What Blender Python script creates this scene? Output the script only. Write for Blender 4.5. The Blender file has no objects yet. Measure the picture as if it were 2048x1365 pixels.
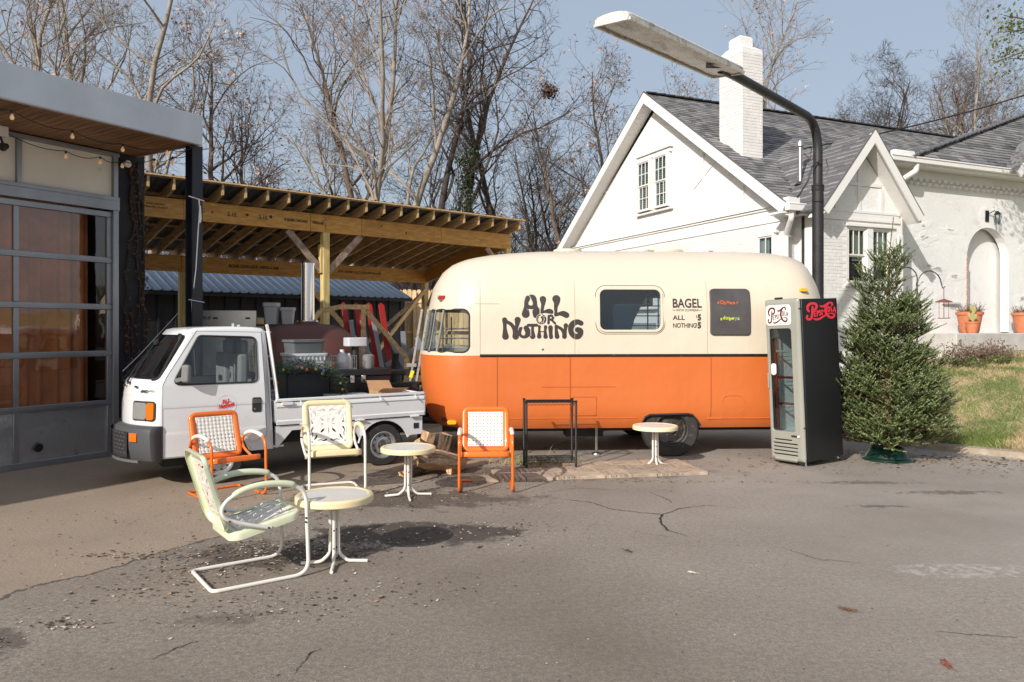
import bpy, math, random
import numpy as np
from mathutils import Vector, Matrix, noise as mnoise
R = math.radians
sc = bpy.context.scene
# ------------------------------------------------------------------ camera, sky, sun, exposure
cam_d = bpy.data.cameras.new("camera")
cam = bpy.data.objects.new("camera", cam_d); sc.collection.objects.link(cam)
sc.camera = cam
cam_d.sensor_width = 36.0
cam_d.lens = 1520 / 2048 * 36
cam.location = (0, 0, 1.7)
cam.rotation_euler = (R(90), 0, 0)
cam_d.shift_y = -24.5 / 2048
cam_d.clip_start = 0.1; cam_d.clip_end = 2000
SUN_EL, SUN_AZ = 28.5, 214.8        # azimuth from +Y towards +X of the place the sun stands
world = bpy.data.worlds.new("World"); sc.world = world; world.use_nodes = True
wn = world.node_tree.nodes; wl = world.node_tree.links
sky = wn.new("ShaderNodeTexSky"); sky.sky_type = 'NISHITA'; sky.sun_disc = False
sky.sun_elevation = R(SUN_EL); sky.sun_rotation = R(SUN_AZ)
sky.air_density = 1.15; sky.dust_density = 5.0; sky.ozone_density = 1.0; sky.altitude = 200
bg = wn["Background"]
veil = wn.new("ShaderNodeMix"); veil.data_type = 'RGBA'; veil.inputs[0].default_value = 0.42      # thin high cloud over the whole sky
wl.new(sky.outputs[0], veil.inputs[6]); veil.inputs[7].default_value = (8.4, 9.7, 11.6, 1); wl.new(veil.outputs[2], bg.inputs[0]); bg.inputs[1].default_value = 0.092
sun_d = bpy.data.lights.new("sun", 'SUN'); sun_d.energy = 5.0; sun_d.angle = R(0.53); sun_d.color = (1.0, 0.945, 0.875)
sun = bpy.data.objects.new("sun", sun_d); sc.collection.objects.link(sun)
sdir = Vector((math.sin(R(SUN_AZ)) * math.cos(R(SUN_EL)), math.cos(R(SUN_AZ)) * math.cos(R(SUN_EL)), math.sin(R(SUN_EL))))
sun.rotation_euler = sdir.to_track_quat('Z', 'Y').to_euler(); sun.location = sdir * 60
sc.view_settings.view_transform = 'Standard'; sc.view_settings.look = 'None'
sc.view_settings.gamma = 1.0; sc.view_settings.exposure = -0.04
sc.view_settings.use_curve_mapping = False
sc.cycles.max_bounces = 8; sc.cycles.diffuse_bounces = 3; sc.cycles.transparent_max_bounces = 16
sc.cycles.sample_clamp_indirect = 6
COL = sc.collection
rnd = random.Random(11)

# ------------------------------------------------------------------ helpers
def link(o, parent=None):
    COL.objects.link(o)
    if parent is not None: o.parent = parent
    return o

def tag(o, label=None, cat=None, group=None, kind=None):
    if label: o["label"] = label
    if cat: o["category"] = cat
    if group: o["group"] = group
    if kind: o["kind"] = kind
    return o

def thing(name, label, cat, loc=(0, 0, 0), rz=0.0, group=None):
    o = bpy.data.objects.new(name, None)
    o.empty_display_size = 0.2
    o.location = loc; o.rotation_euler = (0, 0, rz)
    link(o); return tag(o, label, cat, group)

def copy_tree(o, parent=None, label=None):
    c = o.copy(); COL.objects.link(c); c.parent = parent
    if label: c["label"] = label
    for ch in o.children:
        copy_tree(ch, c)
    return c

class MB:
    """collects polygons, then links them as one mesh object"""
    def __init__(s): s.v = []; s.f = []; s.m = []
    def add(s, vs, fs, mi=0):
        b = len(s.v); s.v += [tuple(p) for p in vs]
        for f in fs: s.f.append([b + i for i in f]); s.m.append(mi)
    def box(s, c, d, mi=0, rz=0.0, M=None):
        hx, hy, hz = d[0] / 2, d[1] / 2, d[2] / 2
        vs = [Vector((x, y, z)) for z in (-hz, hz) for y in (-hy, hy) for x in (-hx, hx)]
        if M is None: M = Matrix.Rotation(rz, 3, 'Z')
        vs = [M @ v + Vector(c) for v in vs]
        s.add(vs, [(0, 2, 3, 1), (4, 5, 7, 6), (0, 1, 5, 4), (2, 6, 7, 3), (0, 4, 6, 2), (1, 3, 7, 5)], mi)
    def bar(s, p, q, w, h, up=(0, 0, 1), mi=0):
        p = Vector(p); q = Vector(q); t = (q - p); L = t.length; t = t / L
        a = t.cross(Vector(up))
        if a.length < 1e-5: a = t.cross(Vector((1, 0, 0)))
        a.normalize(); b = a.cross(t).normalized()
        M = Matrix((t, a, b)).transposed()
        s.box((p + q) / 2, (L, w, h), mi, M=M)
    def tube(s, pts, r, n=8, cap=True, closed=False, mi=0, flat=1.0):
        P = [Vector(p) for p in pts]; k = len(P)
        rs = r if isinstance(r, (list, tuple)) else [r] * k
        N = None; rings = []
        for i in range(k):
            if closed: t = (P[(i + 1) % k] - P[i - 1]).normalized()
            elif i == 0: t = (P[1] - P[0]).normalized()
            elif i == k - 1: t = (P[-1] - P[-2]).normalized()
            else:
                t = (P[i + 1] - P[i]).normalized() + (P[i] - P[i - 1]).normalized(); t.normalize()
            if N is None:
                N = t.cross(Vector((0, 0, 1)))
                if N.length < 1e-3: N = t.cross(Vector((1, 0, 0)))
                N.normalize()
            N = (N - t * N.dot(t))
            if N.length < 1e-6: N = t.orthogonal()
            N.normalize(); B = t.cross(N)
            rings.append([P[i] + N * (math.cos(2 * math.pi * j / n) * rs[i]) + B * (math.sin(2 * math.pi * j / n) * rs[i] * flat) for j in range(n)])
        vs = [p for ring in rings for p in ring]; fs = []
        for i in range(k if closed else k - 1):
            a = i * n; b = ((i + 1) % k) * n
            for j in range(n): fs.append((a + j, a + (j + 1) % n, b + (j + 1) % n, b + j))
        if cap and not closed:
            fs.append(tuple(range(n))[::-1]); fs.append(tuple((k - 1) * n + j for j in range(n)))
        s.add(vs, fs, mi)
    def lathe(s, prof, n=24, c=(0, 0, 0), axis='z', mi=0, capend=True, ang0=0):
        k = len(prof); vs = []
        for (r, h) in prof:
            for j in range(n):
                a = 2 * math.pi * j / n + ang0; x, y = r * math.cos(a), r * math.sin(a)
                p = (x, y, h) if axis == 'z' else ((x, h, y) if axis == 'y' else (h, x, y))
                vs.append((p[0] + c[0], p[1] + c[1], p[2] + c[2]))
        fs = []
        for i in range(k - 1):
            for j in range(n):
                q = (i * n + j, i * n + (j + 1) % n, (i + 1) * n + (j + 1) % n, (i + 1) * n + j)
                fs.append(q if axis != 'y' else q[::-1])
        if capend:
            if prof[0][0] > 1e-4: fs.append(tuple(range(n))[::-1])
            if prof[-1][0] > 1e-4: fs.append(tuple((k - 1) * n + j for j in range(n)))
        s.add(vs, fs, mi)
    def prism(s, poly, a, b, plane='xy', mi=0):
        n = len(poly)
        def P(p, h): return {'xy': (p[0], p[1], h), 'xz': (p[0], h, p[1]), 'yz': (h, p[0], p[1])}[plane]
        vs = [P(p, a) for p in poly] + [P(p, b) for p in poly]
        fs = [tuple(range(n))[::-1], tuple(range(n, 2 * n))]
        for i in range(n): fs.append((i, (i + 1) % n, n + (i + 1) % n, n + i))
        s.add(vs, fs, mi)
    def quad(s, a, b, c, d, mi=0): s.add([a, b, c, d], [(0, 1, 2, 3)], mi)
    def mesh(s, name, mats, smooth=True, ang=35, fix=True):
        me = bpy.data.meshes.new(name)
        me.from_pydata(s.v, [], s.f)
        if not isinstance(mats, (list, tuple)): mats = [mats]
        for m in mats: me.materials.append(m)
        if len(mats) > 1: me.polygons.foreach_set("material_index", s.m)
        if fix: fix_normals(me)
        if smooth:
            me.shade_smooth(); me.set_sharp_from_angle(angle=R(ang))
        me.update(); return me
    def build(s, name, mats, parent=None, loc=None, rz=None, smooth=True, bevel=0, seg=2, ang=35, fix=True):
        o = bpy.data.objects.new(name, s.mesh(name, mats, smooth, ang, fix))
        if loc is not None: o.location = loc
        if rz is not None: o.rotation_euler = (0, 0, rz)
        link(o, parent)
        if bevel:
            b = o.modifiers.new("bevel", 'BEVEL'); b.width = bevel; b.segments = seg
            b.limit_method = 'ANGLE'; b.angle_limit = R(40); b.harden_normals = False
        return o

import bmesh
def fix_normals(me):
    bm = bmesh.new(); bm.from_mesh(me)
    bmesh.ops.recalc_face_normals(bm, faces=bm.faces[:])
    bm.to_mesh(me); bm.free()

def box_obj(name, mat, parent, c, d, rz=0.0, bevel=0.0, seg=2):
    m = MB(); m.box((0, 0, 0), d); return m.build(name, mat, parent, loc=c, rz=rz, bevel=bevel, seg=seg)

def rrect(w, h, r, n=5, cx=0.0, cy=0.0):
    """rounded rectangle outline, counter-clockwise"""
    out = []
    for (sx, sy, a0) in ((1, -1, -90), (1, 1, 0), (-1, 1, 90), (-1, -1, 180)):
        for i in range(n + 1):
            a = R(a0 + 90 * i / n)
            out.append((cx + sx * (w / 2 - r) + r * math.cos(a), cy + sy * (h / 2 - r) + r * math.sin(a)))
    return out

def arc_path(ctrl, seg=6):
    """polyline with rounded corners: ctrl = [(point, radius), ...]"""
    out = []
    n = len(ctrl)
    for i, (p, r) in enumerate(ctrl):
        p = Vector(p)
        if i == 0 or i == n - 1 or r <= 0: out.append(p); continue
        a = Vector(ctrl[i - 1][0]) - p; b = Vector(ctrl[i + 1][0]) - p
        la, lb = a.length, b.length; a.normalize(); b.normalize()
        ang = a.angle(b)
        d = min(r / math.tan(ang / 2), la * 0.49, lb * 0.49); p0 = p + a * d; p1 = p + b * d
        for k in range(seg + 1):
            t = k / seg
            out.append(p0 * (1 - t) ** 2 + p * 2 * t * (1 - t) + p1 * t * t)
    return out

def boolean(o, cutter, op='DIFFERENCE'):
    m = o.modifiers.new("cut", 'BOOLEAN'); m.operation = op; m.object = cutter; m.solver = 'EXACT'

def bake(o, drop=()):
    """replace an object's mesh by its evaluated one and remove the helpers that shaped it"""
    dg = bpy.context.evaluated_depsgraph_get(); dg.update()
    me = bpy.data.meshes.new_from_object(o.evaluated_get(dg))
    o.modifiers.clear(); o.data = me
    for d in drop: bpy.data.objects.remove(d, do_unlink=True)
    return o

# ------------------------------------------------------------------ distance-field lettering and cut-outs
def f_stroke(X, Y, pts):
    """pts: (x, y, r) list -> signed distance-like field, negative inside"""
    F = np.full(X.shape, 1e9)
    if len(pts) == 1:
        x, y, r = pts[0]; return np.hypot(X - x, Y - y) - r
    for (x0, y0, r0), (x1, y1, r1) in zip(pts[:-1], pts[1:]):
        dx, dy = x1 - x0, y1 - y0; L2 = dx * dx + dy * dy + 1e-9
        t = np.clip(((X - x0) * dx + (Y - y0) * dy) / L2, 0, 1)
        F = np.minimum(F, np.hypot(X - x0 - t * dx, Y - y0 - t * dy) - (r0 + t * (r1 - r0)))
    return F

def smooth_stroke(pts, k=4):
    if len(pts) < 3: return pts
    out = []
    P = [pts[0]] + list(pts) + [pts[-1]]
    for i in range(1, len(P) - 2):
        for j in range(k):
            t = j / k
            out.append(tuple(0.5 * (2 * P[i][c] + (P[i + 1][c] - P[i - 1][c]) * t + (2 * P[i - 1][c] - 5 * P[i][c] + 4 * P[i + 1][c] - P[i + 2][c]) * t * t
                                    + (3 * P[i][c] - P[i - 1][c] - 3 * P[i + 1][c] + P[i + 2][c]) * t ** 3) for c in range(3)))
    out.append(pts[-1]); return out

def f_rbox(X, Y, cx, cy, w, h, r):
    qx = np.abs(X - cx) - w / 2 + r; qy = np.abs(Y - cy) - h / 2 + r
    return np.hypot(np.maximum(qx, 0), np.maximum(qy, 0)) + np.minimum(np.maximum(qx, qy), 0) - r

def march(F, x0, y0, h, place, mb=None, mi=0):
    """polygons of the region F<0 on a grid; place(x, y) -> 3D point"""
    mb = mb or MB(); ny, nx = F.shape
    cache = {}
    def vert(key, x, y):
        i = cache.get(key)
        if i is None:
            i = len(mb.v); mb.v.append(tuple(place(x, y))); cache[key] = i
        return i
    ins = F < 0
    any_in = ins[:-1, :-1] | ins[1:, :-1] | ins[:-1, 1:] | ins[1:, 1:]
    for j, i in zip(*np.nonzero(any_in)):
        cs = [(i, j), (i + 1, j), (i + 1, j + 1), (i, j + 1)]; poly = []
        for k in range(4):
            a, b = cs[k], cs[(k + 1) % 4]
            fa, fb = F[a[1], a[0]], F[b[1], b[0]]
            if fa < 0: poly.append(vert(a, x0 + a[0] * h, y0 + a[1] * h))
            if (fa < 0) != (fb < 0):
                t = fa / (fa - fb); key = (a, b) if a < b else (b, a)
                poly.append(vert(key, x0 + (a[0] + (b[0] - a[0]) * t) * h, y0 + (a[1] + (b[1] - a[1]) * t) * h))
        if len(poly) >= 3: mb.f.append(poly); mb.m.append(mi)
    return mb

def grid(x0, x1, y0, y1, h):
    return np.meshgrid(np.arange(x0, x1 + h, h), np.arange(y0, y1 + h, h))

def text_mesh(txt, size=0.1, bold=0.0, shear=0.0, space=1.0, align='LEFT'):
    """flat triangles of a line of print, in the xy plane"""
    cu = bpy.data.curves.new("print", 'FONT'); cu.body = txt; cu.size = size; cu.offset = bold
    cu.shear = shear; cu.space_character = space; cu.align_x = align; cu.resolution_u = 3
    o = bpy.data.objects.new("print", cu); COL.objects.link(o)
    dg = bpy.context.evaluated_depsgraph_get(); dg.update()
    me = bpy.data.meshes.new_from_object(o.evaluated_get(dg))
    bpy.data.objects.remove(o, do_unlink=True)
    vs = [tuple(v.co) for v in me.vertices]; fs = [tuple(p.vertices) for p in me.polygons]
    bpy.data.meshes.remove(me); return vs, fs

def add_text(mb, txt, size, place, bold=0.0, mi=0, sx=1.0, **kw):
    vs, fs = text_mesh(txt, size, bold, **kw)
    mb.add([place(v[0] * sx, v[1]) for v in vs], fs, mi)

# ------------------------------------------------------------------ materials
def M(name, base, rough=0.5, metal=0.0, var=None, bump=None, spec=None, coat=0.0, rnd_val=0.0, trans=0.0, emit=None, dirt=None):
    """procedural Principled material: var=(scale, amount) brightness mottling or (scale, amount, colour2);
    bump=(scale, strength); dirt=(scale, threshold, colour, amount) patches of grime or wear"""
    m = bpy.data.materials.new(name); m.use_nodes = True
    N = m.node_tree.nodes; L = m.node_tree.links; b = N["Principled BSDF"]
    b.inputs["Roughness"].default_value = rough; b.inputs["Metallic"].default_value = metal
    if spec is not None: b.inputs["Specular IOR Level"].default_value = spec
    if coat: b.inputs["Coat Weight"].default_value = coat; b.inputs["Coat Roughness"].default_value = 0.08
    if emit: b.inputs["Emission Color"].default_value = (*emit[0], 1); b.inputs["Emission Strength"].default_value = emit[1]
    base = (*base, 1.0); tc = N.new("ShaderNodeTexCoord")
    out = None
    def tex(scale, detail=5, rough_=0.6):
        t = N.new("ShaderNodeTexNoise"); t.inputs["Scale"].default_value = scale
        t.inputs["Detail"].default_value = detail; t.inputs["Roughness"].default_value = rough_
        L.new(tc.outputs["Object"], t.inputs["Vector"]); return t
    def mix(fac, a, c2):
        x = N.new("ShaderNodeMix"); x.data_type = 'RGBA'
        if isinstance(fac, float): x.inputs[0].default_value = fac
        else: L.new(fac, x.inputs[0])
        for sock, val in ((x.inputs[6], a), (x.inputs[7], c2)):
            if isinstance(val, tuple): sock.default_value = val
            else: L.new(val, sock)
        return x.outputs[2]
    out = base
    if var:
        t = tex(var[0]); cr = N.new("ShaderNodeMapRange"); cr.inputs[1].default_value = 0.3; cr.inputs[2].default_value = 0.7
        L.new(t.outputs[0], cr.inputs[0])
        c2 = (*var[2], 1.0) if len(var) > 2 else tuple(c * (1 - var[1]) for c in base[:3]) + (1.0,)
        c1 = base if len(var) > 2 else tuple(min(1, c * (1 + var[1] * 0.6)) for c in base[:3]) + (1.0,)
        if len(var) > 2:
            mu = N.new("ShaderNodeMath"); mu.operation = 'MULTIPLY'; mu.inputs[1].default_value = var[1]
            L.new(cr.outputs[0], mu.inputs[0]); out = mix(mu.outputs[0], c1, c2)
        else: out = mix(cr.outputs[0], c1, c2)
    if dirt:
        t = tex(dirt[0], 8, 0.7); cr = N.new("ShaderNodeMapRange")
        cr.inputs[1].default_value = dirt[1]; cr.inputs[2].default_value = dirt[1] + 0.06
        cr.inputs[4].default_value = dirt[3]
        L.new(t.outputs[0], cr.inputs[0]); out = mix(cr.outputs[0], out, (*dirt[2], 1.0))
    if rnd_val:
        oi = N.new("ShaderNodeObjectInfo"); hs = N.new("ShaderNodeHueSaturation")
        mr = N.new("ShaderNodeMapRange"); mr.inputs[3].default_value = 1 - rnd_val; mr.inputs[4].default_value = 1 + rnd_val
        L.new(oi.outputs["Random"], mr.inputs[0]); L.new(mr.outputs[0], hs.inputs["Value"])
        if isinstance(out, tuple): hs.inputs["Color"].default_value = out
        else: L.new(out, hs.inputs["Color"])
        out = hs.outputs[0]
    if isinstance(out, tuple): b.inputs["Base Color"].default_value = out
    else: L.new(out, b.inputs["Base Color"])
    if bump:
        t = tex(bump[0], 6, 0.65); bp = N.new("ShaderNodeBump"); bp.inputs["Strength"].default_value = bump[1]
        bp.inputs["Distance"].default_value = bump[2] if len(bump) > 2 else 0.01
        L.new(t.outputs[0], bp.inputs["Height"]); L.new(bp.outputs[0], b.inputs["Normal"])
    return m

def wood(name, c1, c2, scale=(1, 14, 14), rough=0.7, rnd_val=0.0, bump=0.25):
    m = bpy.data.materials.new(name); m.use_nodes = True
    N = m.node_tree.nodes; L = m.node_tree.links; b = N["Principled BSDF"]; b.inputs["Roughness"].default_value = rough
    tc = N.new("ShaderNodeTexCoord"); mp = N.new("ShaderNodeMapping"); mp.inputs["Scale"].default_value = scale
    L.new(tc.outputs["Object"], mp.inputs[0])
    t = N.new("ShaderNodeTexNoise"); t.inputs["Scale"].default_value = 3; t.inputs["Detail"].default_value = 8; t.inputs["Distortion"].default_value = 0.6
    L.new(mp.outputs[0], t.inputs["Vector"])
    cr = N.new("ShaderNodeValToRGB"); cr.color_ramp.elements[0].position = 0.35; cr.color_ramp.elements[1].position = 0.68
    cr.color_ramp.elements[0].color = (*c1, 1); cr.color_ramp.elements[1].color = (*c2, 1)
    L.new(t.outputs[0], cr.inputs[0]); out = cr.outputs[0]
    if rnd_val:
        oi = N.new("ShaderNodeObjectInfo"); hs = N.new("ShaderNodeHueSaturation"); mr = N.new("ShaderNodeMapRange")
        mr.inputs[3].default_value = 1 - rnd_val; mr.inputs[4].default_value = 1 + rnd_val
        L.new(oi.outputs["Random"], mr.inputs[0]); L.new(mr.outputs[0], hs.inputs["Value"]); L.new(out, hs.inputs["Color"]); out = hs.outputs[0]
    L.new(out, b.inputs["Base Color"])
    bp = N.new("ShaderNodeBump"); bp.inputs["Strength"].default_value = bump; bp.inputs["Distance"].default_value = 0.01
    L.new(t.outputs[0], bp.inputs["Height"]); L.new(bp.outputs[0], b.inputs["Normal"])
    return m

def glass(name, tint=(1, 1, 1), ior=1.5, boost=1.0, rough=0.0, base=None, wav=0.0):
    """thin pane: Fresnel mix of a clear (or dark, base) layer and a mirror"""
    m = bpy.data.materials.new(name); m.use_nodes = True
    N = m.node_tree.nodes; L = m.node_tree.links; N.remove(N["Principled BSDF"]); o = N["Material Output"]
    lw = N.new("ShaderNodeLayerWeight"); pw_ = N.new("ShaderNodeMath"); pw_.operation = 'POWER'; pw_.inputs[1].default_value = 5
    L.new(lw.outputs["Facing"], pw_.inputs[0])
    mu = N.new("ShaderNodeMath"); mu.operation = 'MULTIPLY_ADD'; mu.inputs[1].default_value = 0.9; mu.inputs[2].default_value = 0.04 * boost; mu.use_clamp = True
    L.new(pw_.outputs[0], mu.inputs[0])
    if base is None:
        t = N.new("ShaderNodeBsdfTransparent"); t.inputs[0].default_value = (*tint, 1)
    else:
        t = N.new("ShaderNodeBsdfDiffuse"); t.inputs[0].default_value = (*base, 1)
    g = N.new("ShaderNodeBsdfGlossy"); g.inputs["Roughness"].default_value = rough
    mx = N.new("ShaderNodeMixShader"); L.new(mu.outputs[0], mx.inputs[0]); L.new(t.outputs[0], mx.inputs[1]); L.new(g.outputs[0], mx.inputs[2])
    if wav:
        tc = N.new("ShaderNodeTexCoord"); nz = N.new("ShaderNodeTexNoise"); nz.inputs["Scale"].default_value = 2.5
        bp = N.new("ShaderNodeBump"); bp.inputs["Strength"].default_value = wav; bp.inputs["Distance"].default_value = 0.02
        L.new(tc.outputs["Object"], nz.inputs["Vector"]); L.new(nz.outputs[0], bp.inputs["Height"]); L.new(bp.outputs[0], g.inputs["Normal"])
    L.new(mx.outputs[0], o.inputs[0])
    return m

MT = {}
MT['white_paint'] = M("white_wall_paint", (0.77, 0.765, 0.745), 0.75, var=(1.2, 0.08), bump=(22, 0.55, 0.02), dirt=(2.2, 0.60, (0.5, 0.47, 0.41), 0.35))
MT['white_trim'] = M("white_trim_paint", (0.75, 0.74, 0.72), 0.55, var=(1.5, 0.05))
MT['truck_white'] = M("truck_white_paint", (0.70, 0.71, 0.72), 0.26, coat=0.5, var=(1.2, 0.07), dirt=(5.0, 0.62, (0.45, 0.41, 0.36), 0.4))
MT['black_plastic'] = M("black_plastic", (0.022, 0.022, 0.024), 0.5, bump=(120, 0.1))
MT['grey_plastic'] = M("bumper_grey_plastic", (0.075, 0.078, 0.084), 0.45, bump=(300, 0.15, 0.002))
MT['rubber'] = M("tyre_rubber", (0.03, 0.028, 0.026), 0.8, var=(8, 0.3), dirt=(9, 0.55, (0.12, 0.10, 0.08), 0.4))
MT['chrome'] = M("chrome", (0.75, 0.75, 0.75), 0.18, 1.0)
MT['steel'] = M("brushed_steel", (0.55, 0.54, 0.52), 0.32, 1.0, var=(5, 0.1))
MT['dark_steel'] = M("dark_underbody", (0.02, 0.02, 0.02), 0.7)
MT['wheel_silver'] = M("wheel_silver_paint", (0.42, 0.42, 0.42), 0.35, 0.6, dirt=(14, 0.55, (0.12, 0.1, 0.08), 0.5))
MT['orange_lens'] = M("orange_lens", (0.75, 0.16, 0.01), 0.15, coat=0.8, bump=(160, 0.3, 0.003))
MT['red_lens'] = M("red_lens", (0.35, 0.01, 0.012), 0.15, coat=0.8)
MT['clear_lens'] = M("headlight_lens", (0.5, 0.5, 0.47), 0.1, 0.5, coat=1.0, bump=(60, 0.5, 0.01))
MT['glass'] = glass("window_glass", (0.78, 0.84, 0.84), 1.5, 1.6, wav=0.05)
MT['truck_glass'] = glass("tinted_truck_glass", (0.72, 0.76, 0.76), 1.5, 2.0)
MT['black_metal'] = M("black_painted_metal", (0.012, 0.012, 0.013), 0.4)
# ------------------------------------------------------------------ ground
CURB = [(14.0, 5.9), (9.0, 8.35), (6.75, 9.75), (5.95, 10.55), (5.2, 11.5), (4.6, 12.9), (4.3, 15), (4.0, 20), (3.5, 40)]
def curb_d(x, y):
    """signed distance beyond the kerb line (positive on the grass bank)"""
    best = 1e9; sgn = 1
    for (x0, y0), (x1, y1) in zip(CURB[:-1], CURB[1:]):
        dx, dy = x1 - x0, y1 - y0; L2 = dx * dx + dy * dy
        t = min(1, max(0, ((x - x0) * dx + (y - y0) * dy) / L2))
        d = math.hypot(x - x0 - t * dx, y - y0 - t * dy)
        if d < best:
            best = d; sgn = 1 if (dx * (y - y0) - dy * (x - x0)) < 0 else -1
    return best * sgn
def ss(t): t = min(1, max(0, t)); return t * t * (3 - 2 * t)
def ground_z(x, y):
    d = curb_d(x, y)
    z = 0.0
    if d > 0:
        z = 0.10 * ss(d / 0.15) + 0.80 * ss((d - 0.2) / 3.2) + 0.35 * ss((d - 2.5) / 5.0)
        z += 0.03 * mnoise.noise(Vector((x * 0.9, y * 0.9, 0))) * ss(d / 0.6)
    z += 2.0 * ss((math.hypot(x, y) - 26) / 30.0) * (1 if y > 0 else 0)
    return z

def asphalt():
    m = bpy.data.materials.new("asphalt_and_yard"); m.use_nodes = True
    N = m.node_tree.nodes; L = m.node_tree.links; b = N["Principled BSDF"]
    geo = N.new("ShaderNodeNewGeometry"); P = geo.outputs["Position"]
    sep = N.new("ShaderNodeSeparateXYZ"); L.new(P, sep.inputs[0])
    def noise_(s, d=5, r=0.6, dist=0.0, vec=None):
        t = N.new("ShaderNodeTexNoise"); t.inputs["Scale"].default_value = s; t.inputs["Detail"].default_value = d
        t.inputs["Roughness"].default_value = r; t.inputs["Distortion"].default_value = dist
        L.new(vec or P, t.inputs["Vector"]); return t.outputs[0]
    def rng(x, a, c, lo=0.0, hi=1.0):
        t = N.new("ShaderNodeMapRange"); t.inputs[1].default_value = a; t.inputs[2].default_value = c
        t.inputs[3].default_value = lo; t.inputs[4].default_value = hi; L.new(x, t.inputs[0]); return t.outputs[0]
    def mth(op, a, c=None):
        t = N.new("ShaderNodeMath"); t.operation = op
        for i, v in enumerate((a, c)):
            if v is None: continue
            if isinstance(v, (int, float)): t.inputs[i].default_value = v
            else: L.new(v, t.inputs[i])
        return t.outputs[0]
    def mix(f, a, c):
        x = N.new("ShaderNodeMix"); x.data_type = 'RGBA'
        if isinstance(f, float): x.inputs[0].default_value = f
        else: L.new(f, x.inputs[0])
        for s_, v in ((x.inputs[6], a), (x.inputs[7], c)):
            if isinstance(v, tuple): s_.default_value = (*v, 1)
            else: L.new(v, s_)
        return x.outputs[2]
    X, Y = sep.outputs[0], sep.outputs[1]
    # old asphalt: grey-brown aggregate
    fine = noise_(75, 6, 0.95); mid = noise_(2.2, 6, 0.65); big = noise_(0.35, 4, 0.55)
    a = mix(rng(fine, 0.36, 0.64), (0.065, 0.053, 0.043), (0.54, 0.46, 0.38))
    a = mix(rng(noise_(26, 4, 0.85), 0.42, 0.58, 0.0, 0.55), a, (0.10, 0.083, 0.069))
    a = mix(rng(noise_(44, 3, 0.9), 0.58, 0.66, 0.0, 0.5), a, (0.46, 0.41, 0.36))
    a = mix(rng(mid, 0.35, 0.7, 0, 0.3), a, (0.29, 0.24, 0.195))
    a = mix(rng(big, 0.38, 0.62, 0, 0.6), a, (0.135, 0.104, 0.078))
    a = mix(mth('MULTIPLY', rng(mth('ADD', X, mth('MULTIPLY', Y, 0.5)), 2.5, 7.5), rng(noise_(0.8, 5, 0.65), 0.3, 0.7, 0.25, 0.6)), a, (0.40, 0.36, 0.325))
    # concrete apron on the left of a line that runs along the garage front
    lx = mth('ADD', mth('MULTIPLY', mth('ADD', X, 2.48), -0.853), mth('MULTIPLY', mth('ADD', Y, -6.05), 0.521))
    lx = mth('ADD', lx, rng(noise_(3.0, 5, 0.7), 0.3, 0.7, -0.07, 0.07))
    conc = mix(rng(noise_(55, 6, 0.95), 0.36, 0.64), (0.165, 0.125, 0.09), (0.48, 0.38, 0.285))
    conc = mix(rng(noise_(1.3, 6, 0.6), 0.4, 0.7, 0, 0.5), conc, (0.25, 0.20, 0.15))
    a = mix(rng(lx, -0.02, 0.02), a, conc)
    joint = mth('LESS_THAN', mth('ABSOLUTE', lx), 0.018)
    a = mix(mth('MULTIPLY', joint, 0.75), a, (0.05, 0.038, 0.028))
    # dark patches and settled dirt round the furniture
    def blob(cx, cy, rx, ry, soft=0.35, n=0.5, ns=2.5):
        d = mth('SQRT', mth('ADD', mth('POWER', mth('DIVIDE', mth('ADD', X, -cx), rx), 2.0), mth('POWER', mth('DIVIDE', mth('ADD', Y, -cy), ry), 2.0)))
        d = mth('ADD', d, rng(noise_(ns, 6, 0.7), 0.3, 0.7, -n, n))
        return rng(d, 1.0 - soft, 1.0, 1.0, 0.0)
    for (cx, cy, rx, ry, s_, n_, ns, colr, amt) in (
        (-0.80, 6.32, 0.95, 0.38, 0.2, 0.28, 4, (0.040, 0.031, 0.025), 0.85),  # dark ragged oval on the ground behind the front table
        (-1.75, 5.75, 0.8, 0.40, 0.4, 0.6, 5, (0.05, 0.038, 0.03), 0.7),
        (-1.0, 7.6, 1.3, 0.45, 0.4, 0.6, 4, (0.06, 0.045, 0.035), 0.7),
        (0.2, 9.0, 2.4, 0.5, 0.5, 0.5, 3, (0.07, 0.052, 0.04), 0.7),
        (-2.9, 4.1, 0.35, 0.22, 0.4, 0.6, 6, (0.05, 0.035, 0.03), 0.6),
        (-1.7, 4.45, 0.3, 0.12, 0.5, 0.9, 8, (0.05, 0.035, 0.03), 0.4),
        (3.5, 7.28, 0.28, 0.06, 0.6, 0.9, 9, (0.05, 0.042, 0.036), 0.7), (4.55, 7.9, 0.55, 0.10, 0.5, 1.0, 9, (0.05, 0.042, 0.036), 0.6), (3.9, 8.4, 0.5, 0.10, 0.5, 1.0, 9, (0.06, 0.05, 0.04), 0.6)):
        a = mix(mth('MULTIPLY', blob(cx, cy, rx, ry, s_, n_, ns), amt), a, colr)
    # worn patch of old white paint on the right
    a = mix(mth('MULTIPLY', mth('MULTIPLY', blob(3.15, 5.35, 0.52, 0.17, 0.2, 0.35, 4), rng(noise_(14, 6, 0.7), 0.46, 0.60)), 0.65), a, (0.5, 0.48, 0.44))
    # cracks
    vn = N.new("ShaderNodeTexNoise"); vn.inputs["Scale"].default_value = 1.6; vn.inputs["Detail"].default_value = 6; L.new(P, vn.inputs["Vector"])
    va = N.new("ShaderNodeVectorMath"); va.operation = 'MULTIPLY_ADD'; L.new(vn.outputs[1], va.inputs[0]); va.inputs[1].default_value = (0.7, 0.7, 0.7); L.new(P, va.inputs[2])
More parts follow.
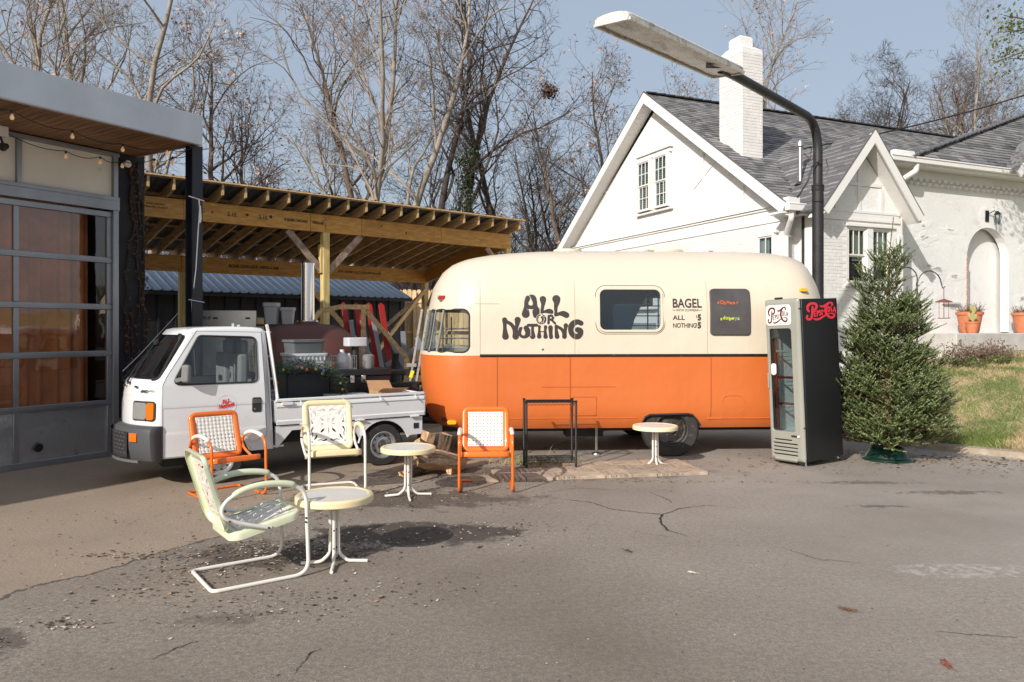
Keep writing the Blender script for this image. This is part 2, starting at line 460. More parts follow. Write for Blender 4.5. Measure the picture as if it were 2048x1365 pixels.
    vo = N.new("ShaderNodeTexVoronoi"); vo.feature = 'DISTANCE_TO_EDGE'; vo.inputs["Scale"].default_value = 0.42; L.new(va.outputs[0], vo.inputs["Vector"])
    ck = rng(vo.outputs["Distance"], 0.0008, 0.0032, 1.0, 0.0)
    ck = mth('MULTIPLY', ck, rng(noise_(0.9, 3), 0.60, 0.66))
    a = mix(mth('MULTIPLY', ck, 0.85), a, (0.03, 0.025, 0.02))
    # dead lawn on the bank
    at = N.new("ShaderNodeAttribute"); at.attribute_name = "lawn"
    gcol = mix(rng(noise_(2.2, 6, 0.7), 0.34, 0.56), (0.42, 0.31, 0.17), (0.12, 0.18, 0.035))
    gcol = mix(rng(noise_(38, 5, 0.8), 0.4, 0.7, 0, 0.8), gcol, (0.40, 0.32, 0.20))
    gcol = mix(rng(noise_(60, 3, 0.8), 0.55, 0.7, 0, 0.7), gcol, (0.10, 0.075, 0.04))
    a = mix(at.outputs["Fac"], a, gcol)
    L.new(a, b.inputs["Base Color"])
    b.inputs["Roughness"].default_value = 0.85
    h = mth('ADD', mth('MULTIPLY', noise_(120, 4, 0.8), 0.7), mth('MULTIPLY', ck, -1.5))
    h = mth('ADD', h, mth('MULTIPLY', noise_(6, 5, 0.7), 0.8))
    bp = N.new("ShaderNodeBump"); bp.inputs["Strength"].default_value = 0.6; bp.inputs["Distance"].default_value = 0.012
    L.new(h, bp.inputs["Height"]); L.new(bp.outputs[0], b.inputs["Normal"])
    return m

def build_ground():
    xs = list(np.arange(-8, 3.2, 0.8)) + list(np.arange(3.2, 14, 0.13)) + list(np.arange(14, 24, 0.6))
    xs = [-900, -300, -120, -60, -40, -30, -20, -14, -10] + xs + [30, 40, 60, 120, 300, 900]
    ys = list(np.arange(2, 7, 0.5)) + list(np.arange(7, 20, 0.13)) + list(np.arange(20, 40, 1.0))
    ys = [-900, -200, -50, -20, -8, -3, 0] + ys + [42, 46, 50, 56, 64, 80, 120, 300, 900]
    me = bpy.data.meshes.new("ground"); nx, ny = len(xs), len(ys)
    vs = [(x, y, ground_z(x, y)) for y in ys for x in xs]
    fs = [(j * nx + i, j * nx + i + 1, (j + 1) * nx + i + 1, (j + 1) * nx + i) for j in range(ny - 1) for i in range(nx - 1)]
    me.from_pydata(vs, [], fs)
    at = me.attributes.new("lawn", 'FLOAT', 'POINT')
    lw = []
    for (x, y, z) in vs:
        d = curb_d(x, y); n = mnoise.noise(Vector((x * 1.7, y * 1.7, 3))) * 0.12
        lw.append(max(ss((d + n - 0.02) / 0.1), ss((y + mnoise.noise(Vector((x * .3, y * .3, 0))) * 3 - 21) / 2.5) if y > 14 else 0))
    at.data.foreach_set("value", lw)
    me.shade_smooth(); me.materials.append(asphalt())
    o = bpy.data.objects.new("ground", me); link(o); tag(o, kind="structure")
build_ground()

# kerb: cast stone pieces along the edge of the bank
MT['kerb'] = M("kerb_concrete", (0.34, 0.28, 0.21), 0.9, var=(5, 0.35), bump=(60, 0.5))
kerb = MB()
pl = []
for (x0, y0), (x1, y1) in zip(CURB[1:5], CURB[2:6]):
    n = max(2, int(math.hypot(x1 - x0, y1 - y0) / 0.12))
    for i in range(n):
        t = i / n; pl.append((x0 + (x1 - x0) * t, y0 + (y1 - y0) * t))
pl.append(CURB[5])
prof = [(-0.02, -0.05), (0.0, 0.055), (0.03, 0.085), (0.13, 0.10), (0.17, 0.06), (0.19, -0.05)]
vs = []; fs = []; k = len(prof)
for i, p in enumerate(pl):
    a = Vector(pl[max(0, i - 1)]); c = Vector(pl[min(len(pl) - 1, i + 1)]); t = (c - a).normalized(); n = Vector((-t.y, t.x)) * -1
    wob = mnoise.noise(Vector((p[0] * 2, p[1] * 2, 7))) * 0.02
    for (d, z) in prof: vs.append((p[0] + n.x * (d + wob), p[1] + n.y * (d + wob), z + wob * 0.6 if z > 0 else z))
for i in range(len(pl) - 1):
    for j in range(k - 1): fs.append((i * k + j, i * k + j + 1, (i + 1) * k + j + 1, (i + 1) * k + j))
kerb.add(vs, fs)
tag(kerb.build("kerb", MT['kerb']), kind="structure")

# open cracks in the asphalt: dark ragged gaps laid as narrow strips
MT['crack'] = M("crack_dirt", (0.022, 0.018, 0.015), 0.95)
ckr = random.Random(31)
CRK = [[(.44, 7.60, 3), (.76, 7.45, 6), (.95, 7.14, 7), (1.27, 6.98, 8), (1.375, 6.95, 14), (1.30, 6.68, 14), (1.31, 6.40, 9), (1.45, 6.2, 3)], [(1.375, 6.95, 6), (1.59, 7.18, 7), (1.85, 7.30, 5), (2.0, 7.3, 2)],
       [(1.43, 7.9, 2), (1.55, 7.56, 7), (1.56, 7.38, 3)], [(2.37, 4.26, 2), (2.62, 4.21, 5), (2.8, 4.17, 3)], [(-1.85, 3.9, 2), (-1.78, 4.04, 6), (-1.7, 4.15, 2)], [(-1.07, 3.74, 2), (-1.06, 3.96, 5), (-1.0, 4.05, 2)], [(-.35, 5.3, 1), (-.2, 5.22, 3)],
       [(.36, 7.9, 2), (.7, 8.1, 4), (1.1, 8.0, 3)], [(2.1, 5.9, 2), (2.25, 5.6, 4), (2.55, 5.5, 2)]]
for k, cr_ in enumerate(CRK):
    m = MB(); pts = []
    for (a, b) in zip(cr_[:-1], cr_[1:]):
        n = max(3, int(math.hypot(b[0] - a[0], b[1] - a[1]) / .02))
        for i in range(n): t = i / n; pts.append((a[0] + (b[0] - a[0]) * t + ckr.gauss(0, .006), a[1] + (b[1] - a[1]) * t + ckr.gauss(0, .006), (a[2] + (b[2] - a[2]) * t) * .00065 * ckr.uniform(.5, 1.5)))
    vs = []
    for i, (x, y, w_) in enumerate(pts):
        p = pts[max(0, i - 1)]; q_ = pts[min(len(pts) - 1, i + 1)]; d = Vector((q_[0] - p[0], q_[1] - p[1])).normalized() if (q_[0], q_[1]) != (p[0], p[1]) else Vector((1, 0))
        vs += [(x - d.y * w_, y + d.x * w_, .004), (x + d.y * w_, y - d.x * w_, .004)]
    m.add(vs, [(2 * i, 2 * i + 1, 2 * i + 3, 2 * i + 2) for i in range(len(pts) - 1)])
    tag(m.build("ground_crack", MT['crack'], smooth=False, fix=False), kind="structure")
# ------------------------------------------------------------------ garage on the left (its front runs away from the camera)
MT['alu'] = M("door_aluminium", (0.34, 0.35, 0.37), 0.38, 0.75, var=(3, 0.12), bump=(80, 0.1))
MT['alu_panel'] = M("door_metal_panel", (0.55, 0.56, 0.58), 0.38, 0.85, var=(1.5, 0.15), bump=(1.6, 0.5, 0.05), dirt=(6, 0.6, (0.12, 0.1, 0.09), 0.5))
MT['door_glass'] = glass("smoked_door_glass", (0.92, 0.84, 0.76), 1.5, 2.4, wav=0.12)
MT['cream_panel'] = M("cream_transom_panel", (0.80, 0.75, 0.64), 0.6, var=(1.2, 0.08), dirt=(4, 0.62, (0.5, 0.42, 0.3), 0.35))
MT['fascia'] = M("galvanised_fascia", (0.58, 0.60, 0.63), 0.40, 0.35, var=(1.4, 0.12), bump=(1.2, 0.25, 0.03))
MT['soffit'] = wood("soffit_board_wood", (0.16, 0.075, 0.03), (0.40, 0.21, 0.09), (14, 1, 14), 0.6, rnd_val=0.22)
MT['black_wall'] = M("black_wall_paint", (0.012, 0.012, 0.015), 0.7, var=(3, 0.4), bump=(12, 0.4))
MT['navy'] = M("black_steel_post", (0.012, 0.015, 0.022), 0.45, var=(4, 0.4), dirt=(30, 0.68, (0.3, 0.28, 0.25), 0.5))
MT['curtain'] = M("brown_curtain", (0.72, 0.38, 0.22), 0.9, var=(3, 0.3))
MT['bulb'] = M("warm_bulb_glass", (0.8, 0.55, 0.35), 0.1, emit=((1.0, 0.55, 0.25), 0.22))
MT['vine'] = M("dead_vine", (0.045, 0.025, 0.018), 0.9)
MT['vine_leaf'] = M("dry_vine_leaf", (0.085, 0.035, 0.02), 0.8)
garage = thing("garage", "black garage with glazed roll-up door and grey canopy on the left", "garage", (-5.36, 10.15, 0), math.atan2(.853, .521))
w = MB()
w.box((0.28, 0.15, 2.22), (0.41, 0.3, 4.44))                      # pier at the corner of the front
w.box((-6.75, 3.0, 4.5), (14.5, 6.2, 0.12))
w.box((0.40, 3.2, 2.22), (0.16, 5.9, 4.44))                       # side wall
w.box((-8.8, 0.15, 2.22), (10.4, 0.3, 4.44))
w.box((-6.75, 5.95, 2.22), (14.3, 0.2, 4.44)); w.box((-13.9, 3.2, 2.22), (0.2, 5.6, 4.44))
w.box((-1.72, 0.15, 4.25), (3.6, 0.28, 0.38))
w.build("wall", MT['black_wall'], garage, bevel=0.004)
fl = MB(); fl.box((-2.4, 3.0, 0.012), (5.4, 6.0, 0.02)); fl.build("floor", MT['kerb'], garage)
lin = MB()
lin.box((-2.4, 5.8, 2.2), (5.5, 0.05, 4.4)); lin.box((0.28, 3, 2.2), (0.05, 5.6, 4.4))
lin.build("interior_lining", M("dark_interior", (0.10, 0.065, 0.045), 0.9), garage)
# the sectional door: rails, stiles and panes
door = bpy.data.objects.new("roll_up_door", None); link(door, garage)
zs = [0.04, 0.72, 1.375, 1.99, 2.61, 3.22]; xs_ = [0.0, -1.18, -2.36, -3.54]
for i, z in enumerate(zs):
    m = MB(); m.box((-1.77, -0.005, z), (3.54, 0.045, 0.075 if i else 0.08)); m.build("rail", MT['alu'], door, bevel=0.006)
    if 0 < i < 5:
        m = MB(); m.box((-1.77, -0.033, z), (3.54, 0.012, 0.02)); m.build("seam", MT['alu'], door)
for i, x in enumerate(xs_):
    for k in range(5):
        m = MB(); m.box((x + (-0.03 if i == 0 else 0.03 if i == 3 else 0), -0.003, (zs[k] + zs[k + 1]) / 2), (0.06, 0.042, zs[k + 1] - zs[k] - 0.077)); m.build("stile", MT['alu'], door, bevel=0.004)
for i in range(3):
    for k in range(5):
        x = (xs_[i] + xs_[i + 1]) / 2; z = (zs[k] + zs[k + 1]) / 2
        dx = 1.18 - 0.064; dz = zs[k + 1] - zs[k] - 0.078
        if k == 0:
            g_ = MB(); n = 14; vs = []; fs = []
            for a in range(n + 1):
                for b_ in range(n + 1):
                    u, v = a / n - .5, b_ / n - .5
                    vs.append((x + u * dx, 0.006 - 0.012 * mnoise.noise(Vector((u * 3 + i * 5, v * 3, 1))), z + v * dz))
            for a in range(n):
                for b_ in range(n): fs.append((a * (n + 1) + b_, (a + 1) * (n + 1) + b_, (a + 1) * (n + 1) + b_ + 1, a * (n + 1) + b_ + 1))
            g_.add(vs, fs); g_.build("metal_panel", MT['alu_panel'], door)
        else:
            g_ = MB(); g_.box((x, 0.005, z), (dx, 0.006, dz)); g_.build("pane", MT['door_glass'], door, smooth=False)
m = MB(); m.lathe([(0.0, 0), (0.05, 0), (0.055, -0.012), (0.045, -0.02), (0.0, -0.02)], 16, (-0.93, -0.02, 0.24), 'y'); m.build("vent", MT['black_metal'], door)
# frame round door and transom
fr = MB()
fr.box((0.038, -0.02, 1.70), (0.075, 0.09, 3.4)); fr.box((-1.77, -0.03, 3.34), (3.7, 0.10, 0.13)); fr.box((-1.77, -0.055, 3.43), (3.7, 0.05, 0.05))
fr.box((-1.77, -0.03, 4.02), (3.7, 0.09, 0.05)); fr.box((0.035, -0.03, 3.73), (0.06, 0.08, 0.55))
fr.build("door_frame", MT['alu'], garage, bevel=0.004)
for i, (a, b_) in enumerate(((0.0, -1.13), (-1.19, -2.3), (-2.36, -3.5))):
    box_obj("transom_panel", MT['cream_panel'], garage, ((a + b_) / 2, -0.01, 3.725), (a - b_, 0.02, 0.535))
    if i: box_obj("mullion", MT['alu'], garage, (a + 0.03, -0.035, 3.725), (0.055, 0.06, 0.54), bevel=0.003)
# curtains behind the glass
cu = MB(); vs = []; fs = []
nn = 220
for i in range(nn + 1):
    x = -3.6 + 3.5 * i / nn
    y = 0.34 + 0.035 * math.sin(i * 0.55) + 0.03 * math.sin(i * 0.21 + 1)
    vs += [(x, y, 0.65), (x, y, 3.4)]
for i in range(nn):
    if int(i / 18) % 9 == 5: continue
    fs.append((2 * i, 2 * i + 2, 2 * i + 3, 2 * i + 1))
cu.add(vs, fs); cu.build("curtain", MT['curtain'], garage)
# canopy: planked soffit, metal fascia
canopy = bpy.data.objects.new("canopy", None); link(canopy, garage)
pm = MB(); pm.box((0, 0, 0), (0.086, 1.34, 0.018)); pme = pm.mesh("soffit_plank", MT['soffit'])
for i in range(156):
    o = bpy.data.objects.new("soffit_plank", pme); o.location = (0.315 - i * 0.091, -0.70, 4.072 + 0.0015 * (i % 3)); link(o, canopy)
f = MB()
f.box((-6.8, -1.385, 4.245), (14.36, 0.03, 0.37)); f.box((-6.8, -1.37, 4.056), (14.36, 0.06, 0.012)); f.build("front_fascia", MT['fascia'], canopy, bevel=0.006)
f = MB(); f.box((0.372, -0.68, 4.245), (0.02, 1.37, 0.37)); f.build("end_fascia", MT['fascia'], canopy)
f = MB(); f.box((-6.8, -0.6, 4.42), (14.3, 1.5, 0.03)); f.build("roof_deck", MT['black_wall'], canopy)
# steel post
pt = MB()
px_, py_ = 0.385, -1.22
pt.box((px_, py_ - 0.066, 2.03), (0.15, 0.014, 4.06)); pt.box((px_, py_ + 0.066, 2.03), (0.15, 0.014, 4.06)); pt.box((px_, py_, 2.03), (0.014, 0.12, 4.06))
pt.box((px_, py_, 0.012), (0.26, 0.24, 0.024))
pt.build("canopy_post", MT['navy'], garage)
for z in (3.37, 2.05):
    m = MB(); m.tube([(px_ - 0.14, py_ - 0.08, z + 0.02), (px_, py_ - 0.085, z), (px_ + 0.09, py_ - 0.08, z - 0.01)], 0.008, 6); m.build("cable_clip", MT['chrome'], garage)
cb = thing("cable", "white cable hanging down the black canopy post", "cable", (-4.06, 9.76, 3.36))
m = MB(); m.tube([(0.04, 0, 0), (0.05, 0, -0.12), (0.03, 0.0, -0.4), (0.0, 0, -0.9), (-0.05, 0, -1.3), (-0.03, 0, -1.9), (0.0, 0, -2.4)], 0.007, 6); m.build("cord", MT['white_trim'], cb)
m = MB(); m.tube([(0.05, 0.005, -0.08), (0.06, 0.005, -0.25), (0.045, 0.005, -0.30)], 0.012, 6); m.build("plug", MT['white_trim'], cb)
# dead vine on the pier
vr = random.Random(5)
vine = thing("dead_vine", "dead brown creeper clinging to the black garage pier", "vine", (-5.36, 10.15, 0), math.atan2(.853, .521))
m = MB(); lf = MB()
for s_ in range(7):
    x = 0.1 + 0.3 * vr.random(); z = 4.0 if s_ < 5 else 2.0
    pts = [(x, -0.015, z)]
    while z > 0.6 and len(pts) < 34:
        z -= 0.10; x += vr.uniform(-0.035, 0.035) + (0.012 if s_ < 3 else 0); x = min(max(x, 0.08), 0.47); pts.append((x, -0.012 - 0.01 * vr.random(), z))
        for _ in range(2):
            if vr.random() < 0.8:
                lx, lz = x + vr.uniform(-.05, .05), z + vr.uniform(-.04, .04); a = vr.random() * 6; d = 0.012 + 0.02 * vr.random()
                y = -0.03 - 0.03 * vr.random()
                lf.add([(lx + d * math.cos(a), y, lz + d * math.sin(a)), (lx + d * math.cos(a + 2), y - 0.02, lz + d * math.sin(a + 2)), (lx + d * math.cos(a + 4), y + 0.01, lz + d * math.sin(a + 4))], [(0, 1, 2)])
    m.tube(pts, [0.013 * (1 - 0.6 * i / len(pts)) for i in range(len(pts))], 5)
m.build("stem", MT['vine'], vine); lf.build("leaves", MT['vine_leaf'], vine, smooth=False, fix=False)
# spot light, junction box, small flood light
sp = thing("spotlight", "small black spotlight under the canopy beside the cream panels", "spotlight", (-5.36, 10.15, 0), math.atan2(.853, .521))
m = MB(); m.box((-1.52, -0.16, 4.0), (0.34, 0.10, 0.12)); m.build("bracket", MT['white_trim'], sp, bevel=0.006)
m = MB(); m.bar((-1.42, -0.16, 3.94), (-1.40, -0.18, 3.86), 0.02, 0.02); m.lathe([(0.0, -0.02), (0.035, -0.015), (0.045, 0.05), (0.05, 0.06), (0.0, 0.05)], 14, (-1.40, -0.24, 3.82), 'y'); m.build("lamp_head", MT['black_metal'], sp)
fd = thing("flood_light", "white flood light on the top corner of the garage pier", "light", (-5.36, 10.15, 0), math.atan2(.853, .521))
m = MB(); m.lathe([(0.0, 0.0), (0.03, 0.0), (0.05, -0.05), (0.045, -0.07), (0, -0.07)], 14, (0.17, -0.06, 3.92), 'y'); m.build("lamp_head", MT['white_trim'], fd)
m = MB(); m.box((0.17, -0.03, 3.94), (0.05, 0.06, 0.04)); m.build("mount", MT['white_trim'], fd)
# string lights
st = thing("string_lights", "string of round warm bulbs slung under the wooden soffit", "string lights", (-5.36, 10.15, 0), math.atan2(.853, .521))
runs = [[(-3.4, -1.2, 4.02), (-1.83, -1.30, 3.97), (-1.07, -1.04, 3.97), (-0.42, -0.96, 3.96), (-0.02, -1.25, 3.96), (0.3, -1.3, 4.02)],
        [(-1.35, -0.2, 3.98), (-0.65, -0.12, 3.93), (-0.27, -0.22, 3.92), (0.10, -0.1, 3.95), (0.3, -0.5, 3.97), (0.33, -0.85, 3.96), (0.34, -1.3, 4.0)]]
wm = MB(); bulbs = []
for run in runs:
    pts = []
    for a, b_ in zip(run[:-1], run[1:]):
        for k in range(6):
            t = k / 6; pts.append((a[0] + (b_[0] - a[0]) * t, a[1] + (b_[1] - a[1]) * t, a[2] + (b_[2] - a[2]) * t - 0.05 * 4 * t * (1 - t)))
        if b_ is not run[-1]: bulbs.append(b_)
    pts.append(run[-1]); wm.tube(pts, 0.005, 5)
wm.build("wire", MT['black_metal'], st)
bm_ = MB(); bm_.lathe([(0.004, 0.0), (0.012, -0.016), (0.021, -0.036), (0.022, -0.048), (0.015, -0.064), (0.0, -0.069)], 12)
bme = bm_.mesh("bulb", MT['bulb'])
sm = MB(); sm.lathe([(0.0, 0.035), (0.012, 0.03), (0.014, 0.0), (0.0, 0.0)], 8); sme = sm.mesh("socket", MT['black_metal'])
for b_ in bulbs:
    o = bpy.data.objects.new("bulb", bme); o.location = (b_[0], b_[1], b_[2] - 0.03); link(o, st)
    q = bpy.data.objects.new("socket", sme); q.location = (0, 0, 0); link(q, o)
# hose or old tyre at the foot of the pier
m = MB(); m.tube([(0.13 * math.cos(a), 0.13 * math.sin(a), 0.04) for a in np.linspace(0, 6.28, 22)[:-1]], 0.04, 10, closed=True)
o = m.build("iron_ring", M("rusty_iron", (0.12, 0.05, 0.03), 0.85, var=(9, 0.4)), None, loc=(-4.95, 10.15, 0)); tag(o, "rusty iron ring lying at the foot of the garage pier", "ring")

# ------------------------------------------------------------------ open timber carport
MT['lvl'] = wood("laminated_beam_wood", (0.44, 0.20, 0.032), (0.66, 0.35, 0.075), (1.5, 10, 10), 0.55, rnd_val=0.12)
MT['pine'] = wood("pine_rafter_wood", (0.42, 0.27, 0.12), (0.68, 0.48, 0.25), (6, 1.2, 8), 0.65, rnd_val=0.15)
MT['treated'] = wood("treated_post_wood", (0.52, 0.38, 0.12), (0.74, 0.57, 0.26), (10, 10, 1), 0.7, rnd_val=0.1)
MT['old_wood'] = wood("weathered_brace_wood", (0.20, 0.13, 0.09), (0.42, 0.31, 0.23), (3, 3, 3), 0.8, rnd_val=0.15)
MT['tin'] = M("corrugated_roof_metal", (0.10, 0.105, 0.11), 0.4, 0.6)
MT['ink'] = M("stamped_ink", (0.06, 0.035, 0.015), 0.8)
MT['green_ink'] = M("green_crayon", (0.05, 0.18, 0.06), 0.8)
cp = thing("carport", "open timber carport of new yellow lumber with row of rafters", "carport", (-6.10, 12.6, 0), math.atan2(.655, .756))
SL = 0.2015
def header(y, z0, joints, name="header_beam"):
    for a, b_ in zip(joints[:-1], joints[1:]):
        box_obj(name, MT['lvl'], cp, ((a + b_) / 2, y, z0 + 0.17), (b_ - a - 0.006, 0.09, 0.34), bevel=0.004)
header(0, 3.565, [-0.6, 0.62, 2.95, 4.05, 6.0, 8.0])
header(3.25, 2.91, [-0.6, 1.6, 4.4, 7.9])
rm = MB()
prof = [(-0.42, 0.0), (3.65, -SL * 4.07), (3.65, -SL * 4.07 + 0.185), (-0.42, 0.185)]
prof[0] = (-0.42, 0.0)
rm.prism([(p[0], p[1]) for p in prof], -0.019, 0.019, 'yz'); rme = rm.mesh("rafter", MT['pine'])
z_r = 3.905 + SL * 0.42 + 0.002
for i in range(22):
    o = bpy.data.objects.new("rafter", rme); o.location = (-0.45 + i * 0.4, 0, z_r); link(o, cp)
# corrugated sheet
cs = MB(); vs = []; fs = []
x = -0.7; xs2 = []
while x < 8.0:
    for d, h in ((0, 0), (0.015, 0.02), (0.035, 0.02), (0.05, 0), (0.13, 0.0)): xs2.append((x + d, h))
    x += 0.2
for (x, h) in xs2:
    for (y, zz) in ((-0.46, 0), (3.75, 1)):
        vs.append((x, y, z_r + 0.185 + 0.03 - SL * (y + 0.42) + h + 0.004))
for i in range(len(xs2) - 1): fs.append((2 * i, 2 * i + 2, 2 * i + 3, 2 * i + 1))
cs.add(vs, fs); o = cs.build("roof_sheet", MT['tin'], cp, ang=20)
sl = o.modifiers.new("thick", 'SOLIDIFY'); sl.thickness = 0.004
for y in (-0.425, 0.4, 1.2, 2.0, 2.8, 3.6):
    m = MB(); m.box((0, 0, 0), (8.8, 0.085, 0.026)); o = m.build("purlin", MT['pine'], cp, loc=(3.68, y, z_r + 0.185 + 0.0145 - SL * (y + 0.42))); o.rotation_euler = (-math.atan(SL), 0, 0)
for (x, y, top) in ((3.27, 0.0, 3.563), (7.92, 0.0, 3.563), (-0.5, 0, 3.563), (1.63, 3.25, 2.908), (7.83, 3.25, 2.908), (4.9, 3.25, 2.908)):
    box_obj("post", MT['treated'], cp, (x, y, top / 2), (0.135, 0.135, top), bevel=0.006)
box_obj("post_shim", MT['treated'], cp, (3.175, 0.0, 3.05), (0.05, 0.10, 0.55), bevel=0.004)
box_obj("post_shim", MT['treated'], cp, (7.82, 0.0, 3.2), (0.05, 0.10, 0.30), bevel=0.004)
def cbar(p, q, w=0.09, h=0.04, mt='old_wood', name="brace"):
    p = Vector(p); q = Vector(q); m = MB(); L = (q - p).length; m.box((0, 0, 0), (L, w, h))
    o = m.build(name, MT[mt], cp, loc=(p + q) / 2, bevel=0.004); o.rotation_mode = 'QUATERNION'; o.rotation_quaternion = (q - p).to_track_quat('X', 'Z'); return o
cbar((3.2, 0, 2.82), (2.5, 0, 3.55), 0.05, 0.13); cbar((3.34, 0, 2.82), (4.05, 0, 3.55), 0.05, 0.13)
cbar((7.85, 0, 2.95), (7.3, 0, 3.55), 0.05, 0.12); cbar((7.83, 3.1, 2.3), (7.83, 2.5, 3.1), 0.05, 0.12)
m = MB()
m.bar((7.92, 0.07, 3.73), (7.83, 3.2, 3.08), 0.045, 0.32); m.build("side_beam", MT['lvl'], cp)
cbar((3.45, 1.3, 2.72), (6.0, 1.3, 0.1), 0.045, 0.11, 'pine'); cbar((7.75, 3.1, 2.75), (5.0, 1.6, 0.75), 0.045, 0.11, 'pine'); cbar((7.75, 3.3, 2.6), (5.9, 3.3, 1.2), 0.045, 0.1, 'old_wood')
# grading stamps printed on the beam
pr = MB()
def onbeam(x0, z0): return lambda x, y: (x0 + x, -0.0475, z0 + y)
add_text(pr, "2.1E", 0.10, onbeam(1.36, 3.70), bold=0.002); add_text(pr, "2.1E", 0.10, onbeam(1.93, 3.70), bold=0.002)
add_text(pr, "\u00ae BOISE CASCADE", 0.068, onbeam(2.42, 3.715), bold=0.0035, sx=0.82); add_text(pr, "VERSA-LAM", 0.068, onbeam(2.985, 3.715), bold=0.0035, sx=0.66)
add_text(pr, "BOISE CASCADE", 0.04, onbeam(0.02, 3.77), bold=0.001); add_text(pr, "VERSA-LAM  2.1E 3100 SP", 0.035, onbeam(-0.02, 3.72), bold=0.001)
add_text(pr, "VERSA-LAM 2.1E", 0.038, onbeam(0.68, 3.77), bold=0.001); add_text(pr, "BOISE CASCADE", 0.034, onbeam(0.72, 3.72), bold=0.001)
pr.build("beam_stamp", MT['ink'], cp, smooth=False, fix=False)
pr = MB(); add_text(pr, "BOISE CASCADE VERSA-LAM", 0.09, lambda x, y: (2.6 + x, 3.203, 3.06 + y), bold=0.004); add_text(pr, "2.1E 3100 SP", 0.07, lambda x, y: (4.4 + x, 3.203, 3.07 + y)); add_text(pr, "APA  BOISE CASCADE VERSA-LAM", 0.08, lambda x, y: (5.25 + x, 3.203, 3.07 + y), bold=0.002)
pr.build("beam_stamp", MT['ink'], cp, smooth=False, fix=False)
m = MB(); m.tube([(3.22, -0.05, 3.86), (3.28, -0.05, 3.80), (3.2, -0.05, 3.79), (3.27, -0.05, 3.72), (3.26, -0.05, 3.62)], 0.005, 4); m.build("crayon_mark", MT['green_ink'], cp)
kn = MB()
for (x, z, r_) in ((1.1, 3.74, 0.02), (1.72, 3.75, 0.028), (2.16, 3.76, 0.032), (4.5, 3.8, 0.02), (5.1, 3.7, 0.022), (5.8, 3.78, 0.014), (7.1, 3.7, 0.012)):
    kn.lathe([(0.0, 0), (r_, 0)], 10, (x, -0.0465, z), 'y', capend=False)
kn.build("knot", MT['ink'], cp, fix=False)

# ------------------------------------------------------------------ black shed behind the carport
MT['blue_tin'] = M("blue_grey_metal_roof", (0.085, 0.115, 0.16), 0.4, 0.35, var=(2, 0.15))
shed = thing("shed", "long black shed with blue-grey metal roof behind the carport", "shed", (-8.42, 17.4, 0), math.atan2(5.0, 5.5))
w = MB(); w.box((3.0, 1.35, 1.30), (8.7, 2.1, 2.6)); w.build("wall", MT['black_wall'], shed)
bt = MB(); bt.box((0, 0, 0), (0.04, 0.03, 2.55)); bme2 = bt.mesh("batten", MT['black_wall'])
for i in range(22):
    o = bpy.data.objects.new("batten", bme2); o.location = (-1.2 + i * 0.4, 0.283, 1.28); link(o, shed)
cs = MB(); vs = []; fs = []; xs2 = []
x = -1.5
while x < 7.45:
    for d, h in ((0, 0), (0.03, 0.03), (0.06, 0.03), (0.09, 0), (0.16, 0)): xs2.append((x + d, h))
    x += 0.23
for (x, h) in xs2:
    for (y, z) in ((0, 2.6), (1.35, 3.16), (2.7, 2.6)): vs.append((x, y, z + h))
for i in range(len(xs2) - 1):
    for j in range(2): fs.append((3 * i + j, 3 * i + 3 + j, 3 * i + 4 + j, 3 * i + 1 + j))
cs.add(vs, fs); o = cs.build("roof_sheet", MT['blue_tin'], shed, ang=20); s2 = o.modifiers.new("t", 'SOLIDIFY'); s2.thickness = 0.02
m = MB(); m.box((3.0, 0.06, 2.55), (8.9, 0.03, 0.10)); m.build("eave_board", MT['black_wall'], shed)
g_ = MB(); g_.prism([(0.3, 2.55), (2.4, 2.55), (1.35, 3.1)], 7.2, 7.34, 'yz'); g_.build("gable", MT['black_wall'], shed)

# board fence behind
MT['fence'] = wood("fence_board_wood", (0.52, 0.34, 0.17), (0.74, 0.54, 0.32), (12, 12, 1.5), 0.8, rnd_val=0.18)
fence = thing("fence", "tan board fence seen between the shed and the trailer", "fence", (-5.2, 23.4, 0), 0.05)
bt = MB(); bt.prism([(-0.068, 0), (0.068, 0), (0.068, 2.85), (0.04, 2.9), (-0.04, 2.9), (-0.068, 2.85)], -0.01, 0.01, 'xz'); bm3 = bt.mesh("fence_board", MT['fence'])
for i in range(40):
    o = bpy.data.objects.new("fence_board", bm3); o.location = (i * 0.145, 0, 0.0 + 0.01 * (i * 7 % 3)); link(o, fence)
for z in (2.55, 1.6, 0.6):
    box_obj("rail", MT['fence'], fence, (2.85, -0.03, z), (5.9, 0.04, 0.09))
for x in (0.6, 2.2, 3.1, 4.6):
    box_obj("fence_post", MT['fence'], fence, (x, -0.07, 1.45), (0.09, 0.06, 2.8))
# ------------------------------------------------------------------ white brick house on the bank
HT = math.atan2(.3971, .9178)
house = thing("house", "white painted brick house with grey shingle roof and chimney", "house", (0, 0, 0), HT)
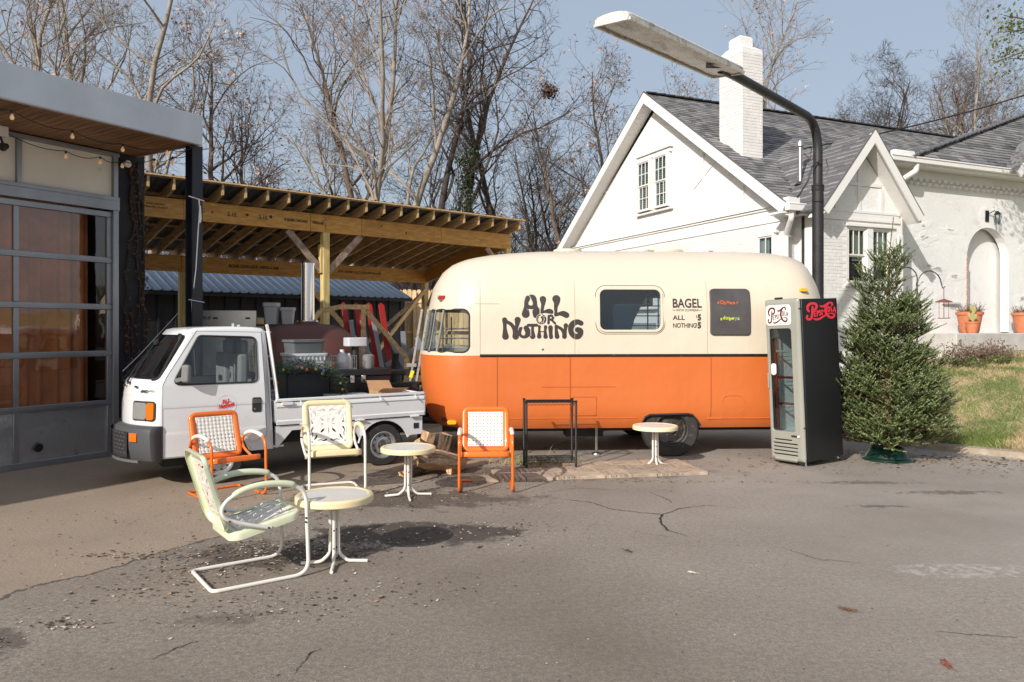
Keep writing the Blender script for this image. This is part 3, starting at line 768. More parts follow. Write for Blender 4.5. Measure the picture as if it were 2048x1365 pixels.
# local x = u (to the right, away), local y = v (depth)
MT['brick_w'] = M("white_painted_brick", (0.72, 0.705, 0.68), 0.75, var=(6, 0.09), bump=(60, 0.3), rnd_val=0.03)
MT['shingle_a'] = M("shingle_mid", (0.19, 0.187, 0.188), 0.9, var=(30, 0.35), bump=(90, 0.4))
MT['shingle_b'] = M("shingle_light", (0.255, 0.25, 0.25), 0.9, var=(30, 0.3), bump=(90, 0.4))
MT['shingle_c'] = M("shingle_dark", (0.115, 0.115, 0.12), 0.9, var=(30, 0.3), bump=(90, 0.4))
MT['ridge'] = M("ridge_cap", (0.04, 0.04, 0.042), 0.9)
MT['int_dark'] = M("dark_room", (0.03, 0.03, 0.03), 0.9)
MT['blind'] = M("window_blind", (0.45, 0.44, 0.42), 0.8)
MT['sash'] = M("sash_paint", (0.74, 0.70, 0.62), 0.6)
MT['terra'] = M("terracotta", (0.55, 0.19, 0.09), 0.75, var=(7, 0.15))
MT['jamb_brick'] = M("worn_jamb_brick", (0.35, 0.2, 0.13), 0.9, var=(25, 0.5, (0.7, 0.66, 0.6)))
UW, UR = 11.25, 10.9
VE, VRDG, VB = 11.6, 16.6, 21.6
ZE, ZR = 4.13, 7.74
SM = (ZR - ZE) / (VRDG - VE)
# walls
VW = 12.0
w = MB()
w.prism([(VW, -0.3), (VB - 0.4, -0.3), (VB - 0.4, 4.3), (VRDG, 7.40), (VW, 4.22)], UW, UW + 0.25, 'yz')   # left gable wall
w.box((13.0, VW + 0.12, 1.9), (3.4, 0.24, 4.5))
w.box((17.5, VB - 0.4, 2.2), (12.4, 0.2, 5.0))
w.build("wall", MT['white_paint'], house)
# band boards on the gable wall
for (z, d) in ((4.20, 0.03), (3.93, 0.025)):
    box_obj("band_board", MT['white_trim'], house, (UW - d / 2 - 0.001, (VW + VB) / 2 - 0.2, z), (d, VB - VW - 0.4, 0.045))
box_obj("band_drip", MT['white_trim'], house, (UW - 0.035, (VW + VB) / 2 - 0.2, 4.235), (0.06, VB - VW - 0.4, 0.015))
# half-timber strips in the gable
def strip(y0, z0, y1, z1, wd=0.10):
    m = MB(); m.bar((UW - 0.008, y0, z0), (UW - 0.008, y1, z1), 0.016, wd, up=(1, 0, 0)); m.build("timber_strip", MT['white_trim'], house)
for y in (13.2, 14.6, 18.5, 20.0): strip(y, 4.26, y, ZE + SM * (min(y - VE, VB - y)) - 0.45)
strip(15.0, 5.05, 13.85, 5.75, 0.03); strip(18.15, 4.95, 19.3, 5.8, 0.03)
# roof: shingle courses laid as separate slabs
shr = random.Random(21)
def shingle_roof(name, origin, eu, es, length, height, clip=None, expo=0.14, tab=0.33, focus=None, maxparts=300, thick=0.012):
    """courses of tabs on the plane origin + a*eu + b*es; clip(a, b) -> keep. Returns nothing; nearest tabs are parts, the rest one mesh"""
    eu = Vector(eu).normalized(); es = Vector(es).normalized(); nn_ = eu.cross(es).normalized()
    if nn_.z < 0: nn_ = -nn_
    tabs = []
    rows = int(height / expo)
    for r_ in range(rows):
        a = -shr.random() * tab
        while a < length:
            wd = tab * shr.uniform(0.6, 1.2)
            a0, a1 = max(0, a), min(length, a + wd)
            b0, b1 = r_ * expo, (r_ + 1) * expo + 0.03
            if a1 - a0 > 0.03 and (clip is None or clip((a0 + a1) / 2, (b0 + b1) / 2)):
                tabs.append((a0, a1, b0, b1))
            a += wd
    def geo(mb, t, mi):
        a0, a1, b0, b1 = t; g_ = 0.004; lift = thick + shr.random() * 0.006
        low = [(a0 + g_, b0), (a1 - g_, b0), (a1 - g_, b1), (a0 + g_, b1)]
        hh = [lift + 0.006, lift + 0.006, 0.003, 0.003]
        o_ = Vector(origin)
        vs = [o_ + eu * p[0] + es * p[1] - nn_ * 0.01 for p in low] + [o_ + eu * p[0] + es * p[1] + nn_ * h for p, h in zip(low, hh)]
        mb.add(vs, [(4, 5, 6, 7), (0, 1, 5, 4), (1, 2, 6, 5), (2, 3, 7, 6), (3, 0, 4, 7), (0, 3, 2, 1)], mi)
    if focus is not None:
        fx = Vector(focus)
        tabs.sort(key=lambda t: (Vector(origin) + eu * t[0] + es * t[2] - fx).length)
    mats = [MT['shingle_a'], MT['shingle_b'], MT['shingle_c']]
    for t in tabs[:maxparts]:
        mb = MB(); geo(mb, t, 0); mb.build("shingle", mats[shr.choice((0, 0, 1, 2))], house, smooth=False)
    if tabs[maxparts:]:
        mb = MB()
        for t in tabs[maxparts:]: geo(mb, t, shr.choice((0, 0, 1, 2)))
        o = mb.build(name, mats, house, smooth=False); o["kind"] = "stuff"
RL = 13.5
run = math.hypot(VRDG - VE, ZR - ZE)
dk = MB()     # roof decks
dk.add([(UR, VE, ZE), (13.95, VE, ZE), (13.95, 13.05, ZE + 1.45 * SM), (UR + RL, 13.05, ZE + 1.45 * SM), (UR + RL, VRDG, ZR), (UR, VRDG, ZR)], [(0, 1, 2, 3, 4, 5)]); dk.quad((UR, VRDG, ZR), (UR + RL, VRDG, ZR), (UR + RL, VB, ZE), (UR, VB, ZE))
dk.v = [(a, b, c - 0.06) for a, b, c in dk.v]
o = dk.build("roof_deck", MT['shingle_c'], house, smooth=False); s3 = o.modifiers.new("t", 'SOLIDIFY'); s3.thickness = 0.06; s3.offset = 0
# decks face up: offset -1 pushes thickness below
# small cross gable
GC, GH, GZE, GZR, GV = 12.52, 1.34, 4.0, 5.60, 10.93
sg = (GZR - GZE) / GH
vmeet = VE + (GZR - ZE) / SM
def main_clip(a, b):
    u = UR + a; v = VE + b * (VRDG - VE) / run; z = ZE + (v - VE) * SM
    if abs(u - GC) < GH and GZR - abs(u - GC) * sg > z + 0.03: return False
    if 11.48 < u < 12.02 and 13.56 < v < 14.28: return False
    if u > 13.9 and v < 13.05: return False
    return u < 24
focus_local = (UR + 2.0, VE - 3, 5)
shingle_roof("roof_shingles", (UR, VE - 0.02, ZE), (1, 0, 0), (0, VRDG - VE, ZR - ZE), RL, run, main_clip, 0.14, 0.27, focus_local, 170)
m = MB()
for i in range(46):
    u = UR + i * 0.29; m.bar((u, VRDG, ZR + 0.03), (u + 0.30, VRDG, ZR + 0.045), 0.22, 0.03)
m.build("ridge_cap", MT['ridge'], house)
# cross gable roof
dk = MB()
for s_ in (-1, 1):
    dk.quad((GC, GV, GZR), (GC, vmeet, GZR), (GC + s_ * GH, VE + 0.05, GZE), (GC + s_ * GH, GV, GZE))
dk.v = [(a, b, c - 0.025) for a, b, c in dk.v]
o = dk.build("gable_roof_deck", MT['shingle_c'], house, smooth=False); s3 = o.modifiers.new("t", 'SOLIDIFY'); s3.thickness = 0.03
gl = math.hypot(GH, GZR - GZE)
def gclip(a, b):
    v = GV + a; z = GZE + b / gl * (GZR - GZE)
    return z > ZE + (v - VE) * SM - 0.05
shingle_roof("gable_shingles", (GC - GH, GV, GZE), (0, 1, 0), (GH, 0, GZR - GZE), vmeet - GV, gl, gclip, 0.13, 0.30, focus_local, 60)
# rake boards, soffits
def rake(y_or_u, pts, plane, name="rake_board", depth=0.03, hgt=0.22, mt='white_trim'):
    for p, q in zip(pts[:-1], pts[1:]):
        m = MB()
        n = 1
        d = Vector((q[0] - p[0], q[1] - p[1])).normalized(); perp = Vector((-d.y, d.x))
        if perp.y > 0: perp = -perp
        P4 = [(p[0], p[1]), (q[0], q[1]), (q[0] + perp.x * hgt, q[1] + perp.y * hgt), (p[0] + perp.x * hgt, p[1] + perp.y * hgt)]
        m.prism(P4, y_or_u, y_or_u + depth, plane); m.build(name, MT[mt], house)
rake(UR - 0.03, [(VE - 0.03, ZE + 0.04), (VRDG, ZR + 0.03)], 'yz'); rake(UR - 0.033, [(VRDG + 0.01, ZR + 0.03), (VB + 0.03, ZE + 0.04)], 'yz')
rake(GV - 0.03, [(GC - GH - 0.02, GZE - 0.0), (GC, GZR + 0.03)], 'xz', hgt=0.17); rake(GV - 0.033, [(GC, GZR + 0.03), (GC + GH + 0.02, GZE)], 'xz', hgt=0.17)
def drip(a, b):
    m = MB(); m.bar(a, b, 0.035, 0.02); m.build("drip_edge", MT['shingle_c'], house)
drip((UR - 0.02, VE - 0.04, ZE + 0.06), (UR - 0.02, VRDG, ZR + 0.06)); drip((UR - 0.02, VRDG, ZR + 0.06), (UR - 0.02, VB, ZE + 0.06))
drip((GC - GH - 0.02, GV - 0.02, GZE + 0.01), (GC, GV - 0.02, GZR + 0.05)); drip((GC, GV - 0.02, GZR + 0.05), (GC + GH + .02, GV - 0.02, GZE + 0.01))
# soffit boards under the rakes (clapped boards)
def soffit(p, q, off, nb, mt='white_trim', w_=None):
    p = Vector(p); q = Vector(q); off = Vector(off)
    for i in range(nb):
        a = p + (q - p) * (i / nb); b_ = p + (q - p) * ((i + 0.965) / nb)
        m = MB(); dz = Vector((0, 0, -0.018))
        m.add([a, b_, b_ + off, a + off, a + dz, b_ + dz, b_ + off + dz, a + off + dz], [(0, 1, 2, 3), (4, 7, 6, 5), (0, 4, 5, 1), (1, 5, 6, 2), (2, 6, 7, 3), (3, 7, 4, 0)])
        m.build("soffit_board", MT[mt], house, smooth=False)
soffit((UR, VRDG, ZR - 0.17), (UR, VB, ZE - 0.17), (0.35, 0, 0), 34); soffit((UR, VE, ZE - 0.17), (UR, VRDG, ZR - 0.17), (0.35, 0, 0), 34)
soffit((GC, GV, GZR - 0.15), (GC + GH, GV, GZE - 0.12), (0, 0.37, 0), 14); soffit((GC - GH, GV, GZE - 0.12), (GC, GV, GZR - 0.15), (0, 0.37, 0), 14)
# main eave between the gable and the bay: fascia, gutter, downspout
m = MB(); m.box((UR + 0.32, VE - 0.06, ZE - 0.04), (0.70, 0.13, 0.13)); m.box((UR + 0.33, VE - 0.125, ZE + 0.03), (0.74, 0.02, 0.03)); m.build("gutter", MT['white_trim'], house, bevel=0.01)
m = MB(); m.box((UR + 0.12, VE - 0.02, ZE + 0.09), (0.30, 0.16, 0.14)); m.build("rake_return", MT['white_trim'], house, bevel=0.008)
m = MB(); m.box((UR + 0.3, VE + 0.2, ZE - 0.13), (0.8, 0.4, 0.04)); m.build("eave_soffit", MT['white_trim'], house)
m = MB(); m.tube(arc_path([((UR + 0.12, VE - 0.02, ZE - 0.1), 0), ((UR + 0.12, VE - 0.02, ZE - 0.25), 0.08), ((UR + 0.30, VW - 0.08, ZE - 0.52), 0.1), ((UR + 0.30, VW - 0.08, 0.9), 0)]), 0.055, 10); m.build("downspout", MT['white_trim'], house)
# bay under the cross gable
BV, B0, B1 = 11.3, 11.55, 13.75
w = MB()
w.box(((B0 + B1) / 2, BV + 0.1, 1.15), (B1 - B0, 0.2, 2.5))
WX0, WX1, WZ0, WZ1 = 12.20, 13.45, 2.60, 3.76      # window opening
w = MB()
def wall_with_hole(mb, x0, x1, z0, z1, hx0, hx1, hz0, hz1, y0, y1):
    mb.box(((x0 + hx0) / 2, (y0 + y1) / 2, (z0 + z1) / 2), (hx0 - x0, y1 - y0, z1 - z0)); mb.box(((hx1 + x1) / 2, (y0 + y1) / 2, (z0 + z1) / 2), (x1 - hx1, y1 - y0, z1 - z0))
    mb.box(((hx0 + hx1) / 2, (y0 + y1) / 2, (z0 + hz0) / 2), (hx1 - hx0, y1 - y0, hz0 - z0)); mb.box(((hx0 + hx1) / 2, (y0 + y1) / 2, (hz1 + z1) / 2), (hx1 - hx0, y1 - y0, z1 - hz1))
wall_with_hole(w, B0, B1, -0.2, 4.05, WX0, WX1, WZ0, WZ1, BV, BV + 0.12)
w.prism([(B0, 4.05), (B1, 4.05), (GC, 5.38)], BV, BV + 0.12, 'xz')
w.box((B0 + 0.06, (BV + VW) / 2 + 0.06, 1.9), (0.12, VW - BV - 0.12, 4.3)); w.box((B1 - 0.06, (BV + VW) / 2 + 0.06, 1.9), (0.12, VW - BV - 0.12, 4.3))
w.build("bay_wall", MT['white_paint'], house, smooth=False)
room = MB(); room.box((GC, BV + 0.5, 3.1), (2.0, 0.05, 1.8)); room.build("room", MT['int_dark'], house)
for z in (4.06, 3.90):
    box_obj("band_board", MT['white_trim'], house, (GC, BV - 0.017, z), (B1 - B0 + 0.06, 0.03, 0.05))
m = MB(); m.box((GC, BV - 0.012, 3.98), (B1 - B0, 0.02, 0.12)); m.build("frieze_board", MT['white_trim'], house)
for u in (GC - 0.62, GC + 0.0, GC + 0.62):
    h = 5.3 - abs(u - GC) * sg - 4.0; box_obj("timber_strip", MT['white_trim'], house, (u, BV - 0.012, 4.0 + h / 2), (0.09, 0.022, h))
box_obj("timber_strip", MT['white_trim'], house, (GC, BV - 0.014, 4.62), (1.2, 0.02, 0.07))
# corner boards
box_obj("corner_board", MT['white_trim'], house, (B1 - 0.07, BV - 0.012, 2.0), (0.13, 0.02, 3.3))

def sash_window(parent_name, cx, cz, w_, h_, y, muntins=(2, 0), double=True, plane='front', curtain=True, dv=0):
    """double-hung window built in a wall: plane 'front' faces -v at depth y; 'side' faces -u at u=y"""
    def P(a, d, z): return (a, y + d, z) if plane == 'front' else (y + d, a, z)
    def bx(mb, a0, a1, d0, d1, z0, z1):
        if plane == 'front': mb.box(((a0 + a1) / 2, y + (d0 + d1) / 2, (z0 + z1) / 2), (a1 - a0, abs(d1 - d0), z1 - z0))
        else: mb.box((y + (d0 + d1) / 2, (a0 + a1) / 2, (z0 + z1) / 2), (abs(d1 - d0), a1 - a0, z1 - z0))
    f_ = MB(); x0, x1, z0, z1 = cx - w_ / 2, cx + w_ / 2, cz - h_ / 2, cz + h_ / 2
    t = 0.045
    bx(f_, x0 - t, x0, -0.02 - dv, 0.06, z0, z1); bx(f_, x1, x1 + t, -0.02 - dv, 0.06, z0, z1); bx(f_, x0 - t, x1 + t, -0.022 - dv, 0.06, z1, z1 + t); bx(f_, x0 - t - 0.02, x1 + t + 0.02, -0.04 - dv, 0.06, z0 - t, z0)
    fo = f_.build(parent_name, MT['white_trim'], house, bevel=0.003)
    zm = cz
    for (a, b_, d) in ((zm, z1, 0.0), (z0, zm, 0.03)):
        s_ = MB(); k = 0.028; d -= dv
        bx(s_, x0, x0 + k, d, d + 0.03, a, b_); bx(s_, x1 - k, x1, d, d + 0.03, a, b_); bx(s_, x0 + k, x1 - k, d, d + 0.03, a, a + k); bx(s_, x0 + k, x1 - k, d, d + 0.03, b_ - k, b_)
        if d + dv == 0.0 or muntins[1] >= 0:
            for i in range(1, muntins[0] + 1):
                xx = x0 + w_ * i / (muntins[0] + 1); bx(s_, xx - 0.009, xx + 0.009, d + 0.005, d + 0.025, a + k, b_ - k)
            for i in range(1, max(0, muntins[1]) + 1):
                zz = a + (b_ - a) * i / (muntins[1] + 1); bx(s_, x0 + k, x1 - k, d + 0.006, d + 0.024, zz - 0.008, zz + 0.008)
        s_.build("sash", MT['sash'] if plane == 'front' else MT['white_trim'], fo)
        p_ = MB(); bx(p_, x0 + k, x1 - k, d + 0.014, d + 0.017, a + k, b_ - k); p_.build("pane", MT['glass'], fo, smooth=False)
    if curtain:
        b2 = MB(); n = int(h_ / 0.05)
        bx(b2, x0 + 0.01, x1 - 0.01, 0.10 - dv, 0.105 - dv, z0, z1)
        b2.build("room", MT['int_dark'], fo)
        b2 = MB()
        if curtain == 'blind':
            for i in range(n): bx(b2, x0 + 0.03, x1 - 0.03, 0.07 - dv, 0.085 - dv, z0 + 0.03 + i * 0.05, z0 + 0.055 + i * 0.05)
            b2.build("blind", MT['blind'], fo)
        else:
            bx(b2, x0 + w_ * 0.42, x1 - 0.01, 0.075 - dv, 0.09 - dv, zm - 0.1, z1); b2.build("curtain", MT['blind'], fo)
    return fo
sash_window("window", WX0 + 0.29, (WZ0 + WZ1) / 2, 0.46, WZ1 - WZ0 - 0.09, BV + 0.03, (2, -1))
sash_window("window", WX1 - 0.29, (WZ0 + WZ1) / 2, 0.46, WZ1 - WZ0 - 0.09, BV + 0.03, (2, -1))
box_obj("window_post", MT['white_trim'], house, ((WX0 + WX1) / 2, BV + 0.02, (WZ0 + WZ1) / 2), (0.16, 0.07, WZ1 - WZ0), bevel=0.003)
box_obj("window_sill", MT['white_trim'], house, ((WX0 + WX1) / 2, BV - 0.03, WZ0 - 0.03), (1.40, 0.10, 0.05), bevel=0.004)
box_obj("window_head", MT['white_trim'], house, ((WX0 + WX1) / 2, BV - 0.02, WZ1 + 0.03), (1.36, 0.06, 0.06), bevel=0.004)
# attic twin window in the left gable wall; lower windows
sash_window("window", 17.02, 5.46, 0.52, 1.26, UW - 0.02, (2, 1), plane='side', curtain='blind', dv=0.10)
sash_window("window", 16.24, 5.46, 0.52, 1.26, UW - 0.02, (2, 1), plane='side', curtain='blind', dv=0.10)
box_obj("window_head", MT['white_trim'], house, (UW - 0.06, 16.63, 6.30), (0.12, 1.6, 0.08), bevel=0.004)
box_obj("window_head", MT['white_trim'], house, (UW - 0.035, 16.63, 6.20), (0.07, 1.5, 0.10), bevel=0.004)
box_obj("window_apron", MT['white_trim'], house, (UW - 0.05, 16.63, 4.73), (0.10, 1.62, 0.05), bevel=0.004)
for v_, z_, w_, h_ in ((12.45, 3.0, 0.42, 1.25), (14.62, 2.95, 0.5, 1.0), (17.0, 2.75, 0.9, 1.0)):
    sash_window("window", v_, z_, w_, h_, UW - 0.02, (1, -1), plane='side', dv=0.09)
    box_obj("window_head", MT['white_trim'], house, (UW - 0.06, v_, z_ + h_ / 2 + 0.08), (0.12, w_ + 0.2, 0.06), bevel=0.004)
# bricks: running courses, each proud of its joint
brk = []
def brick_field(axis, pos, a0, a1, z0, z1, skip=None, proud=0.006, L=0.205, H=0.068):
    r_ = 0; z = z0
    while z + H <= z1:
        a = a0 + (0 if r_ % 2 else -L / 2)
        while a < a1:
            b0, b1 = max(a, a0) + 0.004, min(a + L, a1) - 0.004
            if b1 - b0 > 0.03 and not (skip and skip((b0 + b1) / 2, z + H / 2)):
                brk.append((axis, pos, b0, b1, z + 0.004, z + H - 0.004, proud * shr.uniform(0.5, 1.2)))
            a += L
        z += H; r_ += 1
def bay_skip(a, z): return (WX0 - 0.08 < a < WX1 + 0.08 and WZ0 - 0.08 < z < WZ1 + 0.08) or a > B1 - 0.15
brick_field('v', BV, B0, B1, 1.3, 3.86, bay_skip)
def side_skip(a, z): return any(abs(a - v_) < w_ / 2 + 0.09 and abs(z - z_) < h_ / 2 + 0.12 for v_, z_, w_, h_ in ((12.45, 3.0, 0.42, 1.25), (14.62, 2.95, 0.5, 1.0), (17.0, 2.75, 0.9, 1.0)))
brick_field('u', UW, VW, VB - 0.5, 2.4, 3.88, side_skip)
CH0, CH1, CV0, CV1, CZ = 11.46, 12.04, 13.54, 14.32, 7.98
brick_field('u', CH0, CV0, CV1, 5.5, CZ, lambda a, z: z < ZE + SM * (a - VE) + 0.02)
brick_field('v', CV0, CH0, CH1, 5.55, CZ)
def brick_geo(mb, b):
    ax, pos, a0, a1, z0, z1, pr_ = b
    if ax == 'v': mb.box(((a0 + a1) / 2, pos - pr_ / 2, (z0 + z1) / 2), (a1 - a0, pr_ + 0.002, z1 - z0))
    else: mb.box((pos - pr_ / 2, (a0 + a1) / 2, (z0 + z1) / 2), (pr_ + 0.002, a1 - a0, z1 - z0))
brk.sort(key=lambda b: (b[1] if b[0] == 'v' else (b[2] + 0.3)))
near = [b for b in brk if b[0] == 'v' and b[1] == BV][:170] + [b for b in brk if b[1] == CV0][:110]
for b in near:
    mb = MB(); brick_geo(mb, b); mb.build("brick", MT['brick_w'], house, smooth=False)
mb = MB(); ns = set(map(id, near))
for b in brk:
    if id(b) not in ns: brick_geo(mb, b)
o = mb.build("brickwork", MT['brick_w'], house, smooth=False); o["kind"] = "stuff"
# chimney
m = MB(); m.box(((CH0 + CH1) / 2, (CV0 + CV1) / 2, (4.9 + CZ) / 2), (CH1 - CH0, CV1 - CV0, CZ - 4.9))
cu_, cv_ = (CH0 + CH1) / 2, (CV0 + CV1) / 2
def ring(w_, d_, z, ox=0, oy=0): return [(cu_ + ox + sx * w_ / 2, cv_ + oy + sy * d_ / 2, z) for sx, sy in ((-1, -1), (1, -1), (1, 1), (-1, 1))]
rs_ = [ring(.58, .78, CZ), ring(.585, .785, CZ + 0.02), ring(0.44, 0.46, CZ + 0.13), ring(0.36, 0.38, CZ + 0.135), ring(0.36, 0.38, CZ + 0.34), ring(0.30, 0.32, CZ + 0.38)]
vs = [p for r_ in rs_ for p in r_]; fs = [(4 * i + j, 4 * i + (j + 1) % 4, 4 * i + 4 + (j + 1) % 4, 4 * i + 4 + j) for i in range(5) for j in range(4)] + [(20, 21, 22, 23)]
m.add(vs, fs); m.build("chimney", MT['white_paint'], house, smooth=False)
# vent mast on the roof
m = MB(); m.tube([(11.80, 12.15, 4.55), (11.80, 12.15, 5.52)], 0.038, 10); m.lathe([(0.0, 0.16), (0.05, 0.15), (0.085, 0.08), (0.085, 0.02), (0.04, 0.0)], 12, (11.80, 12.15, 5.48)); m.build("vent_mast", MT['steel'], house)
m = MB(); m.lathe([(0.12, 0.0), (0.05, 0.07), (0.04, 0.07)], 12, (11.80, 12.15, 4.70)); m.build("mast_boot", MT['ridge'], house)
# right wing with arched porch
AV, A0, A1 = 12.02, 13.95, 21.0
AX0, AX1, AZ0, AZT = 16.73, 18.20, 1.62, 4.09
def arch_r(u, z):
    r_ = (AX1 - AX0) / 2; c_ = (AX0 + AX1) / 2; zc = AZT - r_
    return f_rbox(u, z, c_, (AZ0 - 1 + zc) / 2, 2 * r_, zc - AZ0 + 1, 0.001) if False else None
m = MB(); h = 0.07
X_, Z_ = grid(A0, A1, 0.9, 5.26, h)
rr = (AX1 - AX0) / 2; cc = (AX0 + AX1) / 2; zc = AZT - rr
Fh = np.minimum(np.hypot(X_ - cc, Z_ - zc) - rr, np.maximum(np.abs(X_ - cc) - rr, np.abs(Z_ - (zc - 2)) - 2))
march(-Fh - 1e-6, A0, 0.9, h, lambda a, z: (a, AV, z), m)
# jamb/intrados and recess
arcp = [(AX0, AZ0)] + [(cc - rr * math.cos(t), zc + rr * math.sin(t)) for t in np.linspace(0, math.pi, 17)] + [(AX1, AZ0)]
for (p, q) in zip(arcp[:-1], arcp[1:]):
    m.quad((p[0], AV, p[1]), (q[0], AV, q[1]), (q[0], AV + 0.2, q[1]), (p[0], AV + 0.2, p[1]))
m.box((17.6, AV + 0.33, 3.0), (5.5, 0.1, 4.4)); m.box((A0 + 0.05, AV + 1.5, 3.0), (0.1, 3, 4.5))
m.build("porch_wall", MT['white_paint'], house, smooth=False, fix=False)
jb = MB()
for i in range(30):
    z = AZ0 + 0.02 + i * 0.064
    if z < zc: jb.box((AX0 + 0.004, AV + 0.02, z + 0.028), (0.05 + 0.008 * (i % 3), 0.07, 0.05))
jb.build("jamb_bricks", MT['jamb_brick'], house, smooth=False)
# raised stone and stucco relief: slabs with uneven outline
sr = random.Random(9)
for k in range(110):
    u, z = sr.uniform(A0 + 0.25, A1 - 0.3), sr.uniform(1.7, 4.8)
    if AX0 - 0.25 < u < AX1 + 0.25 and z < AZT + 0.2: continue
    a, b_ = sr.uniform(0.15, 0.42), sr.uniform(0.07, 0.19); n = 11; ph = sr.random() * 6; rot = sr.uniform(-.6, .6)
    ol = []
    for i in range(n):
        t = 6.283 * i / n; rr_ = 1 + sr.uniform(-0.28, 0.28); x_, y_ = a * rr_ * math.cos(t), b_ * rr_ * math.sin(t)
        ol.append((u + x_ * math.cos(rot) - y_ * math.sin(rot), z + x_ * math.sin(rot) + y_ * math.cos(rot)))
    mb = MB(); vs = [(p[0], AV + 0.001, p[1]) for p in ol] + [(u + (p[0] - u) * 0.7, AV - 0.005, z + (p[1] - z) * 0.5) for p in ol]
    mb.add(vs, [tuple(range(n, 2 * n))] + [(i, (i + 1) % n, n + (i + 1) % n, n + i) for i in range(n)]); mb.build("stone", MT['white_paint'], house, smooth=False)
# dentil bricks under the gutter, two staggered rows
for r_ in range(2):
    for i in range(34):
        u = A0 + 0.35 + i * 0.20 + r_ * 0.1
        if u < A1: box_obj("dentil_brick", MT['brick_w'], house, (u, AV - 0.045, 5.03 - r_ * 0.09), (0.10, 0.09, 0.06))
m = MB(); m.box(((A0 + A1) / 2 + 0.1, AV - 0.19, 5.27), (A1 - A0 + 0.9, 0.4, 0.05)); m.build("wing_soffit", MT['white_trim'], house)
m = MB(); m.box(((A0 + A1) / 2 + 0.15, AV - 0.42, 5.34), (A1 - A0 + 0.7, 0.12, 0.12)); m.box(((A0 + A1) / 2 + 0.15, AV - 0.488, 5.39), (A1 - A0 + 0.74, 0.02, 0.03)); m.build("gutter", MT['white_trim'], house, bevel=0.008)
m = MB(); m.box((A0 + 0.25, AV - 0.36, 5.46), (0.62, 0.14, 0.14)); m.build("rake_return", MT['white_trim'], house, bevel=0.03)
m = MB(); m.tube(arc_path([((A0 + 0.62, AV - 0.40, 5.28), 0), ((A0 + 0.62, AV - 0.38, 5.12), 0.08), ((A0 + 0.30, AV - 0.06, 4.84), 0.1), ((A0 + 0.30, AV - 0.06, 0.95), 0)]), 0.06, 10); m.build("downspout", MT['white_trim'], house)
# wing roof plane
e0 = Vector((14.33, 11.6, 5.36)); eB = Vector((22.7, 14.5, 7.97))
es_ = Vector((0, 0.743, 0.669))
wl_len = 10.0; wl_h = 4.4
def wclip(a, b):
    v = b * 0.743; return True if a > 0 and (b / max(a - 0.0, 1e-3)) < 0.468 else False
dk = MB(); dk.add([(14.33, 11.6, 5.36), (24.3, 11.6, 5.36), (24.3, 15.06, 8.47), ], [(0, 1, 2)]); o = dk.build("wing_roof_deck", MT['shingle_c'], house, smooth=False)
shingle_roof("wing_shingles", (14.33, 11.58, 5.365), (1, 0, 0), es_, 9.9, 4.4, wclip, 0.15, 0.42, (16, 9, 5), 60)
m = MB()
for i in range(30):
    p = Vector((14.33, 11.6, 5.39)) + (eB - e0) * (i / 28); q = p + (eB - e0) * (1.03 / 28); m.bar(p + Vector((0, 0, 0.01)), q + Vector((0, 0, 0.035)), 0.24, 0.02)
m.build("hip_cap", MT['shingle_c'], house)
dk = MB(); dk.add([(14.33, 11.6, 5.34), (24.3, 15.06, 8.45), (24.3, 16.6, 7.7), (14.33, 14.0, 5.8)], [(0, 1, 2, 3)]); dk.build("wing_back_roof", MT['shingle_a'], house, smooth=False)
# gable at the far right edge
rake(11.35, [(17.5, 5.30), (19.4, 7.4)], 'xz', hgt=0.18); rake(11.352, [(19.4, 7.4), (21.3, 5.3)], 'xz', hgt=0.18)
dk = MB(); dk.quad((17.5, 11.35, 5.32), (17.5, 11.7, 5.32), (19.4, 11.9, 7.42), (19.4, 11.35, 7.42)); dk.quad((21.3, 11.35, 5.32), (21.3, 11.7, 5.32), (19.4, 11.9, 7.42), (19.4, 11.35, 7.42)); dk.build("end_gable_roof", MT['shingle_a'], house, smooth=False)
w = MB(); w.prism([(17.7, 5.3), (21.1, 5.3), (19.4, 7.2)], 11.75, 11.85, 'xz'); w.build("end_gable_wall", MT['white_paint'], house, smooth=False)
# porch slab and step
MT['slab'] = M("old_concrete", (0.50, 0.48, 0.46), 0.9, var=(3, 0.2), bump=(30, 0.4))
m = MB(); m.box((19.0, AV - 0.55, 1.30), (8.3, 1.15, 0.60)); m.box((19.2, AV + 0.16, 1.30), (8, 0.25, 0.598)); m.build("porch_slab", MT['slab'], house, bevel=0.012)
m = MB(); m.box((16.15, AV - 0.03, 2.28), (0.55, 0.08, 0.05)); m.build("sill_ledge", MT['slab'], house, bevel=0.008)
# coach lamp by the arch
def hp(u, v, z=0): return (u * .9178 - v * .3971, u * .3971 + v * .9178, z)
lp = thing("wall_lantern", "black wire caged lantern on the white wall above the arch", "lantern", hp(17.45, AV, 4.36), HT)
m = MB(); m.box((-0.04, -0.012, 0), (0.11, 0.024, 0.26)); m.tube([(0, -0.02, 0.05), (0.06, -0.12, 0.12), (0.14, -0.14, 0.06)], 0.012, 6); m.build("bracket", MT['black_metal'], lp)
m = MB(); m.lathe([(0.0, 0.12), (0.03, 0.10), (0.075, 0.04), (0.08, 0.03), (0.0, 0.03)], 12, (0.14, -0.14, 0.0)); m.build("hood", MT['black_metal'], lp)
m = MB(); m.lathe([(0.055, 0.03), (0.065, -0.05), (0.055, -0.15), (0.03, -0.19), (0.0, -0.19)], 12, (0.14, -0.14, 0.0)); m.build("glass_jar", MT['glass'], lp)
m = MB()
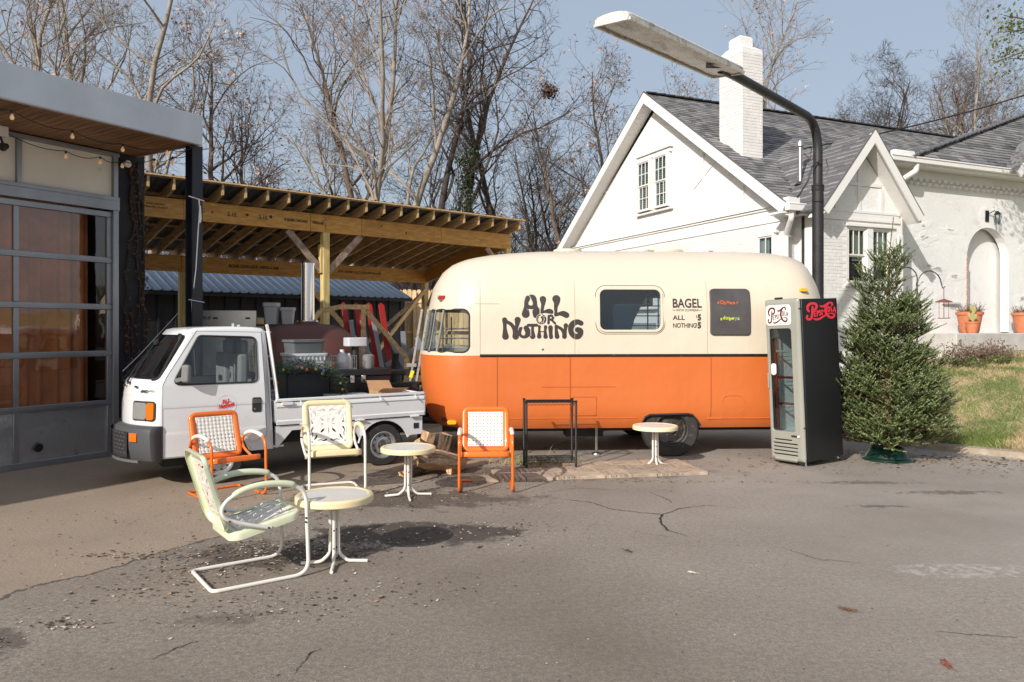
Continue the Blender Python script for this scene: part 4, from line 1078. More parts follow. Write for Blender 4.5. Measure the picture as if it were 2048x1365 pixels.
for k in range(6):
    a = k * math.pi / 3; m.tube([(0.14 + 0.07 * math.cos(a), -0.14 + 0.07 * math.sin(a), 0.03), (0.14 + 0.075 * math.cos(a), -0.14 + 0.075 * math.sin(a), -0.06), (0.14 + 0.04 * math.cos(a), -0.14 + 0.04 * math.sin(a), -0.21)], 0.006, 5)
m.build("cage", MT['black_metal'], lp)
# terracotta pots on the slab
MT['dry_plant'] = M("dry_plant", (0.20, 0.13, 0.09), 0.9, var=(20, 0.4))
MT['cactus'] = M("yellowing_cactus", (0.42, 0.38, 0.16), 0.6, var=(9, 0.3))
def pot(name, label, loc, s, plant=True, group="terracotta pots on the porch slab"):
    t = thing(name, label, "pot", loc, 0, group)
    m = MB(); m.lathe([(0.0, 0.0), (0.15 * s, 0.0), (0.17 * s, 0.04 * s), (0.225 * s, 0.36 * s), (0.245 * s, 0.365 * s), (0.25 * s, 0.42 * s), (0.22 * s, 0.425 * s), (0.20 * s, 0.37 * s), (0.0, 0.36 * s)], 28); m.build("pot_body", MT['terra'], t)
    m = MB(); m.lathe([(0.20 * s, 0.375 * s), (0.0, 0.385 * s)], 20, capend=False); m.build("soil", MT['vine'], t)
    if plant:
        pr_ = random.Random(int(loc[0] * 100)); m = MB()
        for k in range(150):
            a = pr_.random() * 6.28; rr2 = 0.16 * s * math.sqrt(pr_.random()); e = pr_.uniform(0.4, 1.5); L_ = pr_.uniform(0.10, 0.24) * s
            p = Vector((rr2 * math.cos(a), rr2 * math.sin(a), 0.38 * s)); q = p + Vector((math.cos(a) * math.cos(e), math.sin(a) * math.cos(e), math.sin(e))) * L_
            m.tube([p, q], [0.004, 0.002], 3, cap=False)
            for j in range(3):
                c_ = p + (q - p) * pr_.uniform(.4, 1); d_ = Vector((pr_.uniform(-1, 1), pr_.uniform(-1, 1), pr_.uniform(-1, 1))) * 0.02
                m.add([c_ + d_, c_ - d_, c_ + d_.cross(Vector((0, 0, 1))) * 0.8], [(0, 1, 2)])
        m.build("dry_plant", MT['dry_plant'], t, smooth=False, fix=False)
    return t
pot("terracotta_pot", "large terracotta pot of dry plants left of the porch arch", hp(16.05, AV - 0.55, 1.6), 1.12)
pot("terracotta_pot", "large terracotta pot at the right edge of the porch", hp(18.02, AV - 0.5, 1.6), 1.12)
c_ = pot("terracotta_pot", "small terracotta pot with yellow prickly cactus before the large pot", hp(15.72, AV - 0.85, 1.6), 0.60, False)
m = MB()
for (x, z, a, sx, sz) in ((0.0, 0.35, 0.1, 0.05, 0.10), (-0.05, 0.36, 0.5, 0.045, 0.08), (0.03, 0.50, -0.2, 0.04, 0.09), (-0.02, 0.55, 0.2, 0.035, 0.07), (0.05, 0.36, -0.5, 0.04, 0.07)):
    vs = []; fs = []; n = 10
    for i in range(n):
        t = 6.283 * i / n; xx, zz = sx * math.cos(t), sz * math.sin(t); vs.append((x + xx * math.cos(a) - zz * math.sin(a), -0.012, z + xx * math.sin(a) + zz * math.cos(a)))
    vs += [(v[0], 0.012, v[2]) for v in vs[:n]]; vs += [(x, -0.02, z), (x, 0.02, z)]
    for i in range(n): fs += [(i, (i + 1) % n, n + (i + 1) % n, n + i), (i, (i + 1) % n, 2 * n), (n + i, n + (i + 1) % n, 2 * n + 1)]
    m.add(vs, fs)
m.build("cactus", MT['cactus'], c_)
# ------------------------------------------------------------------ two-tone camping trailer
def worn_paint(name, base, fade, rough=0.45):
    """old brushed-on paint: broad fading, streaks and fine roller texture"""
    m = M(name, base, rough, var=(0.8, 0.35, fade), bump=(70, 0.18, 0.004), dirt=(4, 0.64, tuple(c * 0.6 for c in base), 0.45))
    N = m.node_tree.nodes; L = m.node_tree.links; b = N["Principled BSDF"]
    tc = N.new("ShaderNodeTexCoord"); mp = N.new("ShaderNodeMapping"); mp.inputs["Scale"].default_value = (9, 9, 0.5)
    t = N.new("ShaderNodeTexNoise"); t.inputs["Scale"].default_value = 1.5; t.inputs["Detail"].default_value = 6
    L.new(tc.outputs["Object"], mp.inputs[0]); L.new(mp.outputs[0], t.inputs["Vector"])
    mr = N.new("ShaderNodeMapRange"); mr.inputs[1].default_value = 0.35; mr.inputs[2].default_value = 0.75; mr.inputs[3].default_value = 0; mr.inputs[4].default_value = 0.10
    L.new(t.outputs[0], mr.inputs[0])
    src = b.inputs["Base Color"].links[0].from_socket
    mx = N.new("ShaderNodeMix"); mx.data_type = 'RGBA'; L.new(mr.outputs[0], mx.inputs[0]); L.new(src, mx.inputs[6]); mx.inputs[7].default_value = (*[c * 0.7 for c in fade], 1)
    L.new(mx.outputs[2], b.inputs["Base Color"])
    old = b.inputs["Normal"].links[0].from_node; t2 = N.new("ShaderNodeTexNoise"); t2.inputs["Scale"].default_value = 2.2; t2.inputs["Detail"].default_value = 3
    L.new(tc.outputs["Object"], t2.inputs["Vector"]); b2 = N.new("ShaderNodeBump"); b2.inputs["Strength"].default_value = 0.55; b2.inputs["Distance"].default_value = 0.03
    L.new(t2.outputs[0], b2.inputs["Height"]); L.new(b2.outputs[0], old.inputs["Normal"])
    return m
MT['tr_cream'] = worn_paint("trailer_cream_paint", (0.655, 0.575, 0.455), (0.62, 0.55, 0.45), 0.34)
MT['tr_orange'] = worn_paint("trailer_orange_paint", (0.585, 0.138, 0.028), (0.58, 0.17, 0.048), 0.42)
MT['seam_o'] = M("orange_seam", (0.36, 0.07, 0.016), 0.5); MT['seam_c'] = M("cream_seam", (0.48, 0.40, 0.29), 0.5)
MT['tr_in'] = M("trailer_lining", (0.45, 0.45, 0.44), 0.7)
MT['letter'] = M("dark_brown_lettering", (0.035, 0.028, 0.026), 0.55)
MT['pane_dark'] = glass("trailer_window_glass", (0.65, 0.72, 0.76), 1.5, 2.4, wav=0.05)
MT['board'] = M("magnetic_board", (0.075, 0.07, 0.07), 0.5, var=(2.5, 0.35), dirt=(18, 0.66, (0.25, 0.24, 0.22), 0.4))
TRA = R(3)
TRO = (-1.234, 9.871, -0.012)
trailer = thing("camping_trailer", "cream and orange vintage camping trailer with hippie lettering", "trailer", TRO, TRA)
trailer.scale = (1.02, 1.02, 1.02)
LZ = [(.385, .20), (.42, .13), (.5, .08), (.8, .01), (1.1, -.03), (1.335, -.02), (1.5, .02), (1.97, .092), (2.25, .155), (2.46, .285), (2.576, .43), (2.65, .63), (2.70, .90), (2.745, 1.35), (2.78, 2.1)]
RZ = [(.385, 5.40), (.42, 5.47), (.5, 5.53), (.8, 5.60), (1.1, 5.64), (1.335, 5.64), (1.5, 5.63), (1.97, 5.60), (2.25, 5.54), (2.5, 5.46), (2.60, 5.40), (2.65, 5.34), (2.70, 5.24), (2.745, 5.04), (2.78, 4.6)]
def lerp_tab(T, z):
    if z <= T[0][0]: return T[0][1]
    for (a, va), (b, vb) in zip(T[:-1], T[1:]):
        if z <= b: return va + (vb - va) * (z - a) / (b - a)
    return T[-1][1]
def halfb(z):
    if z > 1.75:
        t = min(1.0, (z - 1.75) / 1.03); return 1.15 * max(0.0, 1 - t ** 2.6) ** (1 / 2.6)
    if z < 0.7: return 1.15 - 0.10 * ((0.7 - z) / 0.315) ** 2.2
    return 1.15
PE = 2.5
def capc(z): return 0.78
def side_y(x, z, off=0.0):
    b = halfb(z); L_, R_ = lerp_tab(LZ, z), lerp_tab(RZ, z); c = capc(z)
    t = 0
    if x < L_ + c: t = (L_ + c - x) / c
    elif x > R_ - c: t = (x - (R_ - c)) / c
    e = max(0.0, 1 - min(1, t) ** PE) ** (1 / PE)
    return 1.15 - b * e - off
def ring_pts(z, ins=0.0, nc=14, ns=36):
    b = max(0.0, halfb(z) - ins); L_, R_, c = lerp_tab(LZ, z) + ins, lerp_tab(RZ, z) - ins, capc(z)
    P = []
    for i in range(nc):
        th = math.pi / 2 * i / nc; P.append((L_ + c * (1 - math.cos(th) ** (2 / PE)), 1.15 - b * math.sin(th) ** (2 / PE)))
    for i in range(ns + 1): P.append((L_ + c + (R_ - L_ - 2 * c) * i / ns, 1.15 - b))
    for i in range(nc - 1, 0, -1):
        th = math.pi / 2 * i / nc; P.append((R_ - c * (1 - math.cos(th) ** (2 / PE)), 1.15 - b * math.sin(th) ** (2 / PE)))
    P.append((R_, 1.15))
    near = P; far = [(x, 2.3 - y) for (x, y) in P[1:-1]][::-1]
    return near + far
def shell(zs_, ins=0.0, split=None):
    m = MB(); rings = [ring_pts(z, ins) for z in zs_]; n = len(rings[0])
    vs = [(p[0], p[1], z) for z, r_ in zip(zs_, rings) for p in r_]; m.v = vs
    for i in range(len(zs_) - 1):
        mi = 1 if split and (zs_[i] + zs_[i + 1]) / 2 < split else 0
        for j in range(n): m.f.append([i * n + j, i * n + (j + 1) % n, (i + 1) * n + (j + 1) % n, (i + 1) * n + j]); m.m.append(mi)
    m.f.append(list(range(n))[::-1]); m.m.append(1 if split else 0)
    m.f.append([(len(zs_) - 1) * n + j for j in range(n)]); m.m.append(0)
    return m
zz = [.385, .40, .43, .47, .52, .6, .7, .85, 1.0, 1.17, 1.335, 1.45, 1.6, 1.75, 1.87, 1.97, 2.06, 2.15, 2.24, 2.32, 2.39, 2.45, 2.51, 2.56, 2.60, 2.635, 2.665, 2.69, 2.71, 2.727, 2.742, 2.755, 2.765, 2.772, 2.777, 2.7795]
body = shell(zz, 0.0, 1.335).build("body", [MT['tr_cream'], MT['tr_orange'], MT['tr_in']], trailer, ang=60)
inner = shell([.60, .75, 1.335, 1.75, 2.06, 2.3, 2.45, 2.55, 2.62, 2.68, 2.72], 0.04).build("tmp", [MT['tr_in'], MT['tr_in'], MT['tr_in']], trailer)
for p in inner.data.polygons: p.material_index = 2
cut = MB()
cut.prism(rrect(2.2, 0.545, 0.09, 5, 0.66 - 1.1, 1.655), -0.3, 2.6, 'xz')
cutA = cut.build("tmp", MT['tr_in'], trailer, smooth=False)
cut = MB(); cut.prism(rrect(0.79, 0.52, 0.075, 5, 2.745, 1.925), -0.3, 0.5, 'xz'); cut.prism(rrect(1.0, 0.52, 0.075, 5, 3.2, 1.925), 1.9, 2.6, 'xz'); cut.prism(rrect(0.8, 0.50, 0.075, 5, 4.5, 1.925), 1.9, 2.6, 'xz')
cutB = cut.build("tmp", MT['tr_in'], trailer, smooth=False)
cut = MB()
wa = [(2.86, .30), (2.90, .43), (2.945, .535), (3.0, .565), (3.50, .575), (3.56, .56), (3.62, .50), (3.68, .42), (3.72, .30)]
cut.prism(wa, -0.3, 0.42, 'xz'); cutC = cut.build("tmp", MT['tr_in'], trailer, smooth=False)
for c_ in (inner, cutA, cutB, cutC): boolean(body, c_)
bake(body, (inner, cutA, cutB, cutC))
body.data.shade_smooth(); body.data.set_sharp_from_angle(angle=R(40))
# front window: wrapped pane, posts, frame bead
def patch(x0_th, zlo, zhi, off):
    """glass following the curved front end"""
    m = MB(); nz = 5; rows = []
    for i in range(nz):
        z = zlo + (zhi - zlo) * i / (nz - 1); b = halfb(z) - off; L_ = lerp_tab(LZ, z) + off; c = capc(z); row = []
        for k in range(-22, 23):
            s_ = k / 22; xx = x0_th; tmax = 1 - max(0.0, (xx - L_) / c)
            # walk from near side (k=-22) through the tip to the far side
            th_max = math.acos(max(0, min(1, tmax)) ** (PE / 2)) if tmax > 0 else math.pi / 2
            th = th_max * abs(s_); x = L_ + c * (1 - math.cos(th) ** (2 / PE)); yo = b * math.sin(th) ** (2 / PE)
            row.append((x, 1.15 - yo if s_ < 0 else 1.15 + yo, z))
        rows.append(row)
    w_ = len(rows[0]); m.v = [p for r_ in rows for p in r_]
    for i in range(nz - 1):
        for j in range(w_ - 1): m.f.append([i * w_ + j, i * w_ + j + 1, (i + 1) * w_ + j + 1, (i + 1) * w_ + j]); m.m.append(0)
    return m
patch(0.665, 1.375, 1.935, 0.012).build("front_window_pane", MT['glass'], trailer)
def surf_path(pts, r_, name, mat, off=0.0, closed=False, seg=6):
    m = MB(); m.tube([(x, side_y(x, z, off), z) for x, z in pts], r_, seg, closed=closed); m.build(name, mat, trailer)
pth = [(0.12, 1.378), (0.3, 1.378), (0.5, 1.378)] + [(0.575 + 0.09 * math.sin(t), 1.468 - 0.09 * math.cos(t)) for t in np.linspace(0, math.pi / 2, 6)] + [(0.665, 1.6)] + [(0.575 + 0.09 * math.cos(t), 1.84 + 0.09 * math.sin(t)) for t in np.linspace(0, math.pi / 2, 6)] + [(0.5, 1.93), (0.3, 1.93), (0.17, 1.93)]
surf_path(pth, 0.011, "window_seal", MT['rubber'], 0.0)
for xx in (0.19, 0.30):
    m = MB(); m.tube([(xx + lerp_tab(LZ, z) - 0.05, side_y(xx + lerp_tab(LZ, z) - 0.05, z, -0.03), z) for z in (1.38, 1.5, 1.65, 1.8, 1.93)], 0.013 if xx < .25 else 0.02, 6); m.build("window_post", MT['steel'], trailer)
for yy in (0.75, 1.55):
    m = MB(); m.tube([(lerp_tab(LZ, z) + 0.05, yy, z) for z in (1.38, 1.6, 1.93)], 0.018, 6); m.build("window_post", MT['steel'], trailer)
# rivet-set frame round the front window
rv = MB(); rvc = MB()
def rivet(mb, x, z, r_=0.006, h=0.0045):
    y = side_y(x, z)
    mb.add([(x + r_ * math.cos(a), y + 0.0005, z + r_ * math.sin(a)) for a in (0, 1.05, 2.09, 3.14, 4.19, 5.24)] + [(x, y - h, z)], [(i, (i + 1) % 6, 6) for i in range(6)])
for i in range(26):
    t = i / 25
    rivet(rvc, 0.20 + 0.48 * t, 1.975)
for i in range(22): rivet(rvc, 0.715, 1.42 + 0.5 * i / 21)
# side window
m = MB()
o_ = rrect(0.86, 0.59, 0.11, 6, 2.745, 1.925); i_ = rrect(0.79, 0.52, 0.075, 6, 2.745, 1.925)
n = len(o_)
def sy(x, z, off): return (x, side_y(x, z, off), z)
vs = [sy(p[0], p[1], 0.0) for p in o_] + [sy(p[0] + (q[0] - p[0]) * .25, p[1] + (q[1] - p[1]) * .25, 0.018) for p, q in zip(o_, i_)] + [sy(p[0] + (q[0] - p[0]) * .9, p[1] + (q[1] - p[1]) * .9, 0.016) for p, q in zip(o_, i_)] + [sy(p[0], p[1], -0.025) for p in i_]
fs = [(k * n + j, k * n + (j + 1) % n, (k + 1) * n + (j + 1) % n, (k + 1) * n + j) for k in range(3) for j in range(n)]
m.add(vs, fs); m.build("window_frame", MT['tr_cream'], trailer, ang=30)
m = MB(); m.prism([(p[0], p[1]) for p in i_], 0.022, 0.026, 'xz'); m.build("window_pane", MT['pane_dark'], trailer, smooth=False)
surf_path([(p[0], p[1]) for p in rrect(0.90, 0.63, 0.13, 6, 2.745, 1.925)], 0.004, "window_reveal", MT['letter'], 0.0, True, 4)
# curved shade behind the pane, white wire shelf
m = MB(); m.prism([(2.36, 1.66), (2.82, 1.66), (2.86, 1.80), (2.95, 1.98), (3.06, 2.19), (2.36, 2.19)], 0.30, 0.31, 'xz'); m.build("inner_board", M("dark_inner_board", (0.045, 0.07, 0.09), 0.6), trailer, smooth=False)
# brown-black rub rail
m = MB(); nx_ = 60
vs = []; fs = []
for i in range(nx_ + 1):
    x = 0.80 + (5.2 - 0.80) * i / nx_
    for (d, z) in ((0.0, 1.318), (0.014, 1.321), (0.020, 1.335), (0.014, 1.350), (0.0, 1.353)): vs.append((x, side_y(x, 1.335, d), z))
for i in range(nx_):
    for j in range(4): fs.append((i * 5 + j, i * 5 + j + 1, i * 5 + 6 + j, i * 5 + 5 + j))
m.add(vs, fs); m.build("rub_rail", M("rub_rail", (0.022, 0.018, 0.016), 0.35, 0.2, dirt=(25, 0.6, (0.3, 0.27, 0.24), 0.6)), trailer, ang=20)
# lower crease, belt seam, panel seams and rivets
def seam(pts, w_=0.006, mat='tr_orange', off=0.0025, name="panel_seam"):
    m = MB()
    for (a, b) in zip(pts[:-1], pts[1:]):
        k = max(1, int(abs(b[0] - a[0]) / 0.15 + abs(b[1] - a[1]) / 0.1))
        for i in range(k):
            p = (a[0] + (b[0] - a[0]) * i / k, a[1] + (b[1] - a[1]) * i / k); q = (a[0] + (b[0] - a[0]) * (i + 1) / k, a[1] + (b[1] - a[1]) * (i + 1) / k)
            m.bar(sy(p[0], p[1], off), sy(q[0], q[1], off), 0.006, w_, up=(0, 0, 1) if abs(b[0] - a[0]) > abs(b[1] - a[1]) else (1, 0, 0))
    m.build(name, MT[mat], trailer)
seam([(3.75, .515), (5.2, .515)], 0.02); seam([(0.9, .525), (2.84, .525)], 0.010)
for x in (1.02, 1.96, 3.80): seam([(x, .47), (x, 1.31)], 0.006, 'seam_o')
seam([(1.6, .93), (2.55, .93)], .004, 'seam_o'); seam([(2.0, .80), (2.3, .80), (2.3, .56), (2.0, .56), (2.0, .80)], .004, 'seam_o'); seam([(.72, 2.0), (1.05, 2.0)], .004, 'seam_c')
for x in (0.80, 2.02, 3.75): seam([(x, 1.36), (x, 2.3)], 0.004, 'seam_c')
for x, z0, z1 in ((1.035, .5, 1.3), (1.975, .55, 1.3), (1.945, .55, 1.3), (3.785, .52, 1.3)):
    for i in range(int((z1 - z0) / 0.03)): rivet(rv, x, z0 + i * 0.03)
for x0, x1, z in ((1.6, 2.55, 0.93), (2.0, 2.3, 0.80), (2.0, 2.3, 0.56), (3.9, 4.3, 0.49), (4.32, 5.0, 0.545)):
    for i in range(int((x1 - x0) / 0.03)): rivet(rv, x0 + i * 0.03, z)
rvo = rv.build("rivets", MT['tr_orange'], trailer, smooth=False, fix=False); rvo["kind"] = "stuff"; rvo2 = rvc.build("rivets", MT['tr_cream'], trailer, smooth=False, fix=False); rvo2["kind"] = "stuff"
m = MB(); m.tube([sy(p[0], p[1], 0.004) for p in [(3.95, .52), (3.95, .74)] + [(4.03 - 0.08 * math.cos(t), .74 + 0.07 * math.sin(t)) for t in np.linspace(0.2, 1.57, 6)] + [(4.15 + 0.08 * math.sin(t), .74 + 0.07 * math.cos(t)) for t in np.linspace(0, 1.4, 6)] + [(4.235, .74), (4.235, .52), (3.95, .52)]], 0.0045, 6); m.build("hatch_edge", MT['tr_orange'], trailer)
for x, z in ((4.10, .77), (3.98, .6), (4.2, .6)):
    m = MB(); m.lathe([(0.0, -0.006), (0.008, -0.004), (0.010, 0.004)], 10, (x, side_y(x, z), z), 'y', capend=False); m.build("latch_screw", MT['tr_orange'], trailer)
m = MB(); m.lathe([(0.0, -0.02), (0.014, -0.016), (0.016, 0.004)], 12, (1.60, side_y(1.6, 1.42), 1.42), 'y', capend=False); m.build("door_stop", MT['steel'], trailer)
# wheel arch lip
m = MB(); m.tube([sy(p[0], p[1], 0.004) for p in wa[1:-1]], 0.012, 6); m.build("arch_lip", MT['letter'], trailer)
# lamps
def lamp(name, x, z, w_, h_, mat):
    m = MB(); m.prism(rrect(w_, h_, h_ * 0.4, 4, x, z), side_y(x, z) - 0.05, side_y(x, z) + 0.03, 'xz'); m.build(name, MT[mat], trailer, bevel=0.008)
MT['yellow_lens'] = M("yellow_lens", (0.85, 0.42, 0.01), 0.2, coat=0.8)
lamp("red_marker_lamp", 0.31, 2.085, 0.11, 0.05, 'red_lens'); lamp("yellow_marker_lamp", 0.44, 0.465, 0.12, 0.055, 'yellow_lens'); lamp("amber_marker_lamp", 5.05, 2.19, 0.10, 0.05, 'yellow_lens')
m = MB(); m.prism(rrect(0.13, 0.065, 0.02, 3, 0.312, 2.085), side_y(.31, 2.08) - 0.035, side_y(.31, 2.08) + 0.03, 'xz'); m.build("lamp_base", MT['chrome'], trailer)
# roof vents
for (x, s_) in ((2.06, 0.20), (3.48, 0.24)):
    m = MB(); m.lathe([(s_ * 1.0, 0), (s_ * 1.05, 0.03), (s_, 0.055), (s_ * 0.5, 0.07), (0, 0.07)], 20, (x, 1.05, 2.745)); m.build("roof_vent", MT['tr_cream'], trailer)
m = MB(); m.prism(rrect(0.5, 0.03, 0.01, 2, 3.45, 2.80), 0.9, 1.35, 'xz'); m.build("roof_vent", MT['tr_cream'], trailer)
# chassis, axle, wheels
m = MB(); m.box((2.8, 0.55, .36), (5.0, 0.08, 0.13)); m.box((2.8, 1.75, .36), (5.0, 0.08, 0.13)); m.box((3.28, 1.15, .33), (0.08, 2.1, 0.08)); m.box((2.8, 1.15, .50), (5.0, 1.9, 0.04))
m.box((2.2, 0.5, .30), (0.5, 0.3, 0.12)); m.build("chassis", MT['dark_steel'], trailer)
m = MB(); m.tube([(-1.15, 1.15, .42), (0.3, 0.7, .42)], 0.045, 8); m.tube([(-1.15, 1.15, .42), (0.3, 1.6, .42)], 0.045, 8); m.tube([(-1.0, 1.15, .15), (-1.0, 1.15, .85)], 0.035, 8); m.box((-1.2, 1.15, .43), (0.22, 0.10, 0.08)); m.build("drawbar", MT['dark_steel'], trailer)
m = MB(); m.tube([(2.35, .30, .42), (2.35, .30, .06)], 0.02, 6); m.lathe([(0.0, 0.05), (0.06, 0.03), (0.075, 0.0)], 14, (2.35, 0.30, 0.0)); m.build("stabiliser_jack", MT['steel'], trailer)
def wheel(parent, c, r_, w_, rim_r, rim_mat, facing=-1, tread=40, open_face=True, lugs=5):
    t = MB(); prof = [(rim_r, w_ * .42), (rim_r + 0.01, w_ * .5), (r_ * .93, w_ * .5), (r_ * .985, w_ * .42), (r_, w_ * .32), (r_, -w_ * .32), (r_ * .985, -w_ * .42), (r_ * .93, -w_ * .5), (rim_r + .01, -w_ * .5), (rim_r, -w_ * .42)]
    t.lathe(prof, 48, (0, 0, 0), 'y', capend=False); wo = t.build("wheel", MT['rubber'], parent, loc=c, ang=28)
    g = MB()
    for k in range(tread):
        a = 6.2832 * k / tread
        M3 = Matrix.Rotation(-a, 3, 'Y')
        for yy in (-w_ * .22, 0, w_ * .22): g.box(M3 @ Vector((r_ + 0.001, yy, 0)), (0.008, w_ * .17, 6.28 * r_ / tread * .68), M=M3)
    tr = g.build("tread", MT['rubber'], wo)
    rm_ = MB(); f = facing
    rm_.lathe([(rim_r + .012, f * w_ * .5), (rim_r + .004, f * w_ * .53), (rim_r - .012, f * w_ * .49), (rim_r * .90, f * w_ * .25), (rim_r * .80, f * w_ * .20), (rim_r * .62, f * w_ * .30), (rim_r * .42, f * w_ * .34), (rim_r * .36, f * w_ * .22), (0, f * w_ * .22)], 40, (0, 0, 0), 'y', capend=False)
    ro = rm_.build("rim", MT[rim_mat], wo, ang=40)
    h = MB()
    for k in range(10):
        a = 6.2832 * k / 10; h.lathe([(0.0, 0), (rim_r * .085, 0)], 8, (rim_r * .70 * math.cos(a), f * w_ * .275, rim_r * .70 * math.sin(a)), 'y', capend=False)
    h.build("rim_holes", MT['dark_steel'], wo, fix=False)
    h = MB(); h.lathe([(0.0, f * w_ * .44), (rim_r * .22, f * w_ * .42), (rim_r * .26, f * w_ * .2)], 16, (0, 0, 0), 'y', capend=False)
    for k in range(lugs):
        a = 6.2832 * k / lugs + .3; h.lathe([(0.0, f * w_ * .40), (rim_r * .05, f * w_ * .40), (rim_r * .055, f * w_ * .3)], 8, (rim_r * .42 * math.cos(a), 0, rim_r * .42 * math.sin(a)), 'y', capend=False)
    h.build("hub", MT['steel'] if rim_mat != 'dark_rim' else MT['hubmat'], wo)
    return wo
MT['dark_rim'] = M("rusty_black_rim", (0.025, 0.022, 0.02), 0.6, dirt=(9, 0.55, (0.10, 0.05, 0.03), 0.8))
MT['hubmat'] = M("worn_hub", (0.16, 0.14, 0.13), 0.5, 0.6, var=(20, 0.4))
wheel(trailer, (3.30, 0.16, 0.365), 0.365, 0.21, 0.215, 'dark_rim'); wheel(trailer, (3.30, 2.14, 0.365), 0.365, 0.21, 0.215, 'dark_rim', 1)
# lettering
def word_field(X, Y, strokes, cuts=()):
    F = np.full(X.shape, 1e9)
    for s_ in strokes: F = np.minimum(F, f_stroke(X, Y, smooth_stroke(s_)))
    for c_ in cuts: F = np.maximum(F, -f_stroke(X, Y, smooth_stroke(c_)))
    return F
AON = [
 [(690, 272, 50), (662, 350, 44), (652, 430, 38), (645, 560, 72)],
 [(722, 220, 12), (778, 262, 52), (806, 330, 44), (818, 430, 44), (838, 520, 72), (824, 590, 44)],
 [(655, 400, 30), (735, 440, 33), (815, 415, 32)],
 [(960, 290, 60), (962, 345, 44), (958, 400, 32), (945, 470, 28), (935, 530, 28)], [(935, 532, 20), (1000, 515, 26), (1060, 508, 43), (1105, 515, 40), (1120, 530, 28)],
 [(1205, 287, 75), (1210, 350, 52), (1195, 420, 36), (1190, 500, 30), (1190, 572, 32)], [(1190, 578, 28), (1260, 555, 32), (1330, 555, 52), (1385, 580, 53)],
 [(262, 668, 46), (265, 760, 33), (268, 850, 36), (278, 970, 60)], [(262, 645, 24), (300, 698, 28), (370, 740, 33), (420, 800, 34), (445, 880, 36), (455, 950, 50)],
 [(498, 668, 56), (490, 750, 38), (472, 850, 30), (462, 968, 60)],
 [(690, 765, 26), (845, 765, 27)], [(770, 780, 25), (768, 860, 27), (770, 965, 52)],
 [(895, 790, 27), (890, 860, 20), (890, 970, 41)], [(1005, 795, 31), (1000, 870, 22), (1005, 972, 41)], [(895, 872, 11), (950, 885, 8), (1000, 870, 11)],
 [(1095, 808, 43), (1098, 900, 34), (1105, 982, 36)],
 [(1195, 790, 27), (1200, 850, 28), (1215, 972, 43)], [(1195, 768, 18), (1240, 800, 26), (1300, 840, 30), (1335, 900, 30), (1345, 955, 38)], [(1375, 770, 41), (1365, 850, 28), (1350, 972, 43)],
 [(1652, 728, 46), (1600, 705, 46), (1535, 718, 52), (1482, 770, 54), (1466, 850, 50), (1485, 920, 48), (1540, 968, 50), (1605, 965, 52), (1645, 915, 48), (1650, 860, 40), (1595, 850, 52)],
 [(1078, 598, 18), (1105, 588, 20), (1140, 612, 23), (1132, 650, 20), (1090, 663, 15)], [(1065, 600, 24), (1062, 660, 21), (1058, 730, 22)], [(1090, 663, 16), (1130, 682, 19), (1175, 728, 22)],
 [(560, 840, 44), (548, 900, 42), (575, 950, 44), (630, 962, 44), (675, 930, 50), (680, 870, 52), (650, 815, 44)]]
AON_CUT = [[(735, 268, 5), (737, 320, 22), (735, 360, 42)], [(690, 205, 5), (728, 250, 5), (738, 300, 10)], [(650, 455, 3), (690, 485, 5)], [(798, 460, 3), (770, 485, 5)],
           [(604, 785, 5), (590, 830, 8), (598, 900, 36), (605, 920, 32)], [(928, 657, 104)], [(1158, 500, 9), (1150, 600, 9)], [(905, 480, 8), (905, 570, 9)], [(733, 800, 7), (738, 960, 7)]]
def aon_fields(X, Y):
    F = word_field(X, Y, AON, AON_CUT)
    O = word_field(X, Y, [[(928, 657, 91)]], [[(930, 575, 10), (905, 620, 14), (908, 668, 32)]])
    r0 = random.Random(4)
    for k in range(26):
        a = k * 0.49; rr_ = 62 + r0.uniform(-14, 14)
        O = np.maximum(O, -f_stroke(X, Y, [(928 + rr_ * math.cos(a), 657 + rr_ * math.sin(a), 7.5), (928 + rr_ * math.cos(a + .1), 657 + rr_ * math.sin(a + .1), 7.5)]))
    return np.minimum(F, O)
X_, Y_ = grid(190, 1730, 190, 1050, 8.0)
mb = march(aon_fields(X_, Y_), 190, 190, 8.0, lambda u, v: sy(1.09 + (u - 225) * 0.000708, 2.103 - (v - 227) * 0.000704, 0.0035))
mb.build("hippie_lettering", MT['letter'], trailer, smooth=False, fix=False)
mb = MB()
def tt(x0, z0, off=0.0035): return lambda x, y: sy(x0 + x, z0 + y, off)
add_text(mb, "BAGEL", 0.163, tt(3.293, 1.955), bold=0.0035, sx=0.80); mb.build("menu_line", MT['letter'], trailer, smooth=False, fix=False); mb = MB(); add_text(mb, "WITH SCHMEAR", 0.044, tt(3.34, 1.905), bold=0.0, sx=0.92)
for a, b_ in ((3.293, 3.335), (3.64, 3.685)): mb.add([sy(a, 1.918, .0035), sy(b_, 1.918, .0035), sy(b_, 1.923, .0035), sy(a, 1.923, .0035)], [(0, 1, 2, 3)])
mb.build("menu_line", MT['letter'], trailer, smooth=False, fix=False); mb = MB()
add_text(mb, "ALL", 0.083, tt(3.298, 1.795), bold=0.0015, sx=1.15); add_text(mb, "NOTHING", 0.083, tt(3.298, 1.693), bold=0.0015, sx=0.80)
add_text(mb, "5", 0.105, tt(3.625, 1.79), bold=0.006, sx=0.85); add_text(mb, "5", 0.105, tt(3.625, 1.688), bold=0.006, sx=0.85)
add_text(mb, "$", 0.045, tt(3.603, 1.825), bold=0.0005, sx=0.7); add_text(mb, "$", 0.045, tt(3.603, 1.722), bold=0.0005, sx=0.7)
mb.build("menu_line", MT['letter'], trailer, smooth=False, fix=False)
X_, Z_ = grid(3.77, 4.34, 1.58, 2.21, 0.015)
